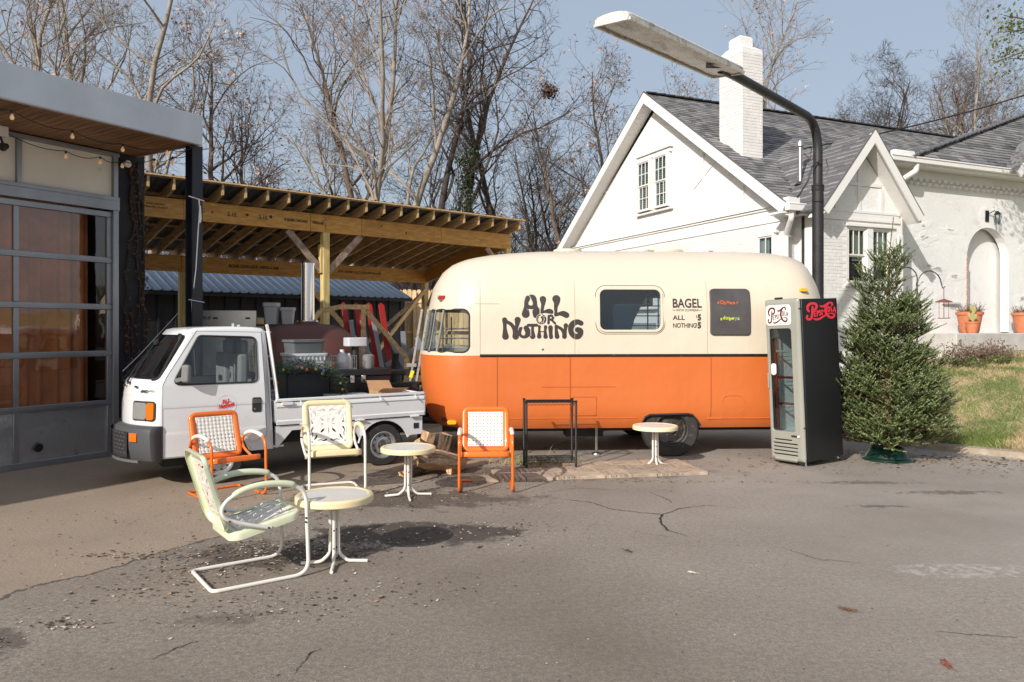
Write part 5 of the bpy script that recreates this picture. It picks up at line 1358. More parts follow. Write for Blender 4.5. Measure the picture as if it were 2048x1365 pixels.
o = march(f_rbox(X_, Z_, 4.053, 1.895, 0.53, 0.60, 0.045), 3.77, 1.58, 0.015, lambda x, z: sy(x, z, 0.012)).build("magnetic_board", MT['board'], trailer)
s_ = o.modifiers.new("t", 'SOLIDIFY'); s_.thickness = 0.016; s_.offset = 0
lr = random.Random(3)
for word, z0, mats_, x0, st_ in (("sChmear", 2.00, ((0.60, .11, .03), (0.8, .2, .02)), 3.89, 0.043), ("sdnbwic", 1.795, ((0.50, .58, .08), (.3, .45, .7)), 3.93, 0.038)):
    ma = M("magnet_letter_a", mats_[0], 0.35); mb2 = M("magnet_letter_b", mats_[1], 0.35)
    for i, ch in enumerate(word):
        mb = MB(); a = lr.uniform(-.25, .25); zz_ = z0 + lr.uniform(-.008, .008)
        vs, fs = text_mesh(ch, 0.062, 0.0025, align='CENTER')
        def pl_(v, off): return sy(x0 + i * st_ + v[0] * math.cos(a) - v[1] * math.sin(a), zz_ + v[0] * math.sin(a) + v[1] * math.cos(a), off)
        mb.add([pl_(v, 0.027) for v in vs], fs); mb.build("magnet_letter", mb2 if (word[0] == 's' and i in (5,) and word[1] == 'd') else ma, trailer, smooth=False, fix=False)
# things inside seen through the glass
m = MB()
for z in (1.45, 1.55, 1.68): m.tube([(0.28, 0.75, z), (0.75, 0.45, z), (1.0, 0.75, z)], 0.012, 6)
for x, y in ((0.30, .72), (0.72, .47), (0.95, .8), (.4, 1.3)): m.tube([(x, y, 1.1), (x, y, 1.85)], 0.012, 6)
m.build("inner_rack", MT['steel'], trailer)
m = MB(); m.box((0.65, 1.1, 1.62), (0.8, 0.04, 0.05)); m.build("inner_beam", MT['old_wood'], trailer)
m = MB(); m.box((1.1, 1.3, 1.45), (0.03, 1.2, 0.9)); m.box((0.6, 1.2, 1.28), (0.9, 1.3, 0.03)); m.build("inner_counter", MT['white_trim'], trailer)
m = MB()
for k in range(7): m.tube([(2.95, 0.9, 1.68 + k * 0.012), (3.3, 0.9, 1.68 + k * 0.012)], 0.004, 4)
for z in (1.72, 1.86, 2.0, 2.12): m.tube([(2.9, 0.9, z), (3.35, 0.9, z)], 0.008, 5)
for x in (2.92, 3.18, 3.33): m.tube([(x, 0.9, 1.2), (x, 0.9, 2.2)], 0.010, 6)
m.build("inner_wire_shelf", MT['white_trim'], trailer)
# ------------------------------------------------------------------ small white cab-over pickup
TW = 1.395
truck = thing("pickup_truck", "small white cab-over pickup truck parked before the garage", "truck", (-3.934, 7.797, 0), R(34.2))
truck.scale = (1.025, 1, 1)
def bow(y, k=1.0): return 0.24 * abs(2 * y / TW - 1) ** 2.4 * k
PROF = [(0.065, .33, 1), (0.045, .5, 1), (0.03, .70, 1), (0.036, .90, 1), (0.058, 1.06, 1), (0.075, 1.13, 1)]
for i in range(1, 7): t = i / 6; PROF.append((0.075 + 0.395 * t, 1.13 + 0.53 * t, 1 - 0.55 * t))
PROF += [(0.50, 1.692, .40), (0.58, 1.71, .28), (0.75, 1.722, .1), (1.0, 1.728, 0), (1.25, 1.722, 0), (1.34, 1.712, 0), (1.38, 1.685, 0), (1.39, 1.60, 0), (1.405, 1.35, 0), (1.42, 1.1, 0), (1.435, .8, 0), (1.452, .5, 0), (1.455, .34, 0)]
def cab_loft(ins=0.0, zfloor=None):
    ys_ = [0, .006, .02, .05, .10, .17, .26, .38, .54, .6975]; ys_ = ys_ + [TW - y for y in ys_[:-1]][::-1]
    es_2 = [.045, .028, .012, .003, 0, 0, 0, 0, 0, 0]; es_2 = es_2 + es_2[:-1][::-1]
    m = MB(); k = len(PROF); rows = []
    for y, e in zip(ys_, es_2):
        y2 = ins + y * (TW - 2 * ins) / TW; row = []
        for (x, z, bk) in PROF:
            xx = x + bow(y, bk) ; zz_ = z
            if x < 0.5: xx += e * 0.8 + ins * 1.3; zz_ -= (e + ins) * .5 if z > 1.6 else 0
            elif z > 1.6: zz_ -= e + ins
            if x > 1.3: xx -= e * .5 + ins
            if zfloor is not None and zz_ < zfloor: zz_ = zfloor - (0.34 - z) * 0.001
            lean = max(0, zz_ - 1.1) / .6 * .10
            row.append((xx, TW / 2 + (y2 - TW / 2) * (1 - lean), zz_))
        rows.append(row)
    m.v = [p for r_ in rows for p in r_]
    for i in range(len(rows) - 1):
        for j in range(k): m.f.append([i * k + j, i * k + (j + 1) % k, (i + 1) * k + (j + 1) % k, (i + 1) * k + j]); m.m.append(0)
    m.f.append(list(range(k))); m.m.append(0); m.f.append([(len(rows) - 1) * k + j for j in range(k)][::-1]); m.m.append(0)
    return m
MT['cab_in'] = M("cab_interior", (0.26, 0.26, 0.265), 0.8)
cab = cab_loft().build("cab", [MT['truck_white'], MT['cab_in']], truck, ang=40)
inn = cab_loft(0.035, 0.66).build("tmp", [MT['cab_in'], MT['cab_in']], truck)
for p in inn.data.polygons: p.material_index = 1
WIN = [(.40, 1.105), (.672, 1.625), (1.262, 1.605), (1.268, 1.105)]
def round_poly(poly, r_, seg=4):
    n = len(poly); ctrl = [((poly[i % n][0], poly[i % n][1], 0), r_) for i in range(n)]
    mid = ((poly[0][0] + poly[-1][0]) / 2, (poly[0][1] + poly[-1][1]) / 2, 0)
    pts = arc_path([(mid, 0)] + ctrl + [(mid, 0)], seg); return [(p.x, p.y) for p in pts[:-1]]
winr = round_poly(WIN, 0.06)
c1 = MB(); c1.prism(winr, -0.4, 1.8, 'xz'); c1 = c1.build("tmp", MT['cab_in'], truck, smooth=False)
wsc = round_poly([(0.06, 1.160), (TW - .06, 1.160), (TW - .085, 1.635), (.085, 1.635)], 0.06)
c2 = MB(); c2.prism(wsc, -0.4, 0.66, 'yz'); c2 = c2.build("tmp", MT['cab_in'], truck, smooth=False)
c3 = MB(); c3.prism(round_poly([(0.2, 1.18), (TW - .2, 1.18), (TW - .24, 1.58), (.24, 1.58)], 0.05), 1.2, 1.6, 'yz'); c3 = c3.build("tmp", MT['cab_in'], truck, smooth=False)
c4 = MB()
arcw = [(0.875 + 0.345 * math.cos(t), 0.235 + 0.345 * math.sin(t)) for t in np.linspace(-0.3, math.pi + 0.3, 22)]
c4.prism(arcw, -0.2, 0.34, 'xz'); c4.prism(arcw, TW - .34, TW + .2, 'xz'); c4 = c4.build("tmp", MT['cab_in'], truck, smooth=False)
for c_ in (inn, c1, c2, c3, c4): boolean(cab, c_)
bake(cab, (inn, c1, c2, c3, c4)); cab.data.shade_smooth(); cab.data.set_sharp_from_angle(angle=R(38))
def tside(z): return 0.0 + max(0, z - 1.1) / .6 * .07
# near door: plate proud of the cab side, with its window frame, creases, handle and glass
def poly_sdf(X, Y, poly):
    F = np.full(X.shape, 1e9); inside = np.zeros(X.shape, bool); n = len(poly)
    for i in range(n):
        (x0, y0), (x1, y1) = poly[i], poly[(i + 1) % n]; dx, dy = x1 - x0, y1 - y0
        t = np.clip(((X - x0) * dx + (Y - y0) * dy) / (dx * dx + dy * dy + 1e-12), 0, 1); F = np.minimum(F, np.hypot(X - x0 - t * dx, Y - y0 - t * dy))
        c = ((y0 <= Y) & (y1 > Y)) | ((y1 <= Y) & (y0 > Y)); xi = x0 + (Y - y0) / (dy if abs(dy) > 1e-12 else 1e-12) * dx; inside ^= c & (X < xi)
    return np.where(inside, -F, F)
DOOR = [(.315, .345), (.315, 1.10), (.35, 1.185), (.655, 1.675), (1.325, 1.66), (1.345, 1.1), (1.365, .50), (1.20, .44), (1.17, .50), (1.02, .575), (.875, .60), (.73, .575), (.62, .50), (.55, .38), (.545, .345)]
X_, Z_ = grid(.30, 1.38, .33, 1.69, .0125)
F = np.maximum(poly_sdf(X_, Z_, DOOR), -poly_sdf(X_, Z_, winr))
for (nm, sgn) in (("door", 0), ("door", 1)):
    def dpl(x, z):
        y = tside(z) - 0.006 - (0.004 * ss((z - .86) / .01) - 0.004 * ss((z - .88) / .3)) if True else 0
        y -= 0.004 * (ss((.60 - z) / .012))
        return (x, y if sgn == 0 else TW - y, z)
    dr = march(F, .30, .33, .0125, dpl).build(nm, MT['truck_white'], truck, ang=50)
    if sgn == 0: near_door = dr
def tri(pts, r_, name, mat, par, seg=6, closed=False, off=0.008, flip=False):
    m = MB(); m.tube([(x, (tside(z) - off) if not flip else TW - tside(z) + off, z) for x, z in pts], r_, seg, closed=closed); return m.build(name, MT[mat], par)
tri(DOOR[:7], 0.0035, "door_gap", 'dark_steel', truck, 4, off=0.0045)
tri(winr, 0.011, "window_seal", 'black_plastic', near_door, 6, True); tri(winr, 0.011, "window_seal", 'black_plastic', truck, 6, True, flip=True)
for sgn in (0, 1):
    m = MB(); m.v = [(x, (tside(z) + 0.003) if sgn == 0 else TW - tside(z) - 0.003, z) for x, z in winr]; m.f = [list(range(len(winr)))]; m.m = [0]
    m.build("side_window", MT['truck_glass'], near_door if sgn == 0 else truck, smooth=False)
m = MB()
for (z, x1, h_) in ((.868, 1.343, .006), (.862, 1.343, .003), (.575, 1.30, .006)): m.bar((.32, -0.0065, z), (x1, -0.0065, z), 0.006, h_)
m.build("door_crease", MT['truck_white'], near_door)
m = MB(); m.prism(rrect(.10, .165, .02, 4, 1.262, .85), -0.012, -0.004, 'xz'); m.build("handle_recess", MT['black_plastic'], near_door)
m = MB(); m.prism(rrect(.085, .05, .012, 3, 1.262, .89), -0.022, -0.010, 'xz'); m.lathe([(0.0, -0.018), (0.014, -0.016), (0.016, -0.01)], 12, (1.245, 0, .80), 'y', capend=False); m.build("door_handle", MT['grey_plastic'], near_door, bevel=0.004)
# decal on the door
MT['red_print'] = M("red_decal_print", (0.62, 0.03, 0.03), 0.4); MT['decal_ring'] = M("decal_ring", (0.55, 0.55, 0.55), 0.4)
X_, Y_ = grid(190, 1730, 190, 1050, 14.0)
sc_ = 0.160 / 1480; ca_, sa_ = math.cos(.16), math.sin(.16)
mb = march(aon_fields(X_, Y_) - 6, 190, 190, 14.0, lambda u, v: (.942 + ((u - 960) * ca_ + (v - 610) * sa_) * sc_, -0.0115, .885 + ((u - 960) * sa_ - (v - 610) * ca_) * sc_))
add_text(mb, "BAGELS & SUCH", 0.016, lambda x, y: (.905 + x * .98 + y * -.1, -0.0115, .822 + y + x * .16), mi=0)
mb.build("round_decal", MT['red_print'], near_door, smooth=False, fix=False)
mb = MB(); mb.tube([(.942 + .098 * math.cos(a), -0.0105, .872 + .098 * math.sin(a)) for a in np.linspace(0, 6.2832, 40)[:-1]], 0.0012, 4, closed=True); mb.build("decal_ring", MT['decal_ring'], near_door)
# windscreen
def wsurf(y, t, off=0.0):
    z = 1.13 + 0.53 * t; x = 0.075 + 0.395 * t + bow(y, 1 - .55 * t)
    lean = max(0, z - 1.1) / .6 * .10
    return (x - off * .75, TW / 2 + (y - TW / 2) * (1 - lean), z + off * .6)
m = MB(); nu, nv = 24, 6
m.v = [wsurf(.04 + (TW - .08) * i / nu, .04 + .93 * j / nv, -0.004) for j in range(nv + 1) for i in range(nu + 1)]
for j in range(nv):
    for i in range(nu): m.f.append([j * (nu + 1) + i, j * (nu + 1) + i + 1, (j + 1) * (nu + 1) + i + 1, (j + 1) * (nu + 1) + i]); m.m.append(0)
m.build("windscreen", MT['truck_glass'], truck)
m = MB(); m.tube([wsurf(p[0] + 0.0, (p[1] - 1.13) / .53, 0.0) for p in wsc], 0.016, 6, closed=True); m.build("windscreen_seal", MT['black_plastic'], truck)
m = MB(); m.v = [(1.40, .2, 1.18), (1.40, TW - .2, 1.18), (1.39, TW - .24, 1.58), (1.39, .24, 1.58)]; m.f = [[0, 1, 2, 3]]; m.m = [0]; m.build("rear_window", MT['truck_glass'], truck, smooth=False)
for (y0, t0, y1, t1) in ((.50, -.03, .78, .60), (.98, -.03, 1.22, .5)):
    m = MB(); m.tube([wsurf(y0, t0, .03), wsurf((y0 + y1) / 2, (t0 + t1) / 2, .03), wsurf(y1, t1, .012)], [.012, .008, .005], 6); m.tube([wsurf(y1 - .2, t1 - .42, .01), wsurf(y1 + .05, t1 + .2, .01)], .006, 5); m.lathe([(0, .03), (.02, .02), (.022, 0)], 8, wsurf(y0, t0 - .02, 0)); m.build("wiper", MT['black_plastic'], truck)
for y in (.62, .30, 1.1):
    m = MB(); p = wsurf(y, -.09, .0); m.box(p, (.02, .05, .018)); m.build("washer_jet", MT['black_plastic'], truck)
# nose furniture follows the bowed front
def nose(y, z, off=0.0):
    x = None
    for (a, za, k), (b, zb, k2) in zip(PROF[:6], PROF[1:6]):
        if z <= zb: x = a + (b - a) * (z - za) / (zb - za); break
    if x is None: x = .075
    e = max(0, .05 - min(y, TW - y)) * .9 if min(y, TW - y) < .05 else 0
    d = (bow(y + .01) - bow(y - .01)) / .02; n = Vector((-1, d, 0)).normalized()
    return (x + bow(y) + e * .3 + n.x * off, y + n.y * off, z)
def npatch(y0, y1, z0, z1, off, name, mat, par, r_=.03, nu=14, nz=6, th=None):
    pts = rrect(y1 - y0, z1 - z0, r_, 4, (y0 + y1) / 2, (z0 + z1) / 2); m = MB(); n = len(pts); cy, cz = (y0 + y1) / 2, (z0 + z1) / 2
    vs = [nose(p[0], p[1], -0.004) for p in pts]
    for s_ in (1.0, .7, .35): vs += [nose(cy + (p[0] - cy) * s_, cz + (p[1] - cz) * s_, off) for p in pts]
    vs.append(nose(cy, cz, off)); m.v = vs
    for k in range(3):
        for j in range(n): m.f.append([k * n + j, k * n + (j + 1) % n, (k + 1) * n + (j + 1) % n, (k + 1) * n + j]); m.m.append(0)
    for j in range(n): m.f.append([3 * n + j, 3 * n + (j + 1) % n, 4 * n]); m.m.append(0)
    return m.build(name, MT[mat], par, ang=45)
for s_ in (0, 1):
    def yy(a, b): return (a, b) if s_ == 0 else (TW - b, TW - a)
    a, b = yy(.03, .325); hb = npatch(a, b, .725, .935, .008, "headlight", 'black_plastic', truck, .035)
    a, b = yy(.122, .312); npatch(a, b, .742, .918, .014, "headlight_lens", 'clear_lens', hb, .03)
    a, b = yy(.041, .118); npatch(a, b, .742, .918, .016, "indicator_lens", 'orange_lens', hb, .02)
# badge: open ring with the upright bars
m = MB(); bp_ = [(-.032, .04), (.032, .04), (.026, -.042), (-.026, -.042)]
for (p, q) in zip(bp_, bp_[1:] + bp_[:1]): m.bar(nose(.70 + p[0], .865 + p[1], .008), nose(.70 + q[0], .865 + q[1], .008), .012, .008, up=(1, 0, 0))
for dy in (-.014, .014): m.bar(nose(.70 + dy * 1.2, .898, .008), nose(.70 + dy * .9, .832, .008), .010, .008, up=(1, 0, 0))
m.bar(nose(.686, .865, .008), nose(.714, .865, .008), .010, .008, up=(1, 0, 0)); m.build("front_badge", MT['chrome'], truck)
mb = MB(); add_text(mb, "4WD", .045, lambda x, y: nose(.235 - x, 1.02 + y, .004), bold=.002, shear=.2); mb.build("badge_lettering", MT['black_plastic'], truck, smooth=False, fix=False)
mb = MB(); add_text(mb, "ATTACK", .028, lambda x, y: nose(.125 - x * .6, 1.032 + y, .004), bold=.0008); mb.build("badge_lettering", MT['steel'], truck, smooth=False, fix=False)
m = MB()
for i in range(28):
    y0, y1 = .04 + (TW - .08) * i / 28, .04 + (TW - .08) * (i + 1) / 28; m.bar(nose(y0, .988, .001), nose(y1, .988, .001), .006, .004)
m.build("nose_crease", MT['truck_white'], truck)
# bumper
m = MB(); nu = 40; sec = [(.30, .02), (.33, .05), (.45, .07), (.60, .075), (.645, .065), (.668, .03), (.668, -.01)]
vs = []
for i in range(nu + 1):
    y = -0.012 + (TW + .024) * i / nu; yc = min(max(y, .0), TW)
    for (z, off) in sec:
        p = Vector((bow(yc) + .03, yc, z)); d = (bow(min(TW, yc + .02)) - bow(max(0, yc - .02))) / .04
        nrm = Vector((-1, d, 0)).normalized(); q = p + nrm * off
        vs.append((min(q.x, .30) if 0.02 < yc < TW - 0.02 else .305, min(max(q.y, -0.014), TW + .014), z))
k = len(sec); fs = [(i * k + j, i * k + j + 1, (i + 1) * k + j + 1, (i + 1) * k + j) for i in range(nu) for j in range(k - 1)]
m.add(vs, fs); o = m.build("front_bumper", MT['grey_plastic'], truck, ang=40); so = o.modifiers.new("t", 'SOLIDIFY'); so.thickness = .02; so.offset = 0
m = MB(); m.prism(rrect(.22, .30, .03, 3, .21, .475), -.013, -.002, 'xz')
def bnose(y, z, off): 
    d = (bow(y + .01) - bow(y - .01)) / .02; n_ = Vector((-1, d, 0)).normalized(); p = Vector((bow(y) + .03, y, z)) + n_ * (.084 + off); return (p.x, p.y, z)
for s_ in (0, 1):
    y0, y1 = (.15, .24) if s_ == 0 else (TW - .24, TW - .15)
    mm = MB(); mm.add([bnose(a, z, o2) for o2 in (-.01, .016) for a, z in ((y0, .515), (y1, .515), (y1, .605), (y0, .605))], [(4, 5, 6, 7), (0, 1, 5, 4), (1, 2, 6, 5), (2, 3, 7, 6), (3, 0, 4, 7)]); mm.build("bumper_indicator", MT['orange_lens'], truck, bevel=.004)
MT['grille_mat'] = M("grille_grey", (0.13, 0.13, 0.13), 0.4, bump=(200, .1))
mm = MB()
y0, y1 = .28, TW - .28
for r_ in range(6):
    for c_ in range(13):
        y = y0 + (y1 - y0) * (c_ + .5 * (r_ % 2)) / 13; z = .36 + r_ * .042
        if y + .06 > y1: continue
        a_, b_ = y, y + .058
        mm.add([bnose(a_, z, .006), bnose(b_, z, .006), bnose(b_ - .01, z + .030, .018), bnose((a_ + b_) / 2, z + .037, .018), bnose(a_ + .01, z + .030, .018), bnose(a_, z, .0), bnose(b_, z, .0)], [(0, 1, 2, 3, 4), (5, 6, 1, 0)])
mm.build("grille_louvres", MT['grille_mat'], truck, smooth=False)
mm = MB(); mm.add([bnose(a, z, .012) for a, z in ((.40, .34), (TW - .27, .34), (TW - .27, .63), (.40, .63))], [(0, 1, 2, 3)]) if False else None
mm = MB()
for i in range(22):
    a, b = .27 + (TW - .54) * i / 22, .27 + (TW - .54) * (i + 1) / 22; mm.add([bnose(a, .345, .0155), bnose(b, .345, .0155), bnose(b, .615, .0145), bnose(a, .615, .0145)], [(0, 1, 2, 3)])
mm.build("grille_back", MT['dark_steel'], truck, fix=False)
mm = MB()
for i in range(24):
    a, b = .12 + (TW - .24) * i / 24, .12 + (TW - .24) * (i + 1) / 24; mm.bar(bnose(a, .315, .015), bnose(b, .315, .015), .02, .025)
mm.build("bumper_lip", MT['grille_mat'], truck)
# mirror, aerial, roof clips
m = MB(); m.prism(rrect(.085, .19, .03, 4, .0, .0), -.035, .035, 'xz'); o = m.build("side_mirror", MT['grey_plastic'], truck, loc=(.525, -.085, 1.225), bevel=.02, seg=3); o.rotation_euler = (0, .05, R(-35))
MT['mirror_grey'] = M("mirror_grey_plastic", (0.18, 0.18, 0.18), 0.6, bump=(200, .2)); o.data.materials[0] = MT['mirror_grey']
m = MB(); m.bar((.50, -.03, 1.17), (.44, .0, 1.15), .05, .04); m.build("mirror_arm", MT['mirror_grey'], truck)
m = MB(); m.tube([(.10, 1.28, 1.20), (.30, 1.36, 1.40), (.72, 1.40, 1.90)], [.006, .005, .003], 6); m.build("aerial", MT['steel'], truck)
m = MB(); m.box((1.04, .12, 1.735), (.02, .02, .05)); m.build("roof_clip", MT['truck_white'], truck)
# interior
m = MB(); m.prism([(.34, .66), (.50, .66), (.52, 1.10), (.36, 1.12)], .08, TW - .08, 'xz'); m.build("dashboard", MT['cab_in'], truck, bevel=.02)
for y in (.36, 1.03):
    m = MB(); m.box((.92, y, .82), (.45, .46, .16)); m.box((1.16, y, 1.14), (.10, .44, .55)); m.box((1.2, y, 1.49), (.07, .24, .16)); m.build("seat", MT['cab_in'], truck, bevel=.03, seg=3)
m = MB(); m.tube([(.52 + .05 * math.sin(a), 1.03 + .18 * math.cos(a), 1.14 + .15 * math.sin(a)) for a in np.linspace(0, 6.283, 25)[:-1]], .013, 6, closed=True); m.tube([(.52, .86, 1.14), (.52, 1.2, 1.14)], .012, 6); m.tube([(.52, 1.03, 1.14), (.3, 1.03, 1.0)], .02, 6); m.build("steering_wheel", MT['black_plastic'], truck)
m = MB(); m.prism(rrect(.20, .06, .025, 3, .70, 1.55), .35, .37, 'yz'); m.build("room_mirror", MT['black_plastic'], truck)
m = MB(); p = wsurf(.22, .80, .004); m.lathe([(0, 0), (.035, 0.002)], 14, (0, 0, 0), 'z', capend=False); o = m.build("inspection_sticker", MT['orange_lens'], truck, loc=p, fix=False); o.rotation_euler = (0, R(-52), R(-20))
# load bed
BX0, BX1, BZ = 1.475, 3.32, .66
bed = bpy.data.objects.new("load_bed", None); link(bed, truck)
m = MB(); m.box(((BX0 + BX1) / 2, TW / 2, BZ - .02), (BX1 - BX0, TW - .06, .04))
for i in range(9): m.box(((BX0 + BX1) / 2, .14 + i * .14, BZ + .004), (BX1 - BX0 - .04, .06, .008))
m.build("bed_floor", MT['truck_white'], bed)
def side_panel(y, s_):
    sec = [(.600, 0), (.600, .022), (.640, .026), (.655, .016), (.79, .016), (.805, .026), (.83, .024), (.855, .012), (.86, -.004)]
    m = MB(); vs = []
    for x in (BX0 + .01, BX1 - .005):
        for (z, d) in sec: vs.append((x, y - s_ * d, z))
        for (z, d) in sec[::-1]: vs.append((x, y + s_ * .012, z))
    n = len(sec) * 2; fs = [(j, (j + 1) % n, n + (j + 1) % n, n + j) for j in range(n)] + [tuple(range(n))[::-1], tuple(range(n, 2 * n))]
    m.add(vs, fs); o = m.build("side_board", MT['truck_white'], bed, ang=25)
    m = MB(); m.box(((BX0 + BX1) / 2, y - s_ * .006, .882), (BX1 - BX0, .045, .034)); m.build("top_rail", MT['truck_white'], o, bevel=.006)
    return o
nb_ = side_panel(.024, 1); side_panel(TW - .024, -1)
m = MB(); m.box((BX1 + .005, TW / 2, .74), (.03, TW - .02, .29)); m.build("tailgate", MT['truck_white'], bed, bevel=.006)
m = MB(); m.box((BX0 - .004, TW / 2, .76), (.02, TW - .04, .24)); m.build("headboard", MT['truck_white'], bed, bevel=.004)
for x in (1.748, 2.252, 2.716, 3.183):
    m = MB(); m.tube([(x, -.012, .865), (x, -.03, .845), (x + .004, -.035, .825), (x + .02, -.03, .812), (x + .035, -.012, .815)], .006, 6); m.build("rope_hook", MT['truck_white'], nb_)
m = MB(); m.prism(rrect(.13, .035, .012, 3, 1.60, .842), -.022, 0, 'xz'); m.build("gate_latch", MT['truck_white'], nb_, bevel=.004)
for x in (1.80, 2.46, 3.18):
    m = MB(); m.box((x, -.004, .592), (.10, .02, .022)); m.tube([(x - .06, -.012, .592), (x + .06, -.012, .592)], .008, 6); m.build("hinge", MT['truck_white'], nb_)
m = MB()
ax = 2.785
arc2 = [(ax + .335 * math.cos(t), .235 + .335 * math.sin(t)) for t in np.linspace(math.pi * .93, .30, 16)]
m.prism([(1.475, .585), (1.475, .345), (1.50, .345), (1.545, .40), (1.66, .53), (2.33, .53)] + [(2.40, .515)] + [p for p in arc2 if p[1] > .33 and p[0] > 2.47] + [(3.14, .36), (3.30, .36), (3.30, .585)], .02, .06, 'xz')
o = m.build("under_rail", MT['truck_white'], bed, smooth=False); 
m = MB(); m.box((1.50, .055, .36), (.14, .05, .02)); m.build("sill_end", MT['truck_white'], bed)
m = MB(); m.tube([(arc2[0][0], .03, arc2[0][1])] + [(p[0], .03, p[1]) for p in arc2[1:]], .012, 6); m.build("arch_lip", MT['truck_white'], bed)
m = MB(); m.bar((2.47, .03, .53), (2.50, .02, .40), .02, .05); m.build("stay", MT['truck_white'], bed)
m = MB(); m.box((3.215, .018, .47), (.07, .006, .07)); m.build("rail_hole", MT['dark_steel'], bed)
m = MB(); m.box((.92, TW / 2, .40), (1.1, .74, .42)); m.box((1.75, TW / 2, .47), (2.9, .74, .24)); m.box((2.4, TW / 2, .52), (1.8, .7, .10)); m.box((1.4, TW / 2, .45), (1.9, .6, .16)); m.box((2.785, TW / 2, .25), (.08, 1.1, .08)); m.box((.87, TW / 2, .26), (.08, 1.1, .08)); m.box((2.25, .22, .42), (.32, .24, .18)); m.build("underbody", MT['dark_steel'], truck)
m = MB(); m.box((2.33, .10, .41), (.12, .10, .18)); m.build("battery_box", MT['grille_mat'], truck, bevel=.01)
wheel(truck, (2.785, .115, .258), .258, .145, .155, 'wheel_silver', tread=36, lugs=4); wheel(truck, (2.785, TW - .115, .258), .258, .145, .155, 'wheel_silver', 1, tread=36)
wheel(truck, (.875, .115, .258), .258, .145, .155, 'wheel_silver', tread=36, lugs=4); wheel(truck, (.875, TW - .115, .258), .258, .145, .155, 'wheel_silver', 1, tread=36)
# guard frame behind the cab
for y in (.035, TW - .035):
    m = MB(); m.bar((1.50, y, .90), (1.41, y + (.05 if y < .5 else -.05), 1.68), .03, .035); m.bar((1.41, y + (.05 if y < .5 else -.05), 1.68), (1.395, y + (.05 if y < .5 else -.05), 1.75), .03, .03); m.build("guard_post", MT['truck_white'], truck, bevel=.004)
m = MB()
for z, x in ((1.66, 1.425), (1.38, 1.455), (1.12, 1.485)): m.tube([(x, .07, z), (x, TW - .07, z)], .012, 8)
m.build("guard_rail", MT['truck_white'], truck)
m = MB()
for y in (.3, .5, .7, .9, 1.1): m.tube([(1.49, y, 1.1), (1.43, y, 1.66)], .007, 6)
m.build("guard_bar", MT['truck_white'], truck)
MT['tray'] = MT['black_metal']
# ------------------------------------------------------------------ load on the truck and things behind it
def on_truck(x, y, z): c, s = math.cos(R(34.2)), math.sin(R(34.2)); x *= 1.025; return (-3.934 + x * c - y * s, 7.797 + x * s + y * c, z)
TR = R(34.2)
tb = thing("tool_box", "long black truck toolbox with two bright latches lying on the bed", "toolbox", on_truck(2.85, 1.10, .668), TR)
m = MB(); m.box((0, 0, .20), (.86, .36, .40)); m.build("chest", MT['black_metal'], tb, bevel=.012)
m = MB(); m.box((0, 0, .445), (.90, .40, .09)); m.build("lid", MT['black_metal'], tb, bevel=.012)
for x in (-.12, .04):
    m = MB(); m.box((x, -.192, .36), (.06, .02, .10)); m.box((x, -.21, .38), (.035, .02, .05)); m.build("latch", MT['chrome'], tb, bevel=.006)
cr = thing("black_crate", "black plastic crate under the stacked bins on the truck bed", "crate", on_truck(2.12, 1.02, .668), TR)
m = MB(); m.box((0, 0, .24), (.56, .42, .48)); m.build("crate_body", MT['black_plastic'], cr, bevel=.02)
m = MB(); m.box((0, 0, .49), (.60, .46, .05)); m.build("rim", MT['black_plastic'], cr, bevel=.01)
MT['bin_grey'] = M("dark_grey_bin", (0.11, 0.12, 0.13), 0.5, var=(4, .2)); MT['bin_white'] = M("white_plastic_bin", (0.55, 0.57, 0.60), 0.45, var=(4, .1))
def bin_(name, label, z, w_, d_, h_, mat, rz=0.0, ribs=False):
    t = thing(name, label, "bin", on_truck(2.13, 1.02, z), TR + rz, "plastic bins stacked on the truck bed")
    m = MB(); b0 = rrect(w_ * .86, d_ * .86, .04, 4); b1 = rrect(w_ * .95, d_ * .95, .05, 4); n = len(b0)
    m.add([(p[0], p[1], 0) for p in b0] + [(p[0], p[1], h_) for p in b1], [tuple(range(n))[::-1]] + [(j, (j + 1) % n, n + (j + 1) % n, n + j) for j in range(n)])
    b2 = rrect(w_ * .88, d_ * .88, .04, 4)
    m.add([(p[0], p[1], .02) for p in b0] + [(p[0], p[1], h_) for p in b2], [tuple(range(n))] + [(j, n + j, n + (j + 1) % n, (j + 1) % n) for j in range(n)])
    m.build("bin_body", mat, t, fix=False)
    m = MB(); m.prism(rrect(w_, d_, .05, 4), h_ - .035, h_, 'xy'); m.build("rim", mat, t, bevel=.005)
    if ribs:
        for i in range(9): box_obj("rib", mat, t, (-w_ * .40 + i * w_ * .1, -d_ * .465, h_ * .72), (.012, .02, h_ * .3))
bin_("plastic_bin", "white ribbed plastic bin, lower of the two stacked bins", 1.185, .52, .40, .20, MT['bin_white'], ribs=True)
bin_("plastic_bin", "dark grey plastic bin on top of the white bin", 1.39, .48, .36, .17, MT['bin_grey'], .06)
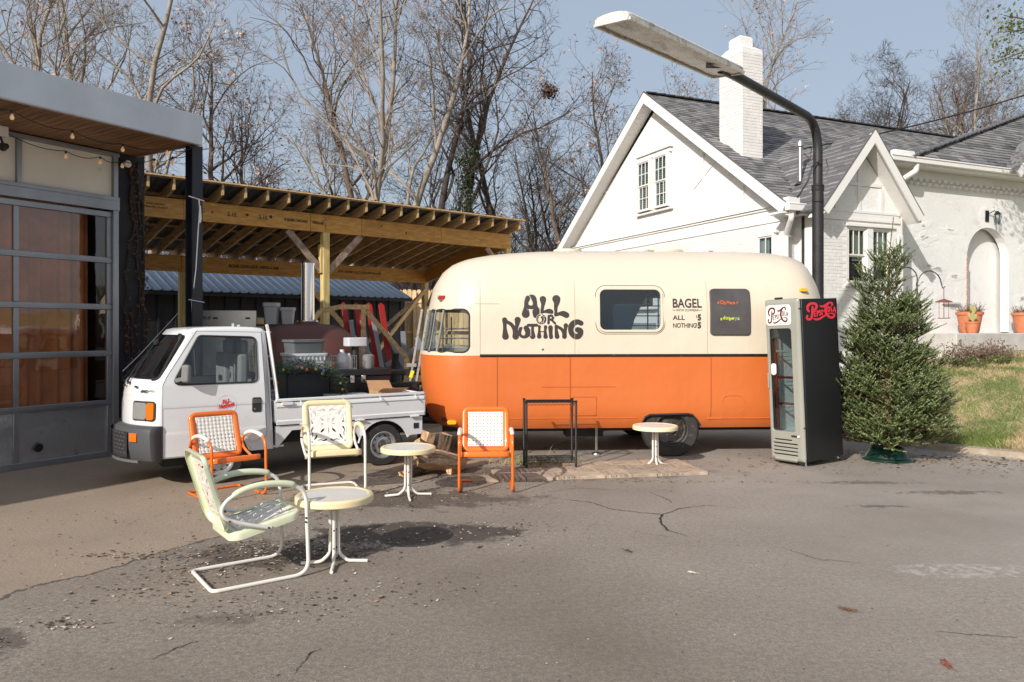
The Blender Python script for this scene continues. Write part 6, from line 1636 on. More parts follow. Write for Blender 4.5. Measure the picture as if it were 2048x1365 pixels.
# fir wreath with coloured baubles
MT['needle_dark'] = M("dark_fir_needles", (0.04, 0.075, 0.025), 0.6, var=(12, .5))
wr = thing("fir_wreath", "dark fir garland with small coloured baubles on the truck bed", "wreath", on_truck(1.98, .62, .67), TR)
wrr = random.Random(8); m = MB()
for k in range(2600):
    a = wrr.uniform(0, 6.283); e = wrr.gauss(0, .33); rad = .27 + .16 * math.cos(e)
    c = Vector((rad * math.cos(a) * 1.25, .14 * math.sin(e * 2) + .08 * math.sin(a), .27 + rad * math.sin(a) * .72 + wrr.gauss(0, .05)))
    if c.z < .01: c.z = .01 + wrr.random() * .1
    d = Vector((wrr.gauss(0, 1), wrr.gauss(0, 1), wrr.gauss(0, 1))).normalized() * .06; s_ = d.orthogonal().normalized() * .007
    m.add([c - s_, c + s_, c + d], [(0, 1, 2)])
o = m.build("needles", MT['needle_dark'], wr, smooth=False, fix=False)
cols = [(.6, .02, .02), (.02, .12, .5), (.6, .35, .02), (.03, .3, .12), (.65, .12, .03), (.35, .32, .05)]
bm4 = [M("bauble_%d" % i, c, 0.15, coat=.8) for i, c in enumerate(cols)]
ball = MB(); ball.lathe([(0.0, -.017)] + [(.017 * math.sin(t), -.017 * math.cos(t)) for t in np.linspace(.4, 2.7, 7)] + [(0.0, .022)], 10)
bmes = [ball.mesh("bauble", mm_) for mm_ in bm4]
for k in range(22):
    a = wrr.uniform(0, 6.283); rad = .40 + wrr.gauss(0, .03)
    o = bpy.data.objects.new("bauble", bmes[k % 6]); o.location = (rad * math.cos(a) * 1.2, -.10 - .05 * wrr.random(), max(.04, .27 + rad * math.sin(a) * .66)); link(o, wr)
# things on the toolbox lid
wb = thing("wire_basket", "wire basket of white jugs on the toolbox lid", "basket", on_truck(2.62, 1.10, 1.16), TR)
m = MB()
for z in (.005, .09, .18): m.tube([(p[0], p[1], z) for p in rrect(.42, .26, .03, 3)], .004, 5, closed=True)
for i in range(17):
    x = -.2 + i * .025
    for y in (-.13, .13): m.tube([(x, y, 0), (x, y, .18)], .0022, 4)
m.build("wire", MT['steel'], wb)
m = MB(); m.lathe([(0.0, .005), (.07, .005), (.075, .03), (.075, .16), (.03, .23), (.028, .26), (0, .26)], 18, (.05, 0, 0)); m.build("jug", MT['bin_white'], wb)
m = MB(); m.lathe([(0.0, .005), (.055, .005), (.06, .12), (.03, .2), (.02, .21), (0, .21)], 16, (.15, .03, 0)); m.build("jug", MT['bin_white'], wb)
rl = thing("reflector_lamp", "round silver clamp lamp lying beside the wire basket", "lamp", on_truck(2.38, 1.02, 1.28), TR)
m = MB(); m.lathe([(.03, .10), (.05, .08), (.115, .0), (.12, -.004), (.11, .0), (.045, .07), (0, .08)], 24, (0, 0, 0), 'y'); m.build("reflector", MT['chrome'], rl)
m = MB(); m.lathe([(.0, .2), (.025, .19), (.03, .10), (0, .1)], 12, (0, 0, 0), 'y'); m.build("socket", MT['black_plastic'], rl)
tbx = thing("plastic_tub", "clear grey plastic tub balanced above the toolbox", "tub", on_truck(2.86, 1.12, 1.16), TR)
m = MB(); m.lathe([(0, 0), (.06, 0), (.055, .25), (.05, .30), (0, .30)], 12); m.build("stem", MT['black_metal'], tbx)
m = MB(); m.prism(rrect(.28, .2, .03, 3), .30, .42, 'xy'); m.build("tub_body", MT['bin_white'], tbx, bevel=.01)
m = MB(); m.lathe([(0, 0), (.07, 0), (.08, .05), (.08, .17), (.05, .19), (0, .19)], 14, (.17, -.05, 0)); m.build("canister", MT['mirror_grey'], tbx)
MT['card'] = M("cardboard", (0.42, 0.24, 0.12), 0.85, var=(5, .15))
cb2 = thing("cardboard_box", "flattened open cardboard box on the truck bed", "box", on_truck(3.02, .50, .668), TR)
m = MB(); m.box((0, 0, .12), (.34, .30, .24)); m.build("carton", MT['card'], cb2)
for (pts) in ([(-.17, -.15, .24), (.17, -.15, .24), (.20, -.27, .27), (-.17, -.28, .28)], [(-.17, .15, .24), (.17, .15, .24), (.16, .24, .34), (-.16, .25, .35)], [(.17, -.15, .24), (.17, .15, .24), (.27, .12, .20), (.28, -.14, .20)]):
    m = MB(); m.quad(*pts); o = m.build("flap", MT['card'], cb2, smooth=False); s_ = o.modifiers.new("t", 'SOLIDIFY'); s_.thickness = .005
wbd = thing("white_board", "white slatted plastic pallet lying on the truck bed", "pallet", on_truck(2.52, .50, .668), TR)
for i in range(7): box_obj("slat", MT['truck_white'], wbd, (-.22 + i * .075, 0, .19), (.068, .42, .02), bevel=.003)
for y in (-.18, .18): box_obj("runner", MT['truck_white'], wbd, (0, y, .09), (.52, .05, .18))
# pizza oven with chimney pipe
MT['oven'] = M("oxide_red_dome_paint", (0.085, 0.026, 0.018), 0.55, var=(2, .15), bump=(30, .15))
oven = thing("pizza_oven", "dark red domed oven with chrome stove pipe behind the truck", "oven", (-3.12, 11.55, 0), R(10))
m = MB(); rings = []; nn2 = 36
for i in range(15):
    t = math.pi / 2 * i / 14; kz = math.sin(t) ** .9; kr = max(0, math.cos(t)) ** .62
    rings.append([(.86 * kr * math.copysign(abs(math.cos(a)) ** .8, math.cos(a)), .62 * kr * math.copysign(abs(math.sin(a)) ** .8, math.sin(a)), 1.02 + .76 * kz) for a in np.linspace(0, 6.2832, nn2 + 1)[:-1]])
m.v = [p for r_ in rings for p in r_]; m.f = [[i * nn2 + j, i * nn2 + (j + 1) % nn2, (i + 1) * nn2 + (j + 1) % nn2, (i + 1) * nn2 + j] for i in range(14) for j in range(nn2)]; m.m = [0] * len(m.f)
m.build("dome", MT['oven'], oven)
m = MB(); m.box((0, 0, .96), (1.8, 1.3, .12)); m.build("base_slab", MT['black_metal'], oven, bevel=.01)
for x in (-.8, .8):
    for y in (-.55, .55): box_obj("leg", MT['black_metal'], oven, (x, y, .45), (.08, .08, .9))
m = MB(); m.lathe([(.16, 0), (.16, .06), (.10, .08), (.098, .90), (.106, .90), (.106, .93), (.09, .93), (.09, .1)], 28, (.02, -.05, 1.76), capend=False); m.build("stove_pipe", MT['chrome'], oven)
m = MB(); m.lathe([(.20, -.04), (.18, .05), (.11, .06)], 24, (.02, -.05, 1.76), capend=False); m.build("pipe_collar", MT['oven'], oven)
# steel reach-in cabinet and buckets behind the cab
fz = thing("steel_refrigerator", "stainless two door commercial refrigerator behind the truck cab", "refrigerator", (-4.93, 13.35, 0), R(8))
m = MB(); m.box((0, 0, .95), (.98, .75, 1.9)); m.build("cabinet", MT['steel'], fz, bevel=.01)
m = MB(); m.box((0, -.39, 1.87), (1.0, .06, .28)); m.build("top_grille", MT['steel'], fz, bevel=.006)
mb = MB(); add_text(mb, "TRUE", .07, lambda x, y: (-.42 + x, -.4215, 1.86 + y), bold=.002, shear=.3)
for x in (-.17, .36): mb.box((x, -.42, 1.88), (.08, .006, .03))
mb.build("front_badge", MT['black_plastic'], fz, smooth=False)
for x in (-.245, .245):
    m = MB(); m.box((x, -.395, .88), (.475, .05, 1.66)); o = m.build("door", MT['steel'], fz, bevel=.008)
    m = MB(); m.box((x + (.18 if x < 0 else -.18), -.43, 1.1), (.02, .03, .5)); m.build("handle", MT['chrome'], o)
sh = thing("storage_shelf", "dark shelf under the carport that holds two white buckets", "shelf", (-4.05, 13.3, 0), R(10))
m = MB(); m.box((0, 0, 1.76), (.95, .45, .04)); m.box((0, 0, 1.0), (.95, .45, .04)); m.build("shelf_board", MT['black_metal'], sh)
for x in (-.45, .45):
    for y in (-.2, .2): box_obj("leg", MT['black_metal'], sh, (x, y, .88), (.04, .04, 1.76))
MT['tub_plastic'] = M("translucent_tub_plastic", (0.42, 0.42, 0.42), 0.5)
for i, (x, h_, w_, lab) in enumerate(((-4.20, .36, .125, "taller white food bucket on the shelf behind the truck"), (-3.93, .28, .115, "shorter white food bucket on the shelf behind the truck"))):
    t = thing("food_bucket", lab, "bucket", (x, 13.28 + i * .05, 1.78), .1, "white food buckets on the shelf")
    m = MB(); b0 = rrect(w_ * 1.5, w_ * 1.5, .03, 4); b1 = rrect(w_ * 1.9, w_ * 1.9, .04, 4); b2 = rrect(w_ * 2.1, w_ * 2.1, .04, 4); n = len(b0)
    m.add([(p[0], p[1], 0) for p in b0] + [(p[0], p[1], h_ * .85) for p in b1] + [(p[0], p[1], h_ * .86) for p in b2] + [(p[0], p[1], h_) for p in b2], [tuple(range(n))[::-1]] + [(k * n + j, k * n + (j + 1) % n, (k + 1) * n + (j + 1) % n, (k + 1) * n + j) for k in range(3) for j in range(n)])
    m.build("bucket_body", MT['tub_plastic'], t)
    m = MB(); m.prism(rrect(w_ * 2.12, w_ * 2.12, .04, 4), h_ - .01, h_ + .012, 'xy'); m.build("lid", MT['tub_plastic'], t, bevel=.004)
# small timber frame by the pipe
tf = thing("timber_frame", "small frame of raw lumber standing beside the stove pipe", "frame", (-2.95, 12.9, 0), R(10))
for (p, q) in (((-.62, 0, 1.5), (-.30, 0, 2.0)), ((.0, 0, 2.07), (.52, 0, 2.07)), ((.42, 0, 2.04), (.42, 0, 1.7)), ((.42, 0, 1.72), (.36, 0, .1)), ((-.62, 0, 1.5), (-.75, 0, .1)), ((.47, .03, 2.0), (1.15, .1, 1.2)), ((1.15, .1, 1.2), (1.15, .1, .05)), ((-.30, .03, 2.0), (.02, .03, 2.07))):
    p = Vector(p); q = Vector(q); m = MB(); m.box((0, 0, 0), ((q - p).length, .04, .08)); o = m.build("board", MT['pine'], tf, loc=(p + q) / 2, bevel=.003); o.rotation_mode = 'QUATERNION'; o.rotation_quaternion = (q - p).to_track_quat('X', 'Z')
# leaning red and grey boards
MT['red_board'] = M("red_painted_board", (0.36, 0.016, 0.012), 0.4, var=(3, .15)); MT['grey_board'] = M("grey_painted_board", (0.22, 0.23, 0.25), 0.6, var=(3, .15))
labs = ["leftmost of the tall red boards leaning on the shed", "second red board from the left leaning on the shed", "third red board from the left leaning on the shed", "rightmost red board leaning on the shed"]
for i in range(4):
    t = thing("red_board", labs[i], "board", (-3.06 + i * .23, 15.2 + i * .12, 0), R(30), "red boards leaning on the shed")
    m = MB(); m.prism([(-.06, 0), (.06, 0), (.06, 2.2), (.0, 2.26), (-.06, 2.22)], -.012, .012, 'xz'); o = m.build("plank", MT['red_board'], t, bevel=.003); o.rotation_euler = (-.10, -.11, 0)
labs = ["left grey slat leaning between the red boards", "middle grey slat leaning between the red boards", "right grey slat leaning between the red boards"]
for i in range(3):
    t = thing("grey_slat", labs[i], "slat", (-2.93 + i * .24, 15.1 + i * .12, 0), R(30), "grey slats leaning with the red boards")
    m = MB(); m.box((0, 0, .95), (.09, .02, 1.9)); o = m.build("plank", MT['grey_board'], t, bevel=.003); o.rotation_euler = (-.12, -.11 - .02 * i, 0)
for i, (x, y, lab) in enumerate(((-2.28, 15.6, "left folding trestle of crossed grey planks by the black shed"), (-1.72, 16.0, "right folding trestle of crossed grey planks by the black shed"))):
    t = thing("crossed_planks", lab, "trestle", (x, y, 0), R(20), "crossed grey planks")
    for (p, q) in (((-.30, 0, 1.62 - .1 * i), (.28, 0, .55)), ((.05, .03, 1.65), (.12, .03, .2)), ((-.3, .06, .95), (.45, .06, 1.35)), ((-.2, .03, 0), (.1, .03, .6))):
        p = Vector(p); q = Vector(q); m = MB(); m.box((0, 0, 0), ((q - p).length, .03, .10)); o = m.build("plank", MT['grey_board'], t, loc=(p + q) / 2, bevel=.003); o.rotation_mode = 'QUATERNION'; o.rotation_quaternion = (q - p).to_track_quat('X', 'Z')
# black prep stand by the trailer nose, leaning ladder rails
bs = thing("black_stand", "black metal stand by the nose of the trailer", "stand", (-1.62, 11.2, 0), R(6))
m = MB(); m.box((0, 0, 1.06), (.62, .42, .07)); m.box((.0, 0, .75), (.5, .36, .3)); m.build("top", MT['black_metal'], bs, bevel=.01)
for x in (-.25, .25): box_obj("leg", MT['black_metal'], bs, (x, 0, .3), (.05, .36, .6))
ld = thing("aluminium_pole_pair", "pair of light aluminium awning poles leaning at the trailer nose", "poles", (-1.42, 10.9, 0), 0)
for dx in (0, .09):
    m = MB(); m.bar((-.04 + dx, 0, .95), (.13 + dx, 0, 1.98), .03, .03, up=(0, 1, 0)); m.build("pole", MT['wheel_silver'], ld)
m = MB(); m.box((-.02, 0, 1.18), (.14, .05, .05)); m.build("clamp", MT['steel'], ld)
m = MB(); m.bar((-.035, 0, 1.0), (-.0, 0, 1.1), .05, .04, up=(0, 1, 0)); m.build("grip", M("yellow_grip", (.6, .6, .02), .5), ld)
jp = thing("junk_pile", "heap of dark bundled hoses and sheets behind the trailer nose", "pile", (-1.9, 13.5, 0), 0)
jr = random.Random(2); m = MB()
for k in range(26):
    c = Vector((jr.uniform(-.8, .9), jr.uniform(-.5, .5), jr.uniform(.1, 1.1) * (1 - .3 * jr.random()))); d = Vector((jr.uniform(-1, 1), jr.uniform(-1, 1), jr.uniform(-.6, .6))).normalized() * jr.uniform(.2, .5)
    m.tube([c - d, c + Vector((0, 0, jr.uniform(-.1, .1))), c + d], jr.uniform(.02, .07), 6)
m.build("bundle", M("dark_junk", (.03, .035, .04), .6, var=(4, .6)), jp)

# ------------------------------------------------------------------ drinks cooler
MT['cool_grey'] = M("cooler_grey_frame", (0.29, 0.295, 0.255), 0.35, coat=.3, var=(2, .06)); MT['cool_black'] = M("cooler_black_side", (0.010, 0.010, 0.012), 0.42, bump=(220, .08), dirt=(26, .70, (.07, .06, .06), .6))
MT['cool_white'] = M("cooler_white_lining", (0.78, 0.78, 0.78), 0.4); MT['maroon'] = M("maroon_shelf_edge", (0.12, 0.015, 0.015), 0.4); MT['pepsi_red'] = M("bright_red_vinyl", (0.80, 0.035, 0.06), 0.35); MT['sign_white'] = M("sign_white", (.78, .75, .72), .35)
MT['sign_red'] = M("dark_red_print", (.10, .008, .012), .4)
cooler = thing("drinks_cooler", "tall black and grey drinks cooler with red script logo", "refrigerator", (3.578, 9.27, 0))
cooler.scale = (.975, .975, .975)
cooler.rotation_mode = 'QUATERNION'
cooler.rotation_quaternion = Matrix.Rotation(R(-2.4), 3, 'Y').to_quaternion() @ Matrix.Rotation(math.atan2(.54, .84), 3, 'Z').to_quaternion()
CW, CD, CHh = .53, .80, 2.13
m = MB()   # hollow cabinet: sides, back, top, bottom
m.box((.43, .014, 1.09), (.73, .028, 2.06)); m.box((.43, CW - .014, 1.09), (.73, .028, 2.06)); m.box((CD - .015, CW / 2, 1.09), (.03, CW - .06, 2.06))
m.box((.43, CW / 2, 2.105), (.73, CW - .058, .03)); m.box((.43, CW / 2, .25), (.70, CW - .058, .30)); m.box((.40, CW / 2, 1.93), (.66, CW - .058, .30))
m.build("cabinet", MT['cool_black'], cooler, bevel=.012, seg=3)
m = MB(); m.box((.74, CW / 2, 1.09), (.02, CW - .07, 1.4)); m.box((.4, .036, 1.09), (.66, .012, 1.38)); m.box((.4, CW - .036, 1.09), (.66, .012, 1.38)); m.box((.4, CW / 2, .41), (.66, CW - .08, .012)); m.box((.4, CW / 2, 1.775), (.66, CW - .08, .012)); m.build("lining", MT['cool_white'], cooler)
GY0, GY1, GZ0, GZ1 = .125, .475, .43, 1.755
X_, Z_ = grid(0.0, CW, .055, 2.13, .011)
F = np.maximum(f_rbox(X_, Z_, CW / 2, 1.0925, CW, 2.075, .045), -f_rbox(X_, Z_, (GY0 + GY1) / 2, (GZ0 + GZ1) / 2, GY1 - GY0, GZ1 - GZ0, .04))
for i in range(6):
    F = np.maximum(F, -f_rbox(X_, Z_, .285 + (.03 if i == 5 else 0), .09 + i * .047, .38 - (.10 if i == 5 else 0), .018, .008))
def cf(y, z):
    e = min(y, CW - y, z - .055, 2.13 - z); b = .035 * (1 - min(1, max(0, e) / .05)) ** 2
    g_ = min(abs(y - GY0), abs(y - GY1)) if GZ0 - .03 < z < GZ1 + .03 and GY0 - .02 < y < GY1 + .02 else 1
    return (b - .002, y, z)
fm = march(F, 0.0, .055, .011, cf).build("front_frame", MT['cool_grey'], cooler, ang=60)
s_ = fm.modifiers.new("t", 'SOLIDIFY'); s_.thickness = .05; s_.offset = -1
for o in (fm,):
    bmx = bmesh.new(); bmx.from_mesh(o.data)
    if sum(f.normal.x for f in bmx.faces) > 0: bmesh.ops.reverse_faces(bmx, faces=bmx.faces[:])
    bmx.to_mesh(o.data); bmx.free()
m = MB(); m.box((.055, CW / 2, .20), (.005, CW - .1, .35)); m.build("vent_back", MT['dark_steel'], cooler)
m = MB(); m.prism(rrect(GY1 - GY0 + .02, GZ1 - GZ0 + .02, .04, 4, (GY0 + GY1) / 2, (GZ0 + GZ1) / 2), .030, .034, 'yz'); m.build("door_glass", MT['glass'], cooler, smooth=False)
m = MB(); m.tube([(.02, p[0], p[1]) for p in rrect(GY1 - GY0, GZ1 - GZ0, .04, 5, (GY0 + GY1) / 2, (GZ0 + GZ1) / 2)], .008, 6, closed=True); m.build("door_gasket", MT['mirror_grey'], cooler)
for z in (.78, 1.12, 1.46):
    m = MB(); m.box((.10, CW / 2, z), (.012, CW - .09, .03)); o = m.build("shelf_edge", MT['maroon'] if z < 1.4 else MT['cool_grey'], cooler)
    m = MB()
    for k in range(12): m.tube([(.11, .06 + k * .037, z), (.70, .06 + k * .037, z)], .003, 4)
    m.build("shelf_wire", MT['white_trim'], o)
m = MB(); m.box((.05, GY1 - .05, .95), (.02, .05, 1.0)); m.build("shelf_standard", MT['maroon'], cooler); m = MB(); m.box((.05, GY1 - .02, 1.1), (.02, .05, 1.3)); m.build("door_strip", MT['cool_black'], cooler)
for y in (.10, .42):
    for x in (.12,): m = MB(); m.box((x, y, 1.1), (.012, .012, 1.3)); m.build("shelf_post", MT['mirror_grey'], cooler)
m = MB(); m.prism(rrect(.07, .15, .03, 4, .40, 1.23), -.03, .0, 'yz'); m.build("door_lock", MT['sign_white'], cooler, bevel=.008)
m = MB(); m.prism(rrect(.018, .20, .008, 3, .492, 1.08), -.022, .0, 'yz'); m.build("door_handle", MT['cool_grey'], cooler, bevel=.004)
m = MB(); m.prism(rrect(.38, .265, .045, 5, .305, 1.925), -.012, .0, 'yz'); m.build("logo_sign", MT['sign_white'], cooler, bevel=.006)
m = MB(); m.box((-.004, .13, .385), (.012, .10, .022)); m.build("switch_plate", MT['black_plastic'], cooler); m = MB(); m.lathe([(0, -.02), (.014, -.018), (.016, 0)], 12, (0, .075, .385), 'x', capend=False); m.build("switch_knob", MT['sign_white'], cooler)
m = MB(); m.box((.06, .34, 2.14), (.06, .08, .03)); m.build("top_bracket", MT['black_plastic'], cooler)
for (z, x) in ((2.0, .006), (.5, .006)): m = MB(); m.box((.02, -.001, z), (.05, .006, .010)); m.build("hinge", MT['black_plastic'], cooler)
for x, y in ((.08, .05), (.08, CW - .05), (CD - .06, .05), (CD - .06, CW - .05)):
    m = MB(); m.lathe([(0, -.0), (.022, .0), (.02, .012), (.012, .015), (.012, .075), (0, .075)], 10, (x, y, -.0 + x * .042 * .84)); m.build("foot", MT['chrome'], cooler)
PEP = [[(1122, 320, 20), (1115, 400, 27), (1105, 500, 27), (1075, 585, 26), (1015, 607, 24), (968, 575, 22), (985, 530, 28)],
       [(1030, 425, 22), (1000, 385, 27), (1003, 315, 32), (1055, 262, 28), (1130, 245, 25), (1205, 268, 30), (1222, 325, 30), (1190, 378, 26), (1145, 388, 18)],
       [(1160, 430, 10), (1163, 540, 10)], [(1160, 430, 9), (1195, 426, 9)], [(1160, 485, 8), (1188, 482, 8)], [(1163, 540, 9), (1200, 535, 9)],
       [(1228, 422, 10), (1232, 532, 10)], [(1228, 420, 9), (1262, 430, 10), (1262, 465, 10), (1232, 478, 8)],
       [(1322, 425, 9), (1298, 412, 9), (1285, 435, 10), (1320, 475, 10), (1315, 510, 10), (1285, 512, 9)], [(1350, 402, 10), (1355, 508, 10)], [(1382, 425, 8), (1410, 420, 8)],
       [(1305, 305, 10), (1345, 322, 20), (1410, 315, 24), (1460, 282, 22), (1520, 245, 18), (1585, 240, 22), (1620, 275, 26), (1610, 300, 20)],
       [(1535, 250, 14), (1470, 315, 26), (1442, 390, 34), (1452, 460, 34), (1490, 530, 30), (1560, 582, 26), (1630, 575, 26), (1665, 528, 24), (1620, 492, 16), (1540, 488, 10), (1490, 500, 8)],
       [(1135, 590, 10), (1180, 612, 20), (1260, 608, 22), (1340, 575, 22), (1420, 530, 18), (1470, 520, 14)],
       [(1512, 340, 11), (1500, 385, 11), (1512, 440, 11), (1540, 430, 11), (1545, 375, 11), (1530, 335, 10), (1512, 340, 10)], [(1580, 335, 10), (1590, 440, 10)], [(1590, 440, 9), (1622, 430, 9)],
       [(1668, 345, 10), (1645, 440, 10)], [(1670, 345, 11), (1698, 470, 11)], [(1650, 410, 7), (1685, 410, 7)]]
X_, Y_ = grid(930, 1730, 205, 650, 5.0)
thick_ = [[(a, b, c + (3.5 if max(p[2] for p in s_) < 12 else 0)) for a, b, c in s_] for s_ in PEP]
FP = word_field(X_, Y_, thick_) - 1
kx, kz = .735 / 890, .0005608
march(FP, 930, 205, 5.0, lambda u, v: (.065 + (u - 870) * kx, -.0035, 2.14 - (v - 100) * kz)).build("script_logo", MT['pepsi_red'], cooler, smooth=False, fix=False)
k1 = .32 / 760
march(FP + 4.5, 930, 205, 5.0, lambda u, v: (-.0135, .305 + .165 - (u - 945) * k1 , 1.925 + .105 - (v - 225) * .00052)).build("script_logo", MT['sign_red'], cooler, smooth=False, fix=False)

# ------------------------------------------------------------------ cut fir tree in a green stand
MT['fir_a'] = M("fir_needles_green", (0.066, 0.112, 0.026), 0.5, var=(9, .4)); MT['fir_b'] = M("fir_needles_pale_underside", (0.32, 0.37, 0.17), 0.5, var=(9, .3)); MT['fir_twig'] = M("fir_bark", (0.16, 0.10, 0.05), 0.8)
MT['stand_green'] = M("green_stand_plastic", (0.005, 0.028, 0.019), 0.35, coat=.3)
fir = thing("christmas_tree", "cut fir christmas tree in a dark green stand beside the cooler", "tree", (4.88, 9.88, 0))
m = MB(); m.lathe([(0.0, .0), (.31, .0), (.32, .015), (.31, .03), (.27, .045), (.21, .15), (.19, .17), (.17, .165), (.15, .05), (0, .05)], 36); m.build("stand", MT['stand_green'], fir)
m = MB(); m.tube([(0, 0, .04), (.01, 0, .8), (.0, .01, 1.6), (.02, 0, 2.3), (.03, 0, 2.75)], [.055, .045, .032, .018, .007], 10); m.build("trunk", MT['fir_twig'], fir)
fr_ = np.random.RandomState(7)
stems = []   # (p0, p1, r0)
twigs = []   # (p, dir, length)
HT_ = 2.95
def fir_branch(base, d, L, lvl):
    n = 3 if lvl == 0 else 2; p = base.copy(); pts = [p.copy()]; dd = d.copy()
    for i in range(n):
        dd = dd + np.array([0, 0, .12]) + fr_.normal(0, .06, 3); dd /= np.linalg.norm(dd); p = p + dd * L / n; pts.append(p.copy())
    stems.append((pts, .009 * L / .8 if lvl == 0 else .003))
    twigs.append((pts[-2], (pts[-1] - pts[-2]) * 1.1))
    if lvl >= 2: 
        return
    k = int(L / (.082 if lvl == 0 else .098)) + 1
    for j in range(k):
        t = .12 + .85 * (j + fr_.random_sample()) / k; f_ = t * n; i = min(n - 1, int(f_)); q = pts[i] + (pts[i + 1] - pts[i]) * (f_ - i)
        ax = pts[i + 1] - pts[i]; ax /= np.linalg.norm(ax); side = np.cross(ax, [0, 0, 1]); side /= np.linalg.norm(side) + 1e-9
        s_ = 1 if j % 2 else -1
        nd = ax * .75 + side * s_ * fr_.uniform(.5, .9) + np.array([0, 0, fr_.uniform(-.05, .65)]); nd /= np.linalg.norm(nd)
        l2 = (L * (1 - t) * .55 + .09) * fr_.uniform(.7, 1.15)
        if lvl == 0 and l2 > .16: fir_branch(q, nd, l2, 1)
        else: twigs.append((q, nd * fr_.uniform(.11, .21)))
z = .20
while z < 2.5:
    t = max(0, (z - .25) / (HT_ - .25)); Rm = .88 * (1 - min(t, .72)) ** .72 * (1.0 if z > .45 else .85) + .02
    if z > 1.95: Rm = .50 - .22 * (z - 2.0)
    nb = 12 if z < 1.2 else (9 if z < 1.9 else 4)
    for i in range(nb):
        a = fr_.uniform(0, 6.283); up = -.10 + .55 * t + (3.2 * max(0, t - .60)) + fr_.uniform(-.1, .12)
        L = Rm * fr_.uniform(.72, 1.12)
        fir_branch(np.array([0, 0, z + fr_.uniform(-.03, .03)]), np.array([math.cos(a), math.sin(a), up]) / math.sqrt(1 + up * up), L, 0)
    z += .088 if z < 2.0 else .11
for i in range(5):
    a = fr_.uniform(0, 6.283); twigs.append((np.array([.02, 0, 2.55 + .03 * i]), np.array([.28 * math.cos(a), .28 * math.sin(a), .30]) * fr_.uniform(.7, 1.1)))
twigs.append((np.array([.03, 0, 2.72]), np.array([.05, 0, .45])))
stems.append(([np.array([.03, 0, 2.7]), np.array([.08, 0, 3.15])], .008))
m = MB()
for pts, r_ in stems: m.tube([tuple(p) for p in pts], [max(.0025, r_ * (1 - .7 * i / len(pts))) for i in range(len(pts))], 4, cap=False)
m.build("branches", MT['fir_twig'], fir, fix=False)
def needles(twigs, per, nl, nw, seed):
    rs = np.random.RandomState(seed); T = len(twigs)
    P = np.array([t[0] for t in twigs]); D = np.array([t[1] for t in twigs]); L = np.linalg.norm(D, axis=1, keepdims=True); A = D / L
    ref = np.where(np.abs(A[:, 2:3]) > .9, np.array([[1., 0, 0]]), np.array([[0, 0, 1.]])); U = np.cross(A, ref); U /= np.linalg.norm(U, axis=1, keepdims=True); V = np.cross(A, U)
    cnt = np.full(T, per); idx = np.repeat(np.arange(T), cnt); n = len(idx)
    t = rs.random_sample(n)[:, None]; th = rs.random_sample(n)[:, None] * 6.283
    rad = U[idx] * np.cos(th) + V[idx] * np.sin(th)
    nd = rad * .75 + A[idx] * .65 + np.array([[0, 0, .15]]); nd /= np.linalg.norm(nd, axis=1, keepdims=True)
    ln = nl * (.8 + .4 * rs.random_sample(n)[:, None]) * (1 - .35 * t)
    base = P[idx] + D[idx] * t; side = np.cross(nd, rad); side /= np.linalg.norm(side, axis=1, keepdims=True) + 1e-9; side *= nw
    v = np.stack([base - side, base + side, base + nd * ln], 1).reshape(-1, 3)
    return v, n, t[:, 0]
v, n, TT_ = needles(twigs, 78, .024, .0040, 3)
me = bpy.data.meshes.new("needles"); me.vertices.add(len(v)); me.vertices.foreach_set("co", v.astype(np.float32).ravel())
me.loops.add(n * 3); me.loops.foreach_set("vertex_index", np.arange(n * 3)); me.polygons.add(n); me.polygons.foreach_set("loop_start", np.arange(n) * 3); me.polygons.foreach_set("loop_total", np.full(n, 3))
me.materials.append(MT['fir_a']); me.materials.append(MT['fir_b']); me.polygons.foreach_set("material_index", (np.random.RandomState(1).random_sample(n) < np.where(TT_ > .55, .62, .10)).astype(np.int32)); me.update(calc_edges=True)
o = bpy.data.objects.new("needles", me); link(o, fir); print("fir twigs", len(twigs), "needles", n)

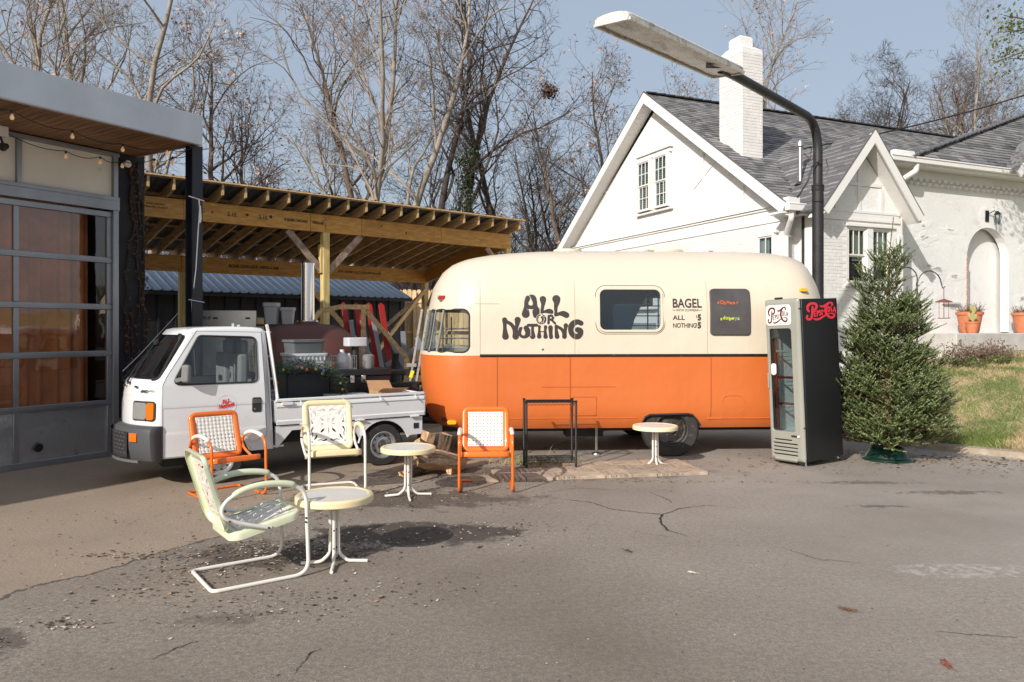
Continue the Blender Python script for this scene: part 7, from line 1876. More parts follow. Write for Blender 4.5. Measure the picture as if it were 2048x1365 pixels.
# ------------------------------------------------------------------ metal garden chairs
MT['ch_orange'] = M("chair_orange_enamel", (0.80, 0.16, 0.012), 0.3, coat=.5, dirt=(26, .64, (.25, .10, .04), .75)); MT['ch_white'] = M("chair_white_enamel", (0.74, 0.71, 0.65), 0.32, coat=.4, dirt=(28, .64, (.32, .22, .13), .75))
MT['ch_yellow'] = M("chair_cream_yellow_enamel", (0.78, 0.66, 0.40), 0.33, coat=.4, dirt=(24, .65, (.36, .24, .11), .75)); MT['ch_green'] = M("chair_pale_green_enamel", (0.64, 0.67, 0.47), 0.33, coat=.4, dirt=(20, .68, (.3, .27, .14), .7))
def pan(parent, name, w_, h_, frame_mat, panel_mat, pattern, place, flange=.035, r_=.075, border=.062):
    """pressed-metal panel: rolled rim, flat border and a pierced centre; place(u, v, d) maps it to the chair (d = towards the sitter)"""
    n = 6
    loops = [(w_ - 2 * border, h_ - 2 * border, .006, .0035), (w_ - .03, h_ - .03, r_ * .8, .006), (w_ - .008, h_ - .008, r_ * .95, .0), (w_, h_, r_, -.010), (w_, h_, r_, -flange), (w_ - .008, h_ - .008, r_, -flange)]
    m = MB(); k = len(rrect(1, 1, .1, n)); vs = []
    for (a, b, rr_, d) in loops: vs += [place(p[0], p[1], d) for p in rrect(a, b, rr_, n)]
    m.add(vs, [(i * k + j, i * k + (j + 1) % k, (i + 1) * k + (j + 1) % k, (i + 1) * k + j) for i in range(len(loops) - 1) for j in range(k)])
    o = m.build(name, frame_mat, parent, ang=50); s_ = o.modifiers.new("t", 'SOLIDIFY'); s_.thickness = .0025; s_.offset = 0
    pw, ph = w_ - 2 * border, h_ - 2 * border
    if pattern == 'basket':
        m = MB(); N_ = 10; hs = .0052
        us = sorted([-pw / 2, pw / 2] + [(-pw / 2 + pw * (i + .5) / N_) + s2 * hs for i in range(N_) for s2 in (-1, 1)]); vs_ = sorted([-ph / 2, ph / 2] + [(-ph / 2 + ph * (i + .5) / N_) + s2 * hs for i in range(N_) for s2 in (-1, 1)])
        K = len(us); P = []
        for jv, v_ in enumerate(vs_):
            for iu, u_ in enumerate(us):
                d = .006 + (.003 if ((iu // 2 + jv // 2) % 2) else 0.0); P.append(place(u_, v_, d))
        F_ = [(j * K + i, j * K + i + 1, (j + 1) * K + i + 1, (j + 1) * K + i) for j in range(len(vs_) - 1) for i in range(K - 1) if not (i % 2 == 1 and j % 2 == 1)]
        m.add(P, F_)
    else:
        hh = .0042; X_, Y_ = grid(-pw / 2, pw / 2, -ph / 2, ph / 2, hh); F = np.full(X_.shape, -1.0)
        F = np.minimum(-(np.maximum(np.abs(X_) - pw / 2, np.abs(Y_) - ph / 2)), 1) * -1
        s = pw / 2
        holes = []
        for sx in (-1, 1):
            for sy_ in (-1, 1):
                holes += [[(sx * .20 * s, sy_ * .20 * s, .002), (sx * .30 * s, sy_ * .30 * s, .010), (sx * .42 * s, sy_ * .42 * s, .002)],
                          [(sx * .62 * s, sy_ * .52 * s, .004), (sx * .66 * s, sy_ * .66 * s, .009), (sx * .78 * s, sy_ * .80 * s, .002)],
                          [(sx * .82 * s, sy_ * .14 * s, .009), (sx * .88 * s, sy_ * .30 * s, .005), (sx * .84 * s, sy_ * .50 * s, .004), (sx * .88 * s, sy_ * .66 * s, .002)],
                          [(sx * .14 * s, sy_ * .80 * s, .009), (sx * .24 * s, sy_ * .86 * s, .006), (sx * .42 * s, sy_ * .80 * s, .004), (sx * .60 * s, sy_ * .84 * s, .002)],
                          [(sx * .88 * s, sy_ * .90 * s, .007)]]
        for sy_ in (-1, 1): holes += [[(0, sy_ * .16 * s, .003), (0, sy_ * .44 * s, .003)]]
        for sx in (-1, 1): holes += [[(sx * .26 * s, .05 * s, .006), (sx * .36 * s, .05 * s, .006)]]
        for hl in holes: F = np.maximum(F, -f_stroke(X_, Y_, smooth_stroke(hl)))
        rad = np.hypot(X_, Y_)
        def d_of(u_, v_):
            q = math.hypot(u_, v_) / s; e = .006 + .003 * max(0, 1 - abs(q - .58) / .06) + .0025 * math.cos(8 * math.atan2(v_, u_)) * max(0, 1 - abs(q - .30) / .2)
            return e + (.0025 * math.sin(u_ * 70) * math.sin(v_ * 70) if q > .7 else 0)
        m = march(F, -pw / 2, -ph / 2, hh, lambda u_, v_: place(max(-pw / 2, min(pw / 2, u_)), max(-ph / 2, min(ph / 2, v_)), d_of(u_, v_)))
    o2 = m.build(name + "_panel", panel_mat, o, ang=60, fix=False); s_ = o2.modifiers.new("t", 'SOLIDIFY'); s_.thickness = .002; s_.offset = 0
    return o
def spline3(P, k=4):
    Q = [P[0]] + list(P) + [P[-1]]; out = []
    for i in range(1, len(Q) - 2):
        for j in range(k):
            t = j / k; out.append(tuple(0.5 * (2 * Q[i][c] + (Q[i + 1][c] - Q[i - 1][c]) * t + (2 * Q[i - 1][c] - 5 * Q[i][c] + 4 * Q[i + 1][c] - Q[i + 2][c]) * t * t + (3 * Q[i][c] - Q[i - 1][c] - 3 * Q[i + 1][c] + Q[i + 2][c]) * t ** 3) for c in range(3)))
    return out + [P[-1]]
def chair(label, loc, face, frame_mat, rim_mat, panel_mat, pad_mat, pattern, s=1.0, yaw=None, group="retro metal garden chairs"):
    rz = math.atan2(face[1], face[0]) - math.pi / 2
    t = thing("garden_chair", label, "chair", loc, rz, group); t.scale = (1.04 if s < 1 else s, s if s > 1 else 1, s)
    rr_ = .0135; W2 = .265
    def side(sx):
        X0 = sx * W2
        top = spline3([(X0, .285, .44), (X0, .280, .53), (X0, .252, .595), (X0, .185, .634), (X0, .09, .650), (X0, -.03, .652), (X0, -.15, .632), (X0, -.238, .592), (X0, -.280, .535), (X0, -.262, .478), (X0 * .99, -.19, .438), (X0 * .99, -.08, .400), (X0 * .98, .04, .365)], 4)
        return [((X0, -.30, rr_), 0), ((X0, .30, rr_), .10)] + [(tuple(p), 0) for p in top]
    L_ = side(-1); Rr = side(1)
    path = L_[::-1][:-1] + [((-W2, -.34, rr_), .05), ((W2, -.34, rr_), .05)] + Rr[1:]
    m = MB(); m.tube(arc_path(path, 8), rr_, 12); m.build("tube_frame", frame_mat, t)
    for sx in (-1, 1):
        m = MB(); X0 = sx * W2
        P = spline3([(X0, .205, .634), (X0, .15, .650), (X0, .06, .662), (X0, -.04, .662), (X0, -.14, .644), (X0, -.215, .612)], 4); m.tube(P, [.010, .019] + [.022] * (len(P) - 4) + [.019, .010], 12); o = m.build("armrest", pad_mat, t)
        m = MB()
        for (y, z) in ((.278, .40), (.276, .372), (.02, .372), (-.235, .452), (-.262, .52)): m.lathe([(0, .018), (.007, .015), (.007, .0)], 8, (X0 - .0 if sx > 0 else X0, y, z), 'x', capend=False) if sx > 0 else m.lathe([(0, -.018), (.007, -.015), (.007, 0)], 8, (X0, y, z), 'x', capend=False)
        m.build("bolt", MT['dark_steel'], t, fix=False)
    # seat: u across, v along depth
    def seat_place(u, v, d):
        y = .02 + v; z = .405 + .045 * (v / .24) - .02 * math.exp(-((v + .05) / .15) ** 2) + d
        return (u, y, z)
    pan(t, "seat", .50, .48, rim_mat, panel_mat, pattern, seat_place, flange=.048)
    e = R(17)
    def back_place(u, v, d):
        q = v + .265; curve = .03 * math.sin(math.pi * min(1, max(0, q / .53))) + (-.0)
        return (u, -.215 - math.sin(e) * q - curve * .6 + d * math.cos(e), .375 + math.cos(e) * q * 1.0 + d * math.sin(e))
    pan(t, "backrest", .50, .53, rim_mat, panel_mat, pattern, back_place, flange=.030)
    return t
chair("pale green metal garden chair in front, turned towards the round table", (-1.80, 5.28, 0), (.81, .59), MT['ch_white'], MT['ch_green'], MT['ch_white'], MT['ch_green'], 'floral', 1.0)
chair("orange basket-weave metal chair standing by the truck door", (-2.91, 7.78, 0), (.68, -.73), MT['ch_orange'], MT['ch_orange'], MT['ch_white'], MT['ch_white'], 'basket', .94)
chair("cream yellow metal chair with flower pattern beside the truck bed", (-1.87, 7.93, 0), (.38, -.92), MT['ch_white'], MT['ch_yellow'], MT['ch_white'], MT['ch_yellow'], 'floral', 1.05)
chair("orange basket-weave metal chair facing straight out before the trailer", (-.28, 8.12, 0), (.04, -1.0), MT['ch_orange'], MT['ch_orange'], MT['ch_white'], MT['ch_white'], 'basket', .94)
def table(label, loc, rz, rim_mat, s=1.0, rust=False):
    t = thing("round_table", label, "table", loc, rz, "small round metal tables")
    m = MB(); m.lathe([(.235, .5015), (.245, .508), (.268, .506), (.277, .498), (.279, .488), (.279, .458), (.274, .454), (.27, .458), (.268, .49), (.235, .497)], 56, capend=False); m.build("table_rim", rim_mat, t, ang=50)
    m = MB(); m.lathe([(.236, .5005), (.10, .5035), (0.0, .5035)], 48, capend=False); m.lathe([(.236, .496), (0.0, .498)], 48, capend=False); m.build("table_top", M("worn_white_table_top", (.68, .64, .60), .4, dirt=(14, .60, (.25, .14, .08), .7)) if rust else MT['ch_white'], t, fix=False)
    for k in range(4):
        a = k * math.pi / 2; c, s_ = math.cos(a), math.sin(a)
        P = arc_path([((.10 * c, .10 * s_, .492), 0), ((.028 * c, .028 * s_, .485), .02), ((.030 * c, .030 * s_, .075), .10), ((.095 * c, .095 * s_, .02), .06), ((.235 * c, .235 * s_, .0125), 0)], 6)
        m = MB(); m.tube(P, .0125, 10); m.build("leg", MT['ch_white'], t)
    m = MB()
    for z in (.12, .25, .40): m.tube([(-.045, -.0, z), (.045, 0, z)], .006, 6); m.tube([(0, -.045, z), (0, .045, z)], .006, 6)
    m.build("bolt", MT['dark_steel'], t)
    return t
table("round cream metal table in front beside the pale green chair", (-1.285, 5.50, 0), R(8), MT['ch_yellow'])
table("round cream metal table between the yellow chair and the orange chair", (-1.055, 7.72, 0), R(12), MT['ch_yellow'])
table("round rust-spotted metal table before the trailer wheel", (1.775, 9.42, 0), R(5), M("faded_cream_enamel", (.74, .68, .45), .4, dirt=(16, .62, (.35, .2, .1), .6)), rust=True)

# ------------------------------------------------------------------ wire rack, deck tiles, logs, street lamp
rk = thing("wire_rack", "low black wire shelving rack standing before the orange trailer side", "rack", (.46, 9.30, 0), R(4))
for x in (-.30, .30):
    for y in (-.17, .17):
        m = MB(); m.lathe([(0, 0), (.016, 0), (.014, .02), (.0135, .03), (.0135, .82), (.018, .825), (.018, .835), (0, .84)], 10, (x, y, 0))
        for k in range(28): m.lathe([(.0138, 0), (.0152, .004), (.0138, .008)], 8, (x, y, .08 + k * .026), capend=False)
        m.build("post", MT['black_metal'], rk)
def wire_shelf(z):
    m = MB()
    for y in (-.17, .17):
        m.tube([(-.29, y, z), (.29, y, z)], .0045, 6); m.tube([(-.29, y, z - .03), (.29, y, z - .03)], .0035, 6)
        P = [(-.28 + i * .0233, y, z - (.003 if i % 2 else .028)) for i in range(25)]; m.tube(P, .0025, 4)
    for x in (-.30, .30): m.tube([(x, -.16, z), (x, .16, z)], .0045, 6); m.tube([(x, -.16, z - .03), (x, .16, z - .03)], .0035, 6)
    for i in range(9): y = -.14 + i * .035; m.tube([(-.29, y, z + .003), (.29, y, z + .003)], .0018, 4)
    for x in (-.15, 0, .15): m.tube([(x, -.16, z - .002), (x, .16, z - .002)], .003, 4)
    m.build("shelf", MT['black_metal'], rk)
wire_shelf(.815); wire_shelf(.12)
MT['tile'] = wood("weathered_deck_tile", (0.27, 0.205, 0.155), (0.52, 0.41, 0.31), (1.5, 9, 3), .85, rnd_val=.16)
deck = thing("deck_tiles", "patch of weathered square wooden deck tiles under the rack and table", "deck tiles", (-.44, 8.36, 0), math.atan2(.46, 2.555))
tm = MB()
for k in range(5): tm.box((0, -.122 + k * .061, .024), (.296, .050, .020))
tm.box((0, 0, .007), (.30, .30, .012)); tme = tm.mesh("deck_tile", MT['tile'])
tlr = random.Random(6)
for r_ in range(3):
    for c_ in range(9):
        if r_ == 2 and c_ < 4: continue
        if r_ == 1 and c_ < 1: continue
        o = bpy.data.objects.new("deck_tile", tme); o.location = (.15 + c_ * .308 + tlr.uniform(-.004, .004), .15 + r_ * .308 + tlr.uniform(-.004, .004), tlr.uniform(-.004, .001)); o.rotation_euler = (tlr.uniform(-.012, .012), tlr.uniform(-.012, .012), (math.pi / 2 if (r_ + c_) % 2 else 0) + tlr.uniform(-.01, .01)); link(o, deck)
MT['bark'] = M("log_bark", (0.105, 0.07, 0.045), 0.95, var=(14, .5), bump=(35, .9, .02)); MT['split'] = wood("split_log_wood", (0.34, 0.19, 0.09), (0.66, 0.44, 0.26), (3, 12, 12), .8, rnd_val=.2)
def log(label, loc, rot, L=.42, r_=.09, seed=0):
    t = thing("firewood_log", label, "log", loc, 0, "split firewood beside the trailer"); t.rotation_euler = rot
    q = random.Random(seed); n = 14; m = MB(); a0 = q.random() * 6; span = q.choice((math.pi, 2.2, 4.4)); rings = []
    ol = [(0, 0)] + [(r_ * q.uniform(.85, 1.12) * math.cos(a0 + span * i / n), r_ * q.uniform(.85, 1.12) * math.sin(a0 + span * i / n)) for i in range(n + 1)]
    K = 5
    vs = []
    for k in range(K): vs += [((k / (K - 1) - .5) * L, p[0] * (1 + .12 * math.sin(k * 1.7 + seed)) + q.uniform(-.008, .008), p[1] + q.uniform(-.008, .008)) for p in ol]
    N_ = len(ol); fs = []
    ms = []
    for k in range(K - 1):
        for j in range(N_): fs.append((k * N_ + j, k * N_ + (j + 1) % N_, (k + 1) * N_ + (j + 1) % N_, (k + 1) * N_ + j)); ms.append(0 if 0 < j < N_ - 1 else 1)
    fs += [tuple(range(N_))[::-1], tuple((K - 1) * N_ + j for j in range(N_))]; ms += [1, 1]
    m.v = vs; m.f = [list(f) for f in fs]; m.m = ms; m.build("log_body", [MT['bark'], MT['split']], t, smooth=False)
LG = [("upright pale split log at the top left of the firewood", (-1.06, 9.15, .26), (0, -1.2, .4)), ("upright split log with a light end beside the orange chair", (-.80, 9.05, .25), (0, -1.35, 0)), ("large barked log at the front of the firewood", (-.85, 8.78, .10), (0, .1, .3)),
      ("brown split log at the left end of the firewood", (-1.12, 8.82, .10), (.4, -.2, 1.0)), ("split log at the back of the firewood pile", (-.95, 9.25, .10), (0, 0, -.2)), ("short log leaning on top of the firewood pile", (-.98, 8.95, .24), (.3, .5, .6)), ("split log at the right end of the firewood", (-.62, 9.0, .09), (.2, 0, 1.2)), ("dark knotty log in the middle of the firewood", (-.80, 8.92, .26), (1, .2, -.3))]
for i, (lab, lc, rt) in enumerate(LG): log(lab, lc, rt, .40 if i != 2 else .5, .095, i)
# street lamp
MT['lamp_pole'] = M("dark_lamp_post", (0.035, 0.035, 0.037), 0.45, .3, var=(3, .3), dirt=(8, .60, (.12, .08, .06), .5)); MT['lamp_pole2'] = M("weathered_black_post", (0.018, 0.018, 0.02), .6, var=(6, .5), dirt=(16, .62, (.1, .09, .085), .5))
MT['fixture'] = M("old_white_fixture", (0.62, 0.60, 0.56), .6, var=(5, .12), dirt=(6, .55, (.22, .20, .13), .5)); MT['lens_old'] = M("yellowed_lamp_lens", (0.24, 0.185, 0.10), .35, var=(2.2, .75, (.07, .05, .03)), coat=.3)
lamp_ = thing("street_lamp", "tall black lamp post with a long white fixture on a curved arm", "street lamp", (4.91, 12.2, 0))
m = MB(); m.tube([(0, 0, .0), (0, 0, 3.97)], .088, 20); m.lathe([(.088, 3.9), (.096, 3.92), (.096, 4.0), (.07, 4.02)], 20); m.lathe([(.15, .2), (.15, .45), (.09, .5)], 16); m.build("pole", MT['lamp_pole2'], lamp_)
m = MB(); P = arc_path([((0, 0, 3.98), 0), ((0.0, 0, 5.02), .62), ((-1.93, -2.01, 5.10), 0), ((-2.18, -2.26, 5.10), 0)], 12); m.tube(P, [.074 - .010 * i / (len(P) - 1) for i in range(len(P))], 16); m.build("arm", MT['lamp_pole'], lamp_)
m = MB(); m.tube([(.0, -.09, 4.35), (-.03, -.14, 4.34)], .015, 6); m.tube([(-.03, -.10, 4.36), (-.13, -.12, 4.30), (-.20, -.10, 4.05), (-.33, .0, 3.8)], .012, 6); m.tube([(.1, -.08, 4.4), (.13, -.08, 4.25), (.09, -.08, 4.15)], .008, 5)
for z in (4.0, 3.75): m.tube([(.10 * math.cos(a), .10 * math.sin(a), z + .02 * math.sin(a)) for a in np.linspace(0, 6.28, 14)[:-1]], .006, 5, closed=True)
m.build("cable", MT['black_metal'], lamp_)
fx = bpy.data.objects.new("fixture", None); link(fx, lamp_)
Rr_ = Vector((-2.10, -2.18, 5.10)); Lf = Vector((-3.82, -4.0, 5.04)); ax_ = (Lf - Rr_).normalized(); Lx = (Lf - Rr_).length
wd = ax_.cross(Vector((0.06, -.06, 1))).normalized(); up_ = wd.cross(ax_).normalized()
if up_.z < 0: up_ = -up_
fx.location = Rr_; fx.rotation_mode = 'QUATERNION'; fx.rotation_quaternion = Matrix((ax_, up_.cross(ax_), up_)).transposed().to_quaternion()
m = MB(); nx2 = 16; sec = [(-.235, -.03), (-.24, .015), (-.20, .045), (-.10, .065), (0, .07), (.10, .065), (.20, .045), (.24, .015), (.235, -.03)]
xs3 = [-.10, -.02, .1] + [Lx * i / 10 for i in range(1, 10)] + [Lx - .03, Lx + .03]; sc3 = [.86, 1, 1] + [1] * 9 + [1, .93]
vs = [(x, a * k_, b if b < 0 else b * k_) for x, k_ in zip(xs3, sc3) for (a, b) in sec]; n = len(sec)
fs = [(i * n + j, i * n + j + 1, (i + 1) * n + j + 1, (i + 1) * n + j) for i in range(len(xs3) - 1) for j in range(n - 1)] + [tuple(range(n)), tuple((len(xs3) - 1) * n + j for j in range(n))[::-1]]
m.add(vs, fs); m.build("housing", MT['fixture'], fx, ang=40)
m = MB()
for s_ in (-1, 1): m.box((Lx / 2 - .03, s_ * .228, -.035), (Lx + .10, .03, .03))
m.box((-.09, 0, -.035), (.03, .43, .03)); m.box((Lx + .02, 0, -.035), (.03, .43, .03)); m.build("lens_frame", MT['fixture'], fx)
m = MB(); vs = []; nn3 = 24
for i in range(nn3 + 1):
    for j in range(7):
        x = -.07 + (Lx + .07) * i / nn3; y = -.21 + .42 * j / 6; sag = .012 * math.cos(y / .21 * 1.5) + .010 * mnoise.noise(Vector((x * 4, y * 9, 2)))
        vs.append((x, y, -.028 - sag))
m.v = vs; m.f = [[i * 7 + j, i * 7 + j + 1, (i + 1) * 7 + j + 1, (i + 1) * 7 + j] for i in range(nn3) for j in range(6)]; m.m = [0] * len(m.f); m.build("lens", MT['lens_old'], fx)
m = MB(); m.add([(.42, -.05, -.050), (.60, .06, -.052), (.50, .10, -.056), (.30, .13, -.050), (.40, .07, -.066)], [(0, 1, 2, 4), (4, 2, 3)]); m.build("torn_flap", MT['dark_steel'], fx, smooth=False)
# power line to the mast on the roof
pw = thing("power_line", "black cable running from the roof mast to the upper right", "cable", (0, 0, 0))
a = Vector(hp(11.85, 12.1, 5.45)); b = Vector((16.5, 18.0, 8.9)); P = []
for i in range(25): t = i / 24; p = a.lerp(b, t); p.z -= .9 * 4 * t * (1 - t) * .35; P.append(p)
m = MB(); m.tube(P, .016, 5); m.build("wire", MT['black_metal'], pw)
m = MB(); m.tube([P[0] + Vector((0, 0, -.1)), P[0] + Vector((.1, -.1, -.25)), P[0] + Vector((.12, -.1, .0)), P[1]], .01, 5); m.build("wire", MT['black_metal'], pw)
# hook with feeder behind the fir
hk = thing("shepherd_hook", "black double shepherd hook with a hanging feeder behind the fir tree", "garden hook", (6.72, 12.6, ground_z(6.72, 12.6)))
gz = ground_z(6.72, 12.6); H0 = 2.62 - gz
m = MB(); m.tube([(0, 0, 0), (0, 0, H0 - .2)] + [(.2 - .2 * math.cos(t), 0, H0 - .2 + .24 * math.sin(t)) for t in np.linspace(.1, 3.0, 10)] + [(.42, 0, H0 - .25), (.46, 0, H0 - .22)], .009, 6)
m.tube([(0, 0, H0 - .35)] + [(-.18 + .18 * math.cos(t), 0, H0 - .1 + .2 * math.sin(t)) for t in np.linspace(-.4, 3.1, 12)] + [(-.37, 0, H0 - .2)], .009, 6); m.build("crook", MT['black_metal'], hk)
m = MB()
for k in range(4): a = k * .785; m.tube([(-.33 + .09 * math.cos(t) * math.cos(a), .09 * math.cos(t) * math.sin(a), H0 - .38 + .09 * math.sin(t)) for t in np.linspace(0, 6.28, 16)[:-1]], .004, 4, closed=True)
m.build("wire_globe", MT['black_metal'], hk)
m = MB(); m.lathe([(0, .05), (.13, .0), (.13, -.01), (.02, .0)], 14, (.44, 0, H0 - .47)); m.lathe([(.09, -.28), (.10, -.27), (.0, -.27)], 14, (.44, 0, H0 - .47)); m.tube([(.44, 0, H0 - .25), (.44, 0, H0 - .74)], .006, 5)
for dx in (-.08, .08): m.tube([(.44 + dx, 0, H0 - .48), (.44 + dx, 0, H0 - .74)], .004, 4)
m.build("feeder", M("copper_feeder", (.2, .06, .04), .5), hk)
# ------------------------------------------------------------------ bare winter trees
def bark(name, c1, c2, scale=5):
    return M(name, c1, 0.9, var=(scale, 1.0, c2), bump=(18, .8, .02))
MT['bark_pale'] = bark("pale_bark", (0.37, 0.32, 0.265), (0.19, 0.158, 0.132)); MT['bark_brown'] = bark("brown_bark", (0.17, 0.125, 0.095), (0.085, 0.06, 0.045)); MT['bark_dark'] = bark("dark_bark", (0.085, 0.062, 0.05), (0.045, 0.034, 0.03))
MT['twig_pale'] = M("pale_twigs", (0.24, 0.19, 0.165), .9); MT['twig_brown'] = M("brown_twigs", (0.12, 0.085, 0.07), .9); MT['twig_dark'] = M("dark_twigs", (0.065, 0.048, 0.042), .9)
MT['dead_leaf'] = M("withered_leaves", (0.52, 0.36, 0.28), .8, var=(3, .4)); MT['ivy'] = M("ivy_leaves", (0.03, 0.05, 0.015), .5, var=(9, .4)); MT['green_leaf'] = M("evergreen_leaves", (0.10, 0.13, 0.025), .5, var=(6, .5))
def tubes_mesh(name, branches, mats):
    """branches: dict sides -> list of (pts, radii); vectorised tube builder"""
    V = []; Fc = []; Mi = []; base = 0
    for (sides, npt, mi), lst in branches.items():
        P = np.array([b[0] for b in lst], dtype=np.float64); Rr2 = np.array([b[1] for b in lst])
        T = np.gradient(P, axis=1); T /= np.linalg.norm(T, axis=2, keepdims=True) + 1e-9
        ax = T[:, :1, :].repeat(npt, 1); ref = np.where(np.abs(ax[..., 2:3]) > .8, np.array([1., 0.1, 0]), np.array([0.1, 0, 1.])); U = np.cross(T, ref); U /= np.linalg.norm(U, axis=2, keepdims=True) + 1e-9; W = np.cross(T, U)
        th = np.arange(sides) * 2 * np.pi / sides
        ring = P[:, :, None, :] + Rr2[:, :, None, None] * (U[:, :, None, :] * np.cos(th)[None, None, :, None] + W[:, :, None, :] * np.sin(th)[None, None, :, None])
        nb = len(lst); V.append(ring.reshape(-1, 3))
        i = np.arange(npt - 1)[:, None]; j = np.arange(sides)[None, :]
        q = np.stack([i * sides + j, i * sides + (j + 1) % sides, (i + 1) * sides + (j + 1) % sides, (i + 1) * sides + j], -1).reshape(-1, 4)
        off = base + np.arange(nb)[:, None, None] * npt * sides
        f = (q[None] + off).reshape(-1, 4); Fc.append(f); Mi.append(np.full(len(f), mi)); base += nb * npt * sides
    V = np.concatenate(V); Fc = np.concatenate(Fc); Mi = np.concatenate(Mi); n = len(Fc)
    me = bpy.data.meshes.new(name); me.vertices.add(len(V)); me.vertices.foreach_set("co", V.astype(np.float32).ravel())
    me.loops.add(n * 4); me.loops.foreach_set("vertex_index", Fc.ravel().astype(np.int32)); me.polygons.add(n)
    me.polygons.foreach_set("loop_start", (np.arange(n) * 4).astype(np.int32)); me.polygons.foreach_set("loop_total", np.full(n, 4, dtype=np.int32))
    for m_ in mats: me.materials.append(m_)
    me.polygons.foreach_set("material_index", Mi.astype(np.int32)); me.update(calc_edges=True); me.shade_smooth(); return me
def grow_tree(seed, H, r0, spread=.5, lean=(0, 0), first=.35, nmain=9, twist=.16, up=.25, dens=1.0, fork=1):
    q = random.Random(seed); tr = {}; br = {}; tips = []
    def add(store, pts, rad, sides, mi=0): store.setdefault((sides, len(pts), mi), []).append((pts, rad))
    def seg(p, d, L, r_, n, tw, tz, taper=.75):
        pts = [tuple(p)]; rad = [r_]; d = Vector(d).normalized(); p = Vector(p)
        for i in range(n):
            d = (d + Vector((q.gauss(0, tw), q.gauss(0, tw), q.gauss(0, tw * .6) + tz))).normalized(); p = p + d * (L / n); pts.append(tuple(p)); rad.append(r_ * (1 - taper * (i + 1) / n))
        return pts, rad, d
    def at(pts, rad, t):
        f = t * (len(pts) - 1); i = min(len(pts) - 2, int(f)); k = f - i; a, b = Vector(pts[i]), Vector(pts[i + 1]); return a.lerp(b, k), rad[i] * (1 - k) + rad[i + 1] * k, (b - a).normalized()
    def kids(pts, rad, L, lvl, n, t0):
        for k in range(n):
            t = t0 + (1 - t0) * (k + q.random()) / n; p, r_, d = at(pts, rad, min(.98, t))
            a = q.random() * 6.283; s_ = d.orthogonal().normalized(); s_ = (Matrix.Rotation(a, 3, d) @ s_); ang = q.uniform(.4, 1.0) * (1.2 if lvl > 1 else 1) * (spread / .5)
            nd = (d * math.cos(ang) + s_ * math.sin(ang)).normalized(); nd.z += .12
            l2 = L * q.uniform(.35, .62) * (1.15 - .5 * t)
            if lvl == 1:
                P, Q, dd = seg(p, nd, l2, min(r_ * .7, .024 + l2 * .014), 5, twist * 1.1, up * .12); add(br, P, Q, 5); kids(P, Q, l2, 2, int((6 + l2 * 1.5) * dens), .18)
            elif lvl == 2:
                P, Q, dd = seg(p, nd, l2, min(r_ * .6, .010 + l2 * .006), 3, twist * 1.3, up * .1); add(br, P, Q, 3); kids(P, Q, l2, 3, int((3 + l2 * 1.5) * dens * .75), .15)
            elif lvl == 3:
                l2 = max(.35, l2); P, Q, dd = seg(p, nd, l2, .0062, 2, .2, .03, .6); add(br, P, Q, 3, 1); tips.append(P[-1])
                for _ in range(2):
                    if q.random() < .8: p3 = Vector(P[1]); P2, Q2, _d = seg(p3, (dd + Vector((q.gauss(0, .7), q.gauss(0, .7), q.gauss(0, .4)))), l2 * .6, .005, 2, .15, .02, .6); add(br, P2, Q2, 3, 1)
    for fk in range(fork):
        d0 = Vector((lean[0] + (q.uniform(-.16, .16) if fork > 1 else 0), lean[1], 1)); Lh = H * (1 if fk == 0 else q.uniform(.75, .95))
        P, Q, dd = seg((0.12 * fk, .05 * fk, -.3), d0, Lh, r0 * (1 if fk == 0 else .8), 14, twist * .42, .05, .88); add(tr, P, Q, 9)
        for k in range(nmain):
            t = first + (.95 - first) * (k + q.random() * .8) / nmain; p, r_, d = at(P, Q, t); a = q.random() * 6.283
            ang = q.uniform(.45, .95) * spread / .5; nd = Vector((math.cos(a) * math.sin(ang), math.sin(a) * math.sin(ang), math.cos(ang) + .15)).normalized()
            L = Lh * q.uniform(.26, .42) * (1.15 - .6 * t); Pb, Qb, _ = seg(p, nd, L, r_ * .55, 8, twist, up * .22, .8); add(br, Pb, Qb, 6); kids(Pb, Qb, L, 1, int((5 + L * .5) * dens), .2)
        kids(P, Q, Lh * .35, 2, int(14 * dens), .55)
    return tr, br, tips
def leaf_cloud(pts, per, rad, size, seed, name, mat):
    rs = np.random.RandomState(seed); P = np.repeat(np.array(pts), per, 0); n = len(P); P = P + rs.normal(0, rad, (n, 3))
    A = rs.normal(0, 1, (n, 3)); A /= np.linalg.norm(A, axis=1, keepdims=True); B = np.cross(A, rs.normal(0, 1, (n, 3))); B /= np.linalg.norm(B, axis=1, keepdims=True); s_ = size * (.6 + .8 * rs.random_sample((n, 1)))
    v = np.stack([P - A * s_, P + B * s_ * .55, P + A * s_, P - B * s_ * .55], 1).reshape(-1, 3)
    me = bpy.data.meshes.new(name); me.vertices.add(n * 4); me.vertices.foreach_set("co", v.astype(np.float32).ravel()); me.loops.add(n * 4); me.loops.foreach_set("vertex_index", np.arange(n * 4, dtype=np.int32)); me.polygons.add(n)
    me.polygons.foreach_set("loop_start", (np.arange(n) * 4).astype(np.int32)); me.polygons.foreach_set("loop_total", np.full(n, 4, dtype=np.int32)); me.materials.append(mat); me.update(calc_edges=True); return me
protos = {}
def tree_proto(key, kind, **kw):
    tr, br, tips = grow_tree(**kw); bk, tw = {'pale': ('bark_pale', 'twig_pale'), 'brown': ('bark_brown', 'twig_brown'), 'dark': ('bark_dark', 'twig_dark')}[kind]
    protos[key] = (tubes_mesh("trunk", tr, [MT[bk]]), tubes_mesh("crown", br, [MT[bk], MT[tw]]), tips)
tree_proto('pale_tall', 'pale', seed=3, H=13.5, r0=.145, spread=.42, first=.28, nmain=13, twist=.21, dens=.85)
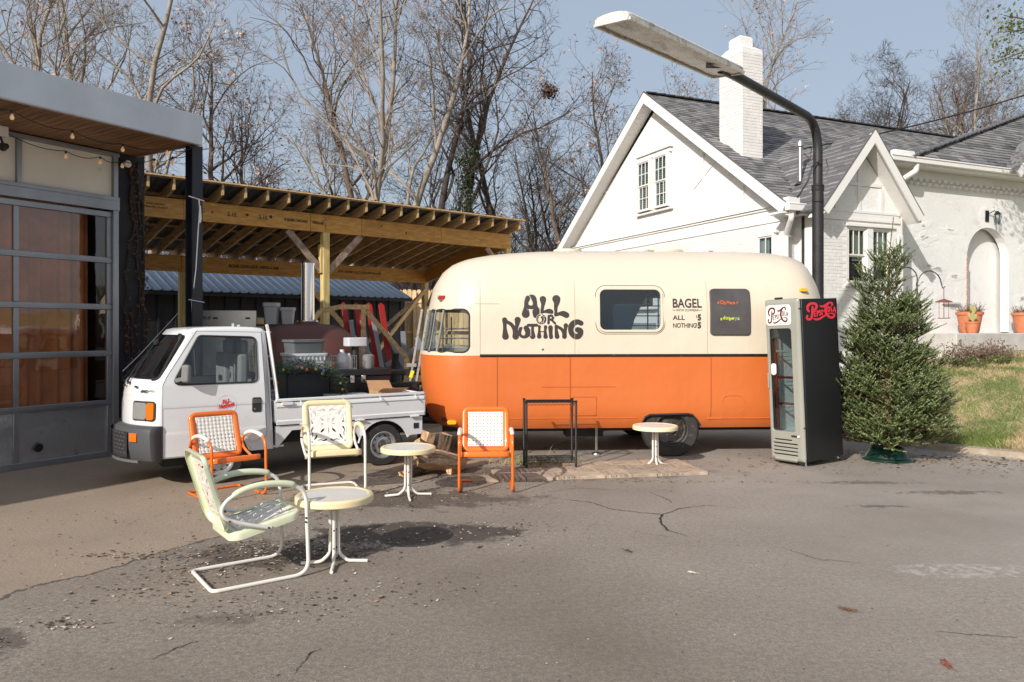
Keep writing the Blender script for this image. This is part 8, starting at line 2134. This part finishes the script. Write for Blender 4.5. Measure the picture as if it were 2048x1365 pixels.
tree_proto('pale_fork', 'pale', seed=12, H=12.5, r0=.14, spread=.40, first=.32, nmain=9, twist=.24, dens=.8, fork=2)
tree_proto('brown_tall', 'brown', seed=23, H=12.5, r0=.145, spread=.50, first=.30, nmain=10, twist=.24, dens=.85)
tree_proto('dark_lean', 'dark', seed=31, H=11.5, r0=.14, spread=.50, lean=(-.22, 0), first=.34, nmain=9, twist=.22, dens=.85)
tree_proto('dark_bushy', 'dark', seed=44, H=9.0, r0=.13, spread=.58, first=.14, nmain=14, twist=.22, dens=.85)
tree_proto('brown_bushy', 'brown', seed=52, H=10.5, r0=.15, spread=.55, first=.16, nmain=14, twist=.2, dens=.85)
def place_tree(key, label, px, Y, s, rz=0.0, leaves=0, leafsize=.055, seed=0, group="bare winter trees behind the carport"):
    X = (px - 1024) / 1520 * Y; z = ground_z(X, Y)
    t = thing("bare_tree", label, "tree", (X, Y, z), rz, group); t.scale = (s, s, s)
    tm_, cm_, tips = protos[key]
    link(bpy.data.objects.new("trunk", tm_), t); link(bpy.data.objects.new("crown", cm_), t)
    if leaves:
        rs = random.Random(seed); sel = [tips[i] for i in sorted(rs.sample(range(len(tips)), min(leaves, len(tips))))]
        o = bpy.data.objects.new("withered_leaves", leaf_cloud(sel, 4, .09, leafsize, seed, "withered_leaves", MT['dead_leaf'])); link(o, t)
    return t
F_ = "far"
T_ = [
 ('pale_tall', "tall pale-barked bare tree rising left of centre above the carport", 672, 27.0, 1.32, .3, 0),
 ('pale_fork', "pale forked bare tree with two stems above the middle of the carport", 738, 26.5, 1.36, 1.9, 0),
 ('brown_tall', "brown crooked bare tree just right of the pale forked one", 795, 28.5, 1.30, 4.0, 60),
 ('dark_lean', "dark bare tree leaning left above the right part of the carport", 900, 27.5, 1.40, 0.2, 0),
 ('brown_tall', "ivy-clad brown bare tree rising above the carport end", 936, 27.0, 1.41, 2.4, 130),
 ('dark_lean', "straight dark bare tree right of the ivy-clad one", 978, 29.5, 1.29, 3.0, 0),
 ('brown_bushy', "twisted bare tree between the carport and the gable", 1138, 28.0, 1.00, 1.0, 60),
 ('brown_bushy', "reddish bare tree with withered leaves at the left of the gable", 1215, 31.5, 1.15, 2.6, 200),
 ('pale_fork', "pale bare tree with several upright limbs over the garage canopy", 300, 29.5, 1.46, .8, 60),
 ('pale_tall', "pale bare tree at the upper left behind the garage roof", 120, 27.5, 1.40, 2.2, 60),
 ('pale_tall', "slim pale bare tree over the left part of the garage roof", 210, 31.5, 1.45, 4.4, 40),
 ('pale_fork', "pale bare tree at the far left edge of the sky", 30, 30.5, 1.46, 5.2, 80),
 ('brown_bushy', "bare tree with tan leaves right behind the canopy corner", 440, 30.5, 1.38, .5, 220),
 ('brown_tall', "bare tree with spreading limbs between canopy and pale trees", 545, 31.5, 1.04, 3.6, 60),
 ('dark_bushy', "low dark bare tree behind the left part of the carport", 600, 31.0, 0.94, 1.2, 0),
 ('dark_bushy', "low dark bare tree behind the middle of the carport", 810, 32.0, 1.05, 3.3, 0),
 ('dark_bushy', "low dark bare tree behind the right end of the carport", 1030, 31.0, 1.05, 5.0, 0),
 ('dark_bushy', "dark bare tree just left of the house gable", 1150, 33.0, 1.08, .4, 0),
 ('brown_bushy', "hazy bare tree far behind the carport beams", 700, 36.0, 1.04, 2.0, 0),
 ('brown_bushy', "hazy bare tree far behind the ivy-clad tree", 900, 37.0, 1.09, 5.5, 0),
 ('brown_bushy', "hazy bare tree far behind the trailer roof", 1080, 38.0, 1.03, .9, 0),
 ('dark_bushy', "hazy bare tree behind the carport post", 480, 36.0, 0.87, 4.0, 0),
 ('pale_tall', "bare pale tree with pinkish leaves behind the chimney", 1545, 36.0, 1.30, 1.2, 120),
 ('brown_bushy', "bare tree right of the ridge left of the chimney", 1330, 37.0, 1.09, 3.1, 180),
]
for i, (k, lab, px, Y, s, rz, lv) in enumerate(T_):
    place_tree(k, lab, px, Y, s, rz, lv, seed=i, group="bare winter trees behind the carport" if px < 1250 else "bare winter trees behind the house")
for i, (px, Y, s, rz, lab) in enumerate(((1720, 40, .82, .2, "leftmost of the bluish bare trees beyond the ridge on the right"), (1785, 44, 1.02, 2.0, "second bluish bare tree beyond the ridge on the right"), (1860, 41, 1.0, 4.1, "round-crowned bare tree above the valley of the roofs"), (1925, 43, 1.12, 5.3, "bare tree over the hip of the wing roof"), (1985, 40, 1.0, 1.1, "bare tree close to the right edge of the sky"), (1690, 46, 1.0, 3.3, "small faint bare tree just right of the lamp arm"), (1755, 48, 1.05, .7, "faint bare tree between the two leftmost bluish trees"), (1825, 47, 1.1, 1.6, "faint bare tree behind the second bluish tree"), (1895, 49, 1.15, 2.9, "faint bare tree behind the round-crowned tree"), (1955, 48, 1.15, 4.6, "faint bare tree behind the hip of the wing roof"))):
    place_tree('dark_bushy' if i % 2 else 'brown_bushy', lab, px, Y, s * (1.42 if i % 2 else 1.18), rz, 0, seed=40 + i, group="bare winter trees behind the house")
place_tree('pale_tall', "tall slender bare tree at the right edge of the picture", 2035, 38, 1.12, 2.2, 0, group="bare winter trees behind the house")
# ivy on one trunk
iv = thing("ivy", "dark ivy climbing the trunk of the tree above the carport end", "ivy", ((936 - 1024) / 1520 * 26.95, 26.95, ground_z(-1.5, 27)))
ir = random.Random(3); tips = [(ir.gauss(0, .16), ir.gauss(-.05, .14), ir.uniform(1.5, 8)) for _ in range(420)]
link(bpy.data.objects.new("ivy_leaves", leaf_cloud(tips, 9, .10, .055, 2, "ivy_leaves", MT['ivy'])), iv)
# nest
ns = thing("squirrel_nest", "clump of dry leaves high in the twisted bare tree", "nest", ((1098 - 1024) / 1520 * 27, 27.2, 10.2))
link(bpy.data.objects.new("dry_leaves", leaf_cloud([(0, 0, 0)], 260, .14, .06, 4, "dry_leaves", M("nest_leaves", (.10, .05, .03), .9))), ns)
# evergreen branch entering at the top right, on a tree standing outside the picture
eg = thing("evergreen_tree", "evergreen branch with yellow-green leaves in the top right corner", "tree", (10.85, 14.0, ground_z(10.85, 14.0)))
er = random.Random(12); m = MB(); m.tube([(0, 0, -.2), (0.1, 0, 3), (0, .1, 6), (-.1, .1, 8.6)], [.2, .17, .12, .05], 9); m.build("trunk", MT['bark_brown'], eg); m = MB(); tips = []
for k in range(26):
    z = er.uniform(4.2, 8.4); a = er.uniform(0, 6.28) if k > 7 else math.pi + er.uniform(-.5, .5); L = er.uniform(.9, 1.9) * (1.25 if k <= 7 else 1); p = Vector((0, 0, z)); P = [p]
    d = Vector((math.cos(a), math.sin(a), .15))
    for i in range(6):
        d = (d + Vector((er.gauss(0, .15), er.gauss(0, .15), er.gauss(-.03, .12)))).normalized(); p = p + d * L / 6; P.append(p)
        if i > 1:
            for _ in range(6): tips.append(tuple(p + Vector((er.gauss(0, .13), er.gauss(0, .13), er.gauss(0, .13)))))
    m.tube(P, [.03 * (1 - i / 7) + .004 for i in range(7)], 4)
m.build("branches", MT['bark_brown'], eg, fix=False)
link(bpy.data.objects.new("crown", leaf_cloud(tips, 9, .09, .035, 9, "crown", MT['green_leaf'])), eg)
# thicket: undergrowth and far wood that nobody could count
q = random.Random(77); br = {}
def brush(n, f, hh, store):
    for k in range(n):
        x, y = f(); z = ground_z(x, y); H = hh * q.uniform(.45, 1.15); d = Vector((q.gauss(0, .22), q.gauss(0, .22), 1)); p = Vector((x, y, z)); P = [tuple(p)]; Rr3 = [.022]
        for i in range(4): d = (d + Vector((q.gauss(0, .16), q.gauss(0, .16), .05))).normalized(); p = p + d * H / 4; P.append(tuple(p)); Rr3.append(.022 * (1 - .2 * (i + 1)))
        store.setdefault((3, 5, 0), []).append((P, Rr3))
        for j in range(9):
            i = q.randint(1, 3); a = Vector(P[i]).lerp(Vector(P[i + 1]), q.random()); d2 = (d + Vector((q.gauss(0, .8), q.gauss(0, .8), q.gauss(.1, .4)))).normalized(); L = H * q.uniform(.15, .4)
            m1 = a + d2 * L * .5; d3 = (d2 + Vector((q.gauss(0, .3), q.gauss(0, .3), .12))).normalized(); e = m1 + d3 * L * .5; store.setdefault((3, 3, 0), []).append(([tuple(a), tuple(m1), tuple(e)], [.011, .008, .004]))
            for _ in range(2):
                d4 = (d3 + Vector((q.gauss(0, .7), q.gauss(0, .7), q.gauss(0, .5)))).normalized(); e2 = m1 + d4 * L * .45; store.setdefault((3, 2, 0), []).append(([tuple(m1), tuple(e2)], [.006, .003]))
def band():
    Y = q.uniform(27.5, 42); px = q.uniform(250, 1330); return ((px - 1024) / 1520 * Y, Y)
brush(1500, band, 5.2, br)
me = tubes_mesh("thicket", br, [MT['twig_dark']]); o = bpy.data.objects.new("thicket", me); link(o); tag(o, "tangled dark undergrowth and brush behind the carport and trailer", "thicket", kind="stuff")
# ------------------------------------------------------------------ grass on the bank, low dry shrubs
MT['straw'] = M("dead_grass_blades", (0.50, 0.38, 0.22), .9, var=(2.0, .35)); MT['grass_green'] = M("green_grass_blades", (0.15, 0.20, 0.045), .8, var=(2.0, .4))
rs = np.random.RandomState(5)
def blades(n, region, h_, w_, mats, name, lab, greenf):
    P = [];
    while len(P) < n:
        x, y = region(rs)
        d = curb_d(x, y)
        if d > .03: P.append((x, y, ground_z(x, y)))
    P = np.array(P); a = rs.random_sample(n) * 6.283; hh = h_ * (.5 + rs.random_sample(n)); lean = rs.normal(0, .75, (n, 2)) * hh[:, None]
    side = np.stack([np.cos(a), np.sin(a), np.zeros(n)], 1) * w_; top = P + np.stack([lean[:, 0], lean[:, 1], hh], 1)
    v = np.stack([P - side, P + side, top], 1).reshape(-1, 3)
    me = bpy.data.meshes.new(name); me.vertices.add(n * 3); me.vertices.foreach_set("co", v.astype(np.float32).ravel()); me.loops.add(n * 3); me.loops.foreach_set("vertex_index", np.arange(n * 3, dtype=np.int32)); me.polygons.add(n)
    me.polygons.foreach_set("loop_start", (np.arange(n) * 3).astype(np.int32)); me.polygons.foreach_set("loop_total", np.full(n, 3, dtype=np.int32))
    for m_ in mats: me.materials.append(m_)
    g = np.array([mnoise.noise(Vector((p[0] * 1.1, p[1] * 1.1, 8))) + .45 * mnoise.noise(Vector((p[0] * 4, p[1] * 4, 2))) for p in P]) + rs.normal(0, .10, n)
    me.polygons.foreach_set("material_index", (g > greenf).astype(np.int32)); me.update(calc_edges=True)
    o = bpy.data.objects.new(name, me); link(o); tag(o, lab, "grass", kind="stuff")
blades(60000, lambda r: (r.uniform(5.0, 11.5), r.uniform(8.0, 15.5)), .035, .004, [MT['straw'], MT['grass_green']], "lawn_grass", "short dead and green grass on the bank below the house", .0)
blades(9000, lambda r: (lambda q_: (q_[0] + r.normal(0, .22), q_[1] + abs(r.normal(0, .30))))(CURB[1 + r.randint(0, 4)] if r.random_sample() < .2 else (lambda t: (9.0 - 3.8 * t, 8.5 + 3.1 * t))(r.random_sample())), .075, .005, [MT['straw'], MT['grass_green']], "verge_grass", "longer ragged grass along the kerb of the bank", -.05)
blades(26000, lambda r: (r.uniform(5.0, 11.5), r.uniform(8.0, 15.5)), .07, .004, [MT['straw'], MT['grass_green']], "lawn_tufts", "taller straw-coloured tufts scattered over the bank", .15)
def shrub(label, loc, w_, h_, n, seed, mat='dry_plant', green=False):
    t = thing("low_shrub", label, "shrub", loc, 0, "dry low shrubs along the house"); q2 = random.Random(seed); m = MB(); tips = []
    for k in range(n):
        b_ = Vector((q2.gauss(0, w_ * .33), q2.gauss(0, .16), 0)); p = b_.copy(); P = [p.copy()]; d = Vector((q2.gauss(0, .4), q2.gauss(0, .4), 1)).normalized(); H = h_ * max(.06, q2.uniform(.5, 1.1) * (1 - .45 * min(1.5, abs(b_.x) / w_)))
        for i in range(3): d = (d + Vector((q2.gauss(0, .3), q2.gauss(0, .3), 0))).normalized(); p = p + d * H / 3; P.append(p.copy()); tips.append(tuple(p))
        m.tube(P, [.005, .004, .003, .002], 3, cap=False)
    m.build("stems", MT['twig_brown'], t, fix=False)
    link(bpy.data.objects.new("leaves", leaf_cloud(tips, 3, .03, .022, seed, "leaves", MT[mat])), t)
def gp(x, y): return (x, y, ground_z(x, y) - .01)
shrub("dry brown shrub between the cooler and the fir tree", gp(6.15, 13.6), .75, .75, 150, 1); shrub("dry brown shrub right of the fir tree below the porch", gp(8.75, 14.6), .9, .5, 170, 2); shrub("second dry shrub below the left end of the porch slab", gp(9.5, 14.9), .6, .42, 110, 3)
shrub("small green tuft at the foot of the dry shrubs", gp(8.5, 14.1), .35, .2, 60, 4, 'green_leaf'); shrub("small green tuft right of the other tuft below the porch", gp(9.1, 14.2), .35, .2, 60, 5, 'green_leaf')
# weeds under the trailer
wd_ = thing("weeds", "small patch of weeds and dead stalks at the back of the deck tiles", "weeds", (.30, 9.55, 0)); q3 = random.Random(9); m = MB(); tips = []
for k in range(120):
    b_ = Vector((q3.gauss(0, .28), q3.gauss(0, .12), 0)); d = Vector((q3.gauss(0, .5), q3.gauss(0, .4), 1)).normalized(); L = q3.uniform(.03, .10) if k > 6 else q3.uniform(.15, .25); m.tube([b_, b_ + d * L * .5, b_ + d * L], [.002, .0015, .001], 3, cap=False); tips += [tuple(b_ + d * L * f) for f in (.4, .8)]
m.build("stalks", MT['straw'], wd_, fix=False); link(bpy.data.objects.new("leaves", leaf_cloud(tips, 3, .025, .012, 3, "leaves", MT['grass_green'])), wd_)
# ------------------------------------------------------------------ litter on the asphalt
lt = [M("litter_%s" % n_, c, .85, rnd_val=0) for n_, c in (("brown", (.10, .055, .032)), ("tan", (.36, .25, .15)), ("dark", (.035, .024, .018)), ("pale", (.55, .48, .40)))]
q = random.Random(14); m = MB()
def chip(x, y, s_, mi, curl=.4):
    a = q.random() * 6.283; asp = q.uniform(.25, .8); c, s2 = math.cos(a), math.sin(a); z = .004; h1 = s_ * q.uniform(0, curl); h2 = s_ * q.uniform(0, curl)
    def W(u, v, h): return (x + u * c - v * s2, y + u * s2 + v * c, z + h)
    m.add([W(-s_, 0, h1), W(-s_ * .3, s_ * asp, h1 * .4), W(s_ * .5, s_ * asp * .7, h2 * .3), W(s_, 0, h2), W(s_ * .3, -s_ * asp, .001), W(-s_ * .5, -s_ * asp * .6, .0)], [(0, 5, 4, 3, 2, 1)], mi)
for (cx, cy, sx, sy_, n, ss_) in ((-1.75, 5.75, .34, .18, 560, .011), (-1.35, 6.1, .5, .2, 260, .009), (-.4, 6.4, .5, .2, 220, .010), (-2.45, 4.85, .22, .12, 60, .010), (-2.9, 4.1, .11, .06, 110, .010), (-3.3, 3.3, .2, .12, 60, .012), (-1.5, 4.6, .3, .18, 160, .009), (-2.2, 5.3, .2, .15, 200, .010), (-2.7, 5.68, .30, .05, 160, .010), (-2.0, 6.85, .4, .12, 120, .009), (-2.55, 4.35, .12, .05, 70, .011), (-.7, 4.9, .3, .15, 70, .012), (-1.3, 7.6, .8, .3, 420, .010), (-.4, 8.1, .5, .25, 200, .010), (-.1, 8.95, .9, .35, 700, .012), (1.2, 8.45, 1.2, .05, 260, .010), (3.0, 9.55, 1.0, .3, 200, .013), (4.6, 9.3, 1.2, .3, 160, .012), (6.0, 9.9, .9, .25, 520, .018), (7.6, 9.0, 1.0, .35, 420, .018), (6.6, 9.5, .8, .5, 260, .016), (-2.6, 6.6, .9, .7, 160, .009), (-3.8, 6.4, 1.2, .8, 140, .009)):
    for k in range(n): chip(q.gauss(cx, sx), q.gauss(cy, sy_), ss_ * q.uniform(.5, 1.8), q.choice((0, 0, 1, 2, 2, 3) if cy < 8 else (0, 1, 1, 2, 1)))
for k in range(900): 
    y = 2.6 + 7.2 * q.random(); chip(q.uniform(-.7, .7) * y, y, q.uniform(.003, .010), q.choice((0, 1, 2, 2, 3)))
o = m.build("ground_litter", lt, smooth=False, fix=False); tag(o, "bits of dead leaves and bark strewn over the asphalt", "litter", kind="stuff")
# single dead leaves one can point to
leafs = [(1.66 * 0 + .88, 5.80, .045, 0, "dark curled dead leaf lying right of the front table"), (2.02, 4.58, .05, 0, "long dark dead leaf on the asphalt at the lower right"), (2.19, 3.84, .05, 4, "reddish dead oak leaf near the lower right corner"), (1.25, 5.28, .03, 3, "pale dead leaf on the asphalt in the middle"), (-.25, 5.9, .03, 0, "small dead leaf near the dark patch behind the front table"), (.62, 3.2, .02, 0, "thin dry twig near the bottom middle")]
red = M("litter_red", (.20, .06, .035), .85)
for (x, y, s_, mi, lab) in leafs:
    t = thing("dead_leaf", lab, "leaf", (x, y, .003), q.random() * 6); m2 = MB(); n = 11; vs = [(0, 0, .012)]
    for i in range(n * 2): a = 3.1416 * i / n; rr_ = s_ * (1.0 if i % 2 else .6) * (1.25 if abs(math.cos(a)) > .7 else .75); vs.append((rr_ * math.cos(a), rr_ * math.sin(a) * .6, q.uniform(.0, .35) * s_))
    m2.add(vs, [(0, 1 + i, 1 + (i + 1) % (2 * n)) for i in range(2 * n)]); m2.tube([(s_ * .9, 0, .01), (s_ * 1.8, s_ * .3, .004)], .0012, 4); m2.build("leaf_blade", red if mi == 4 else lt[mi], t, smooth=False, fix=False)
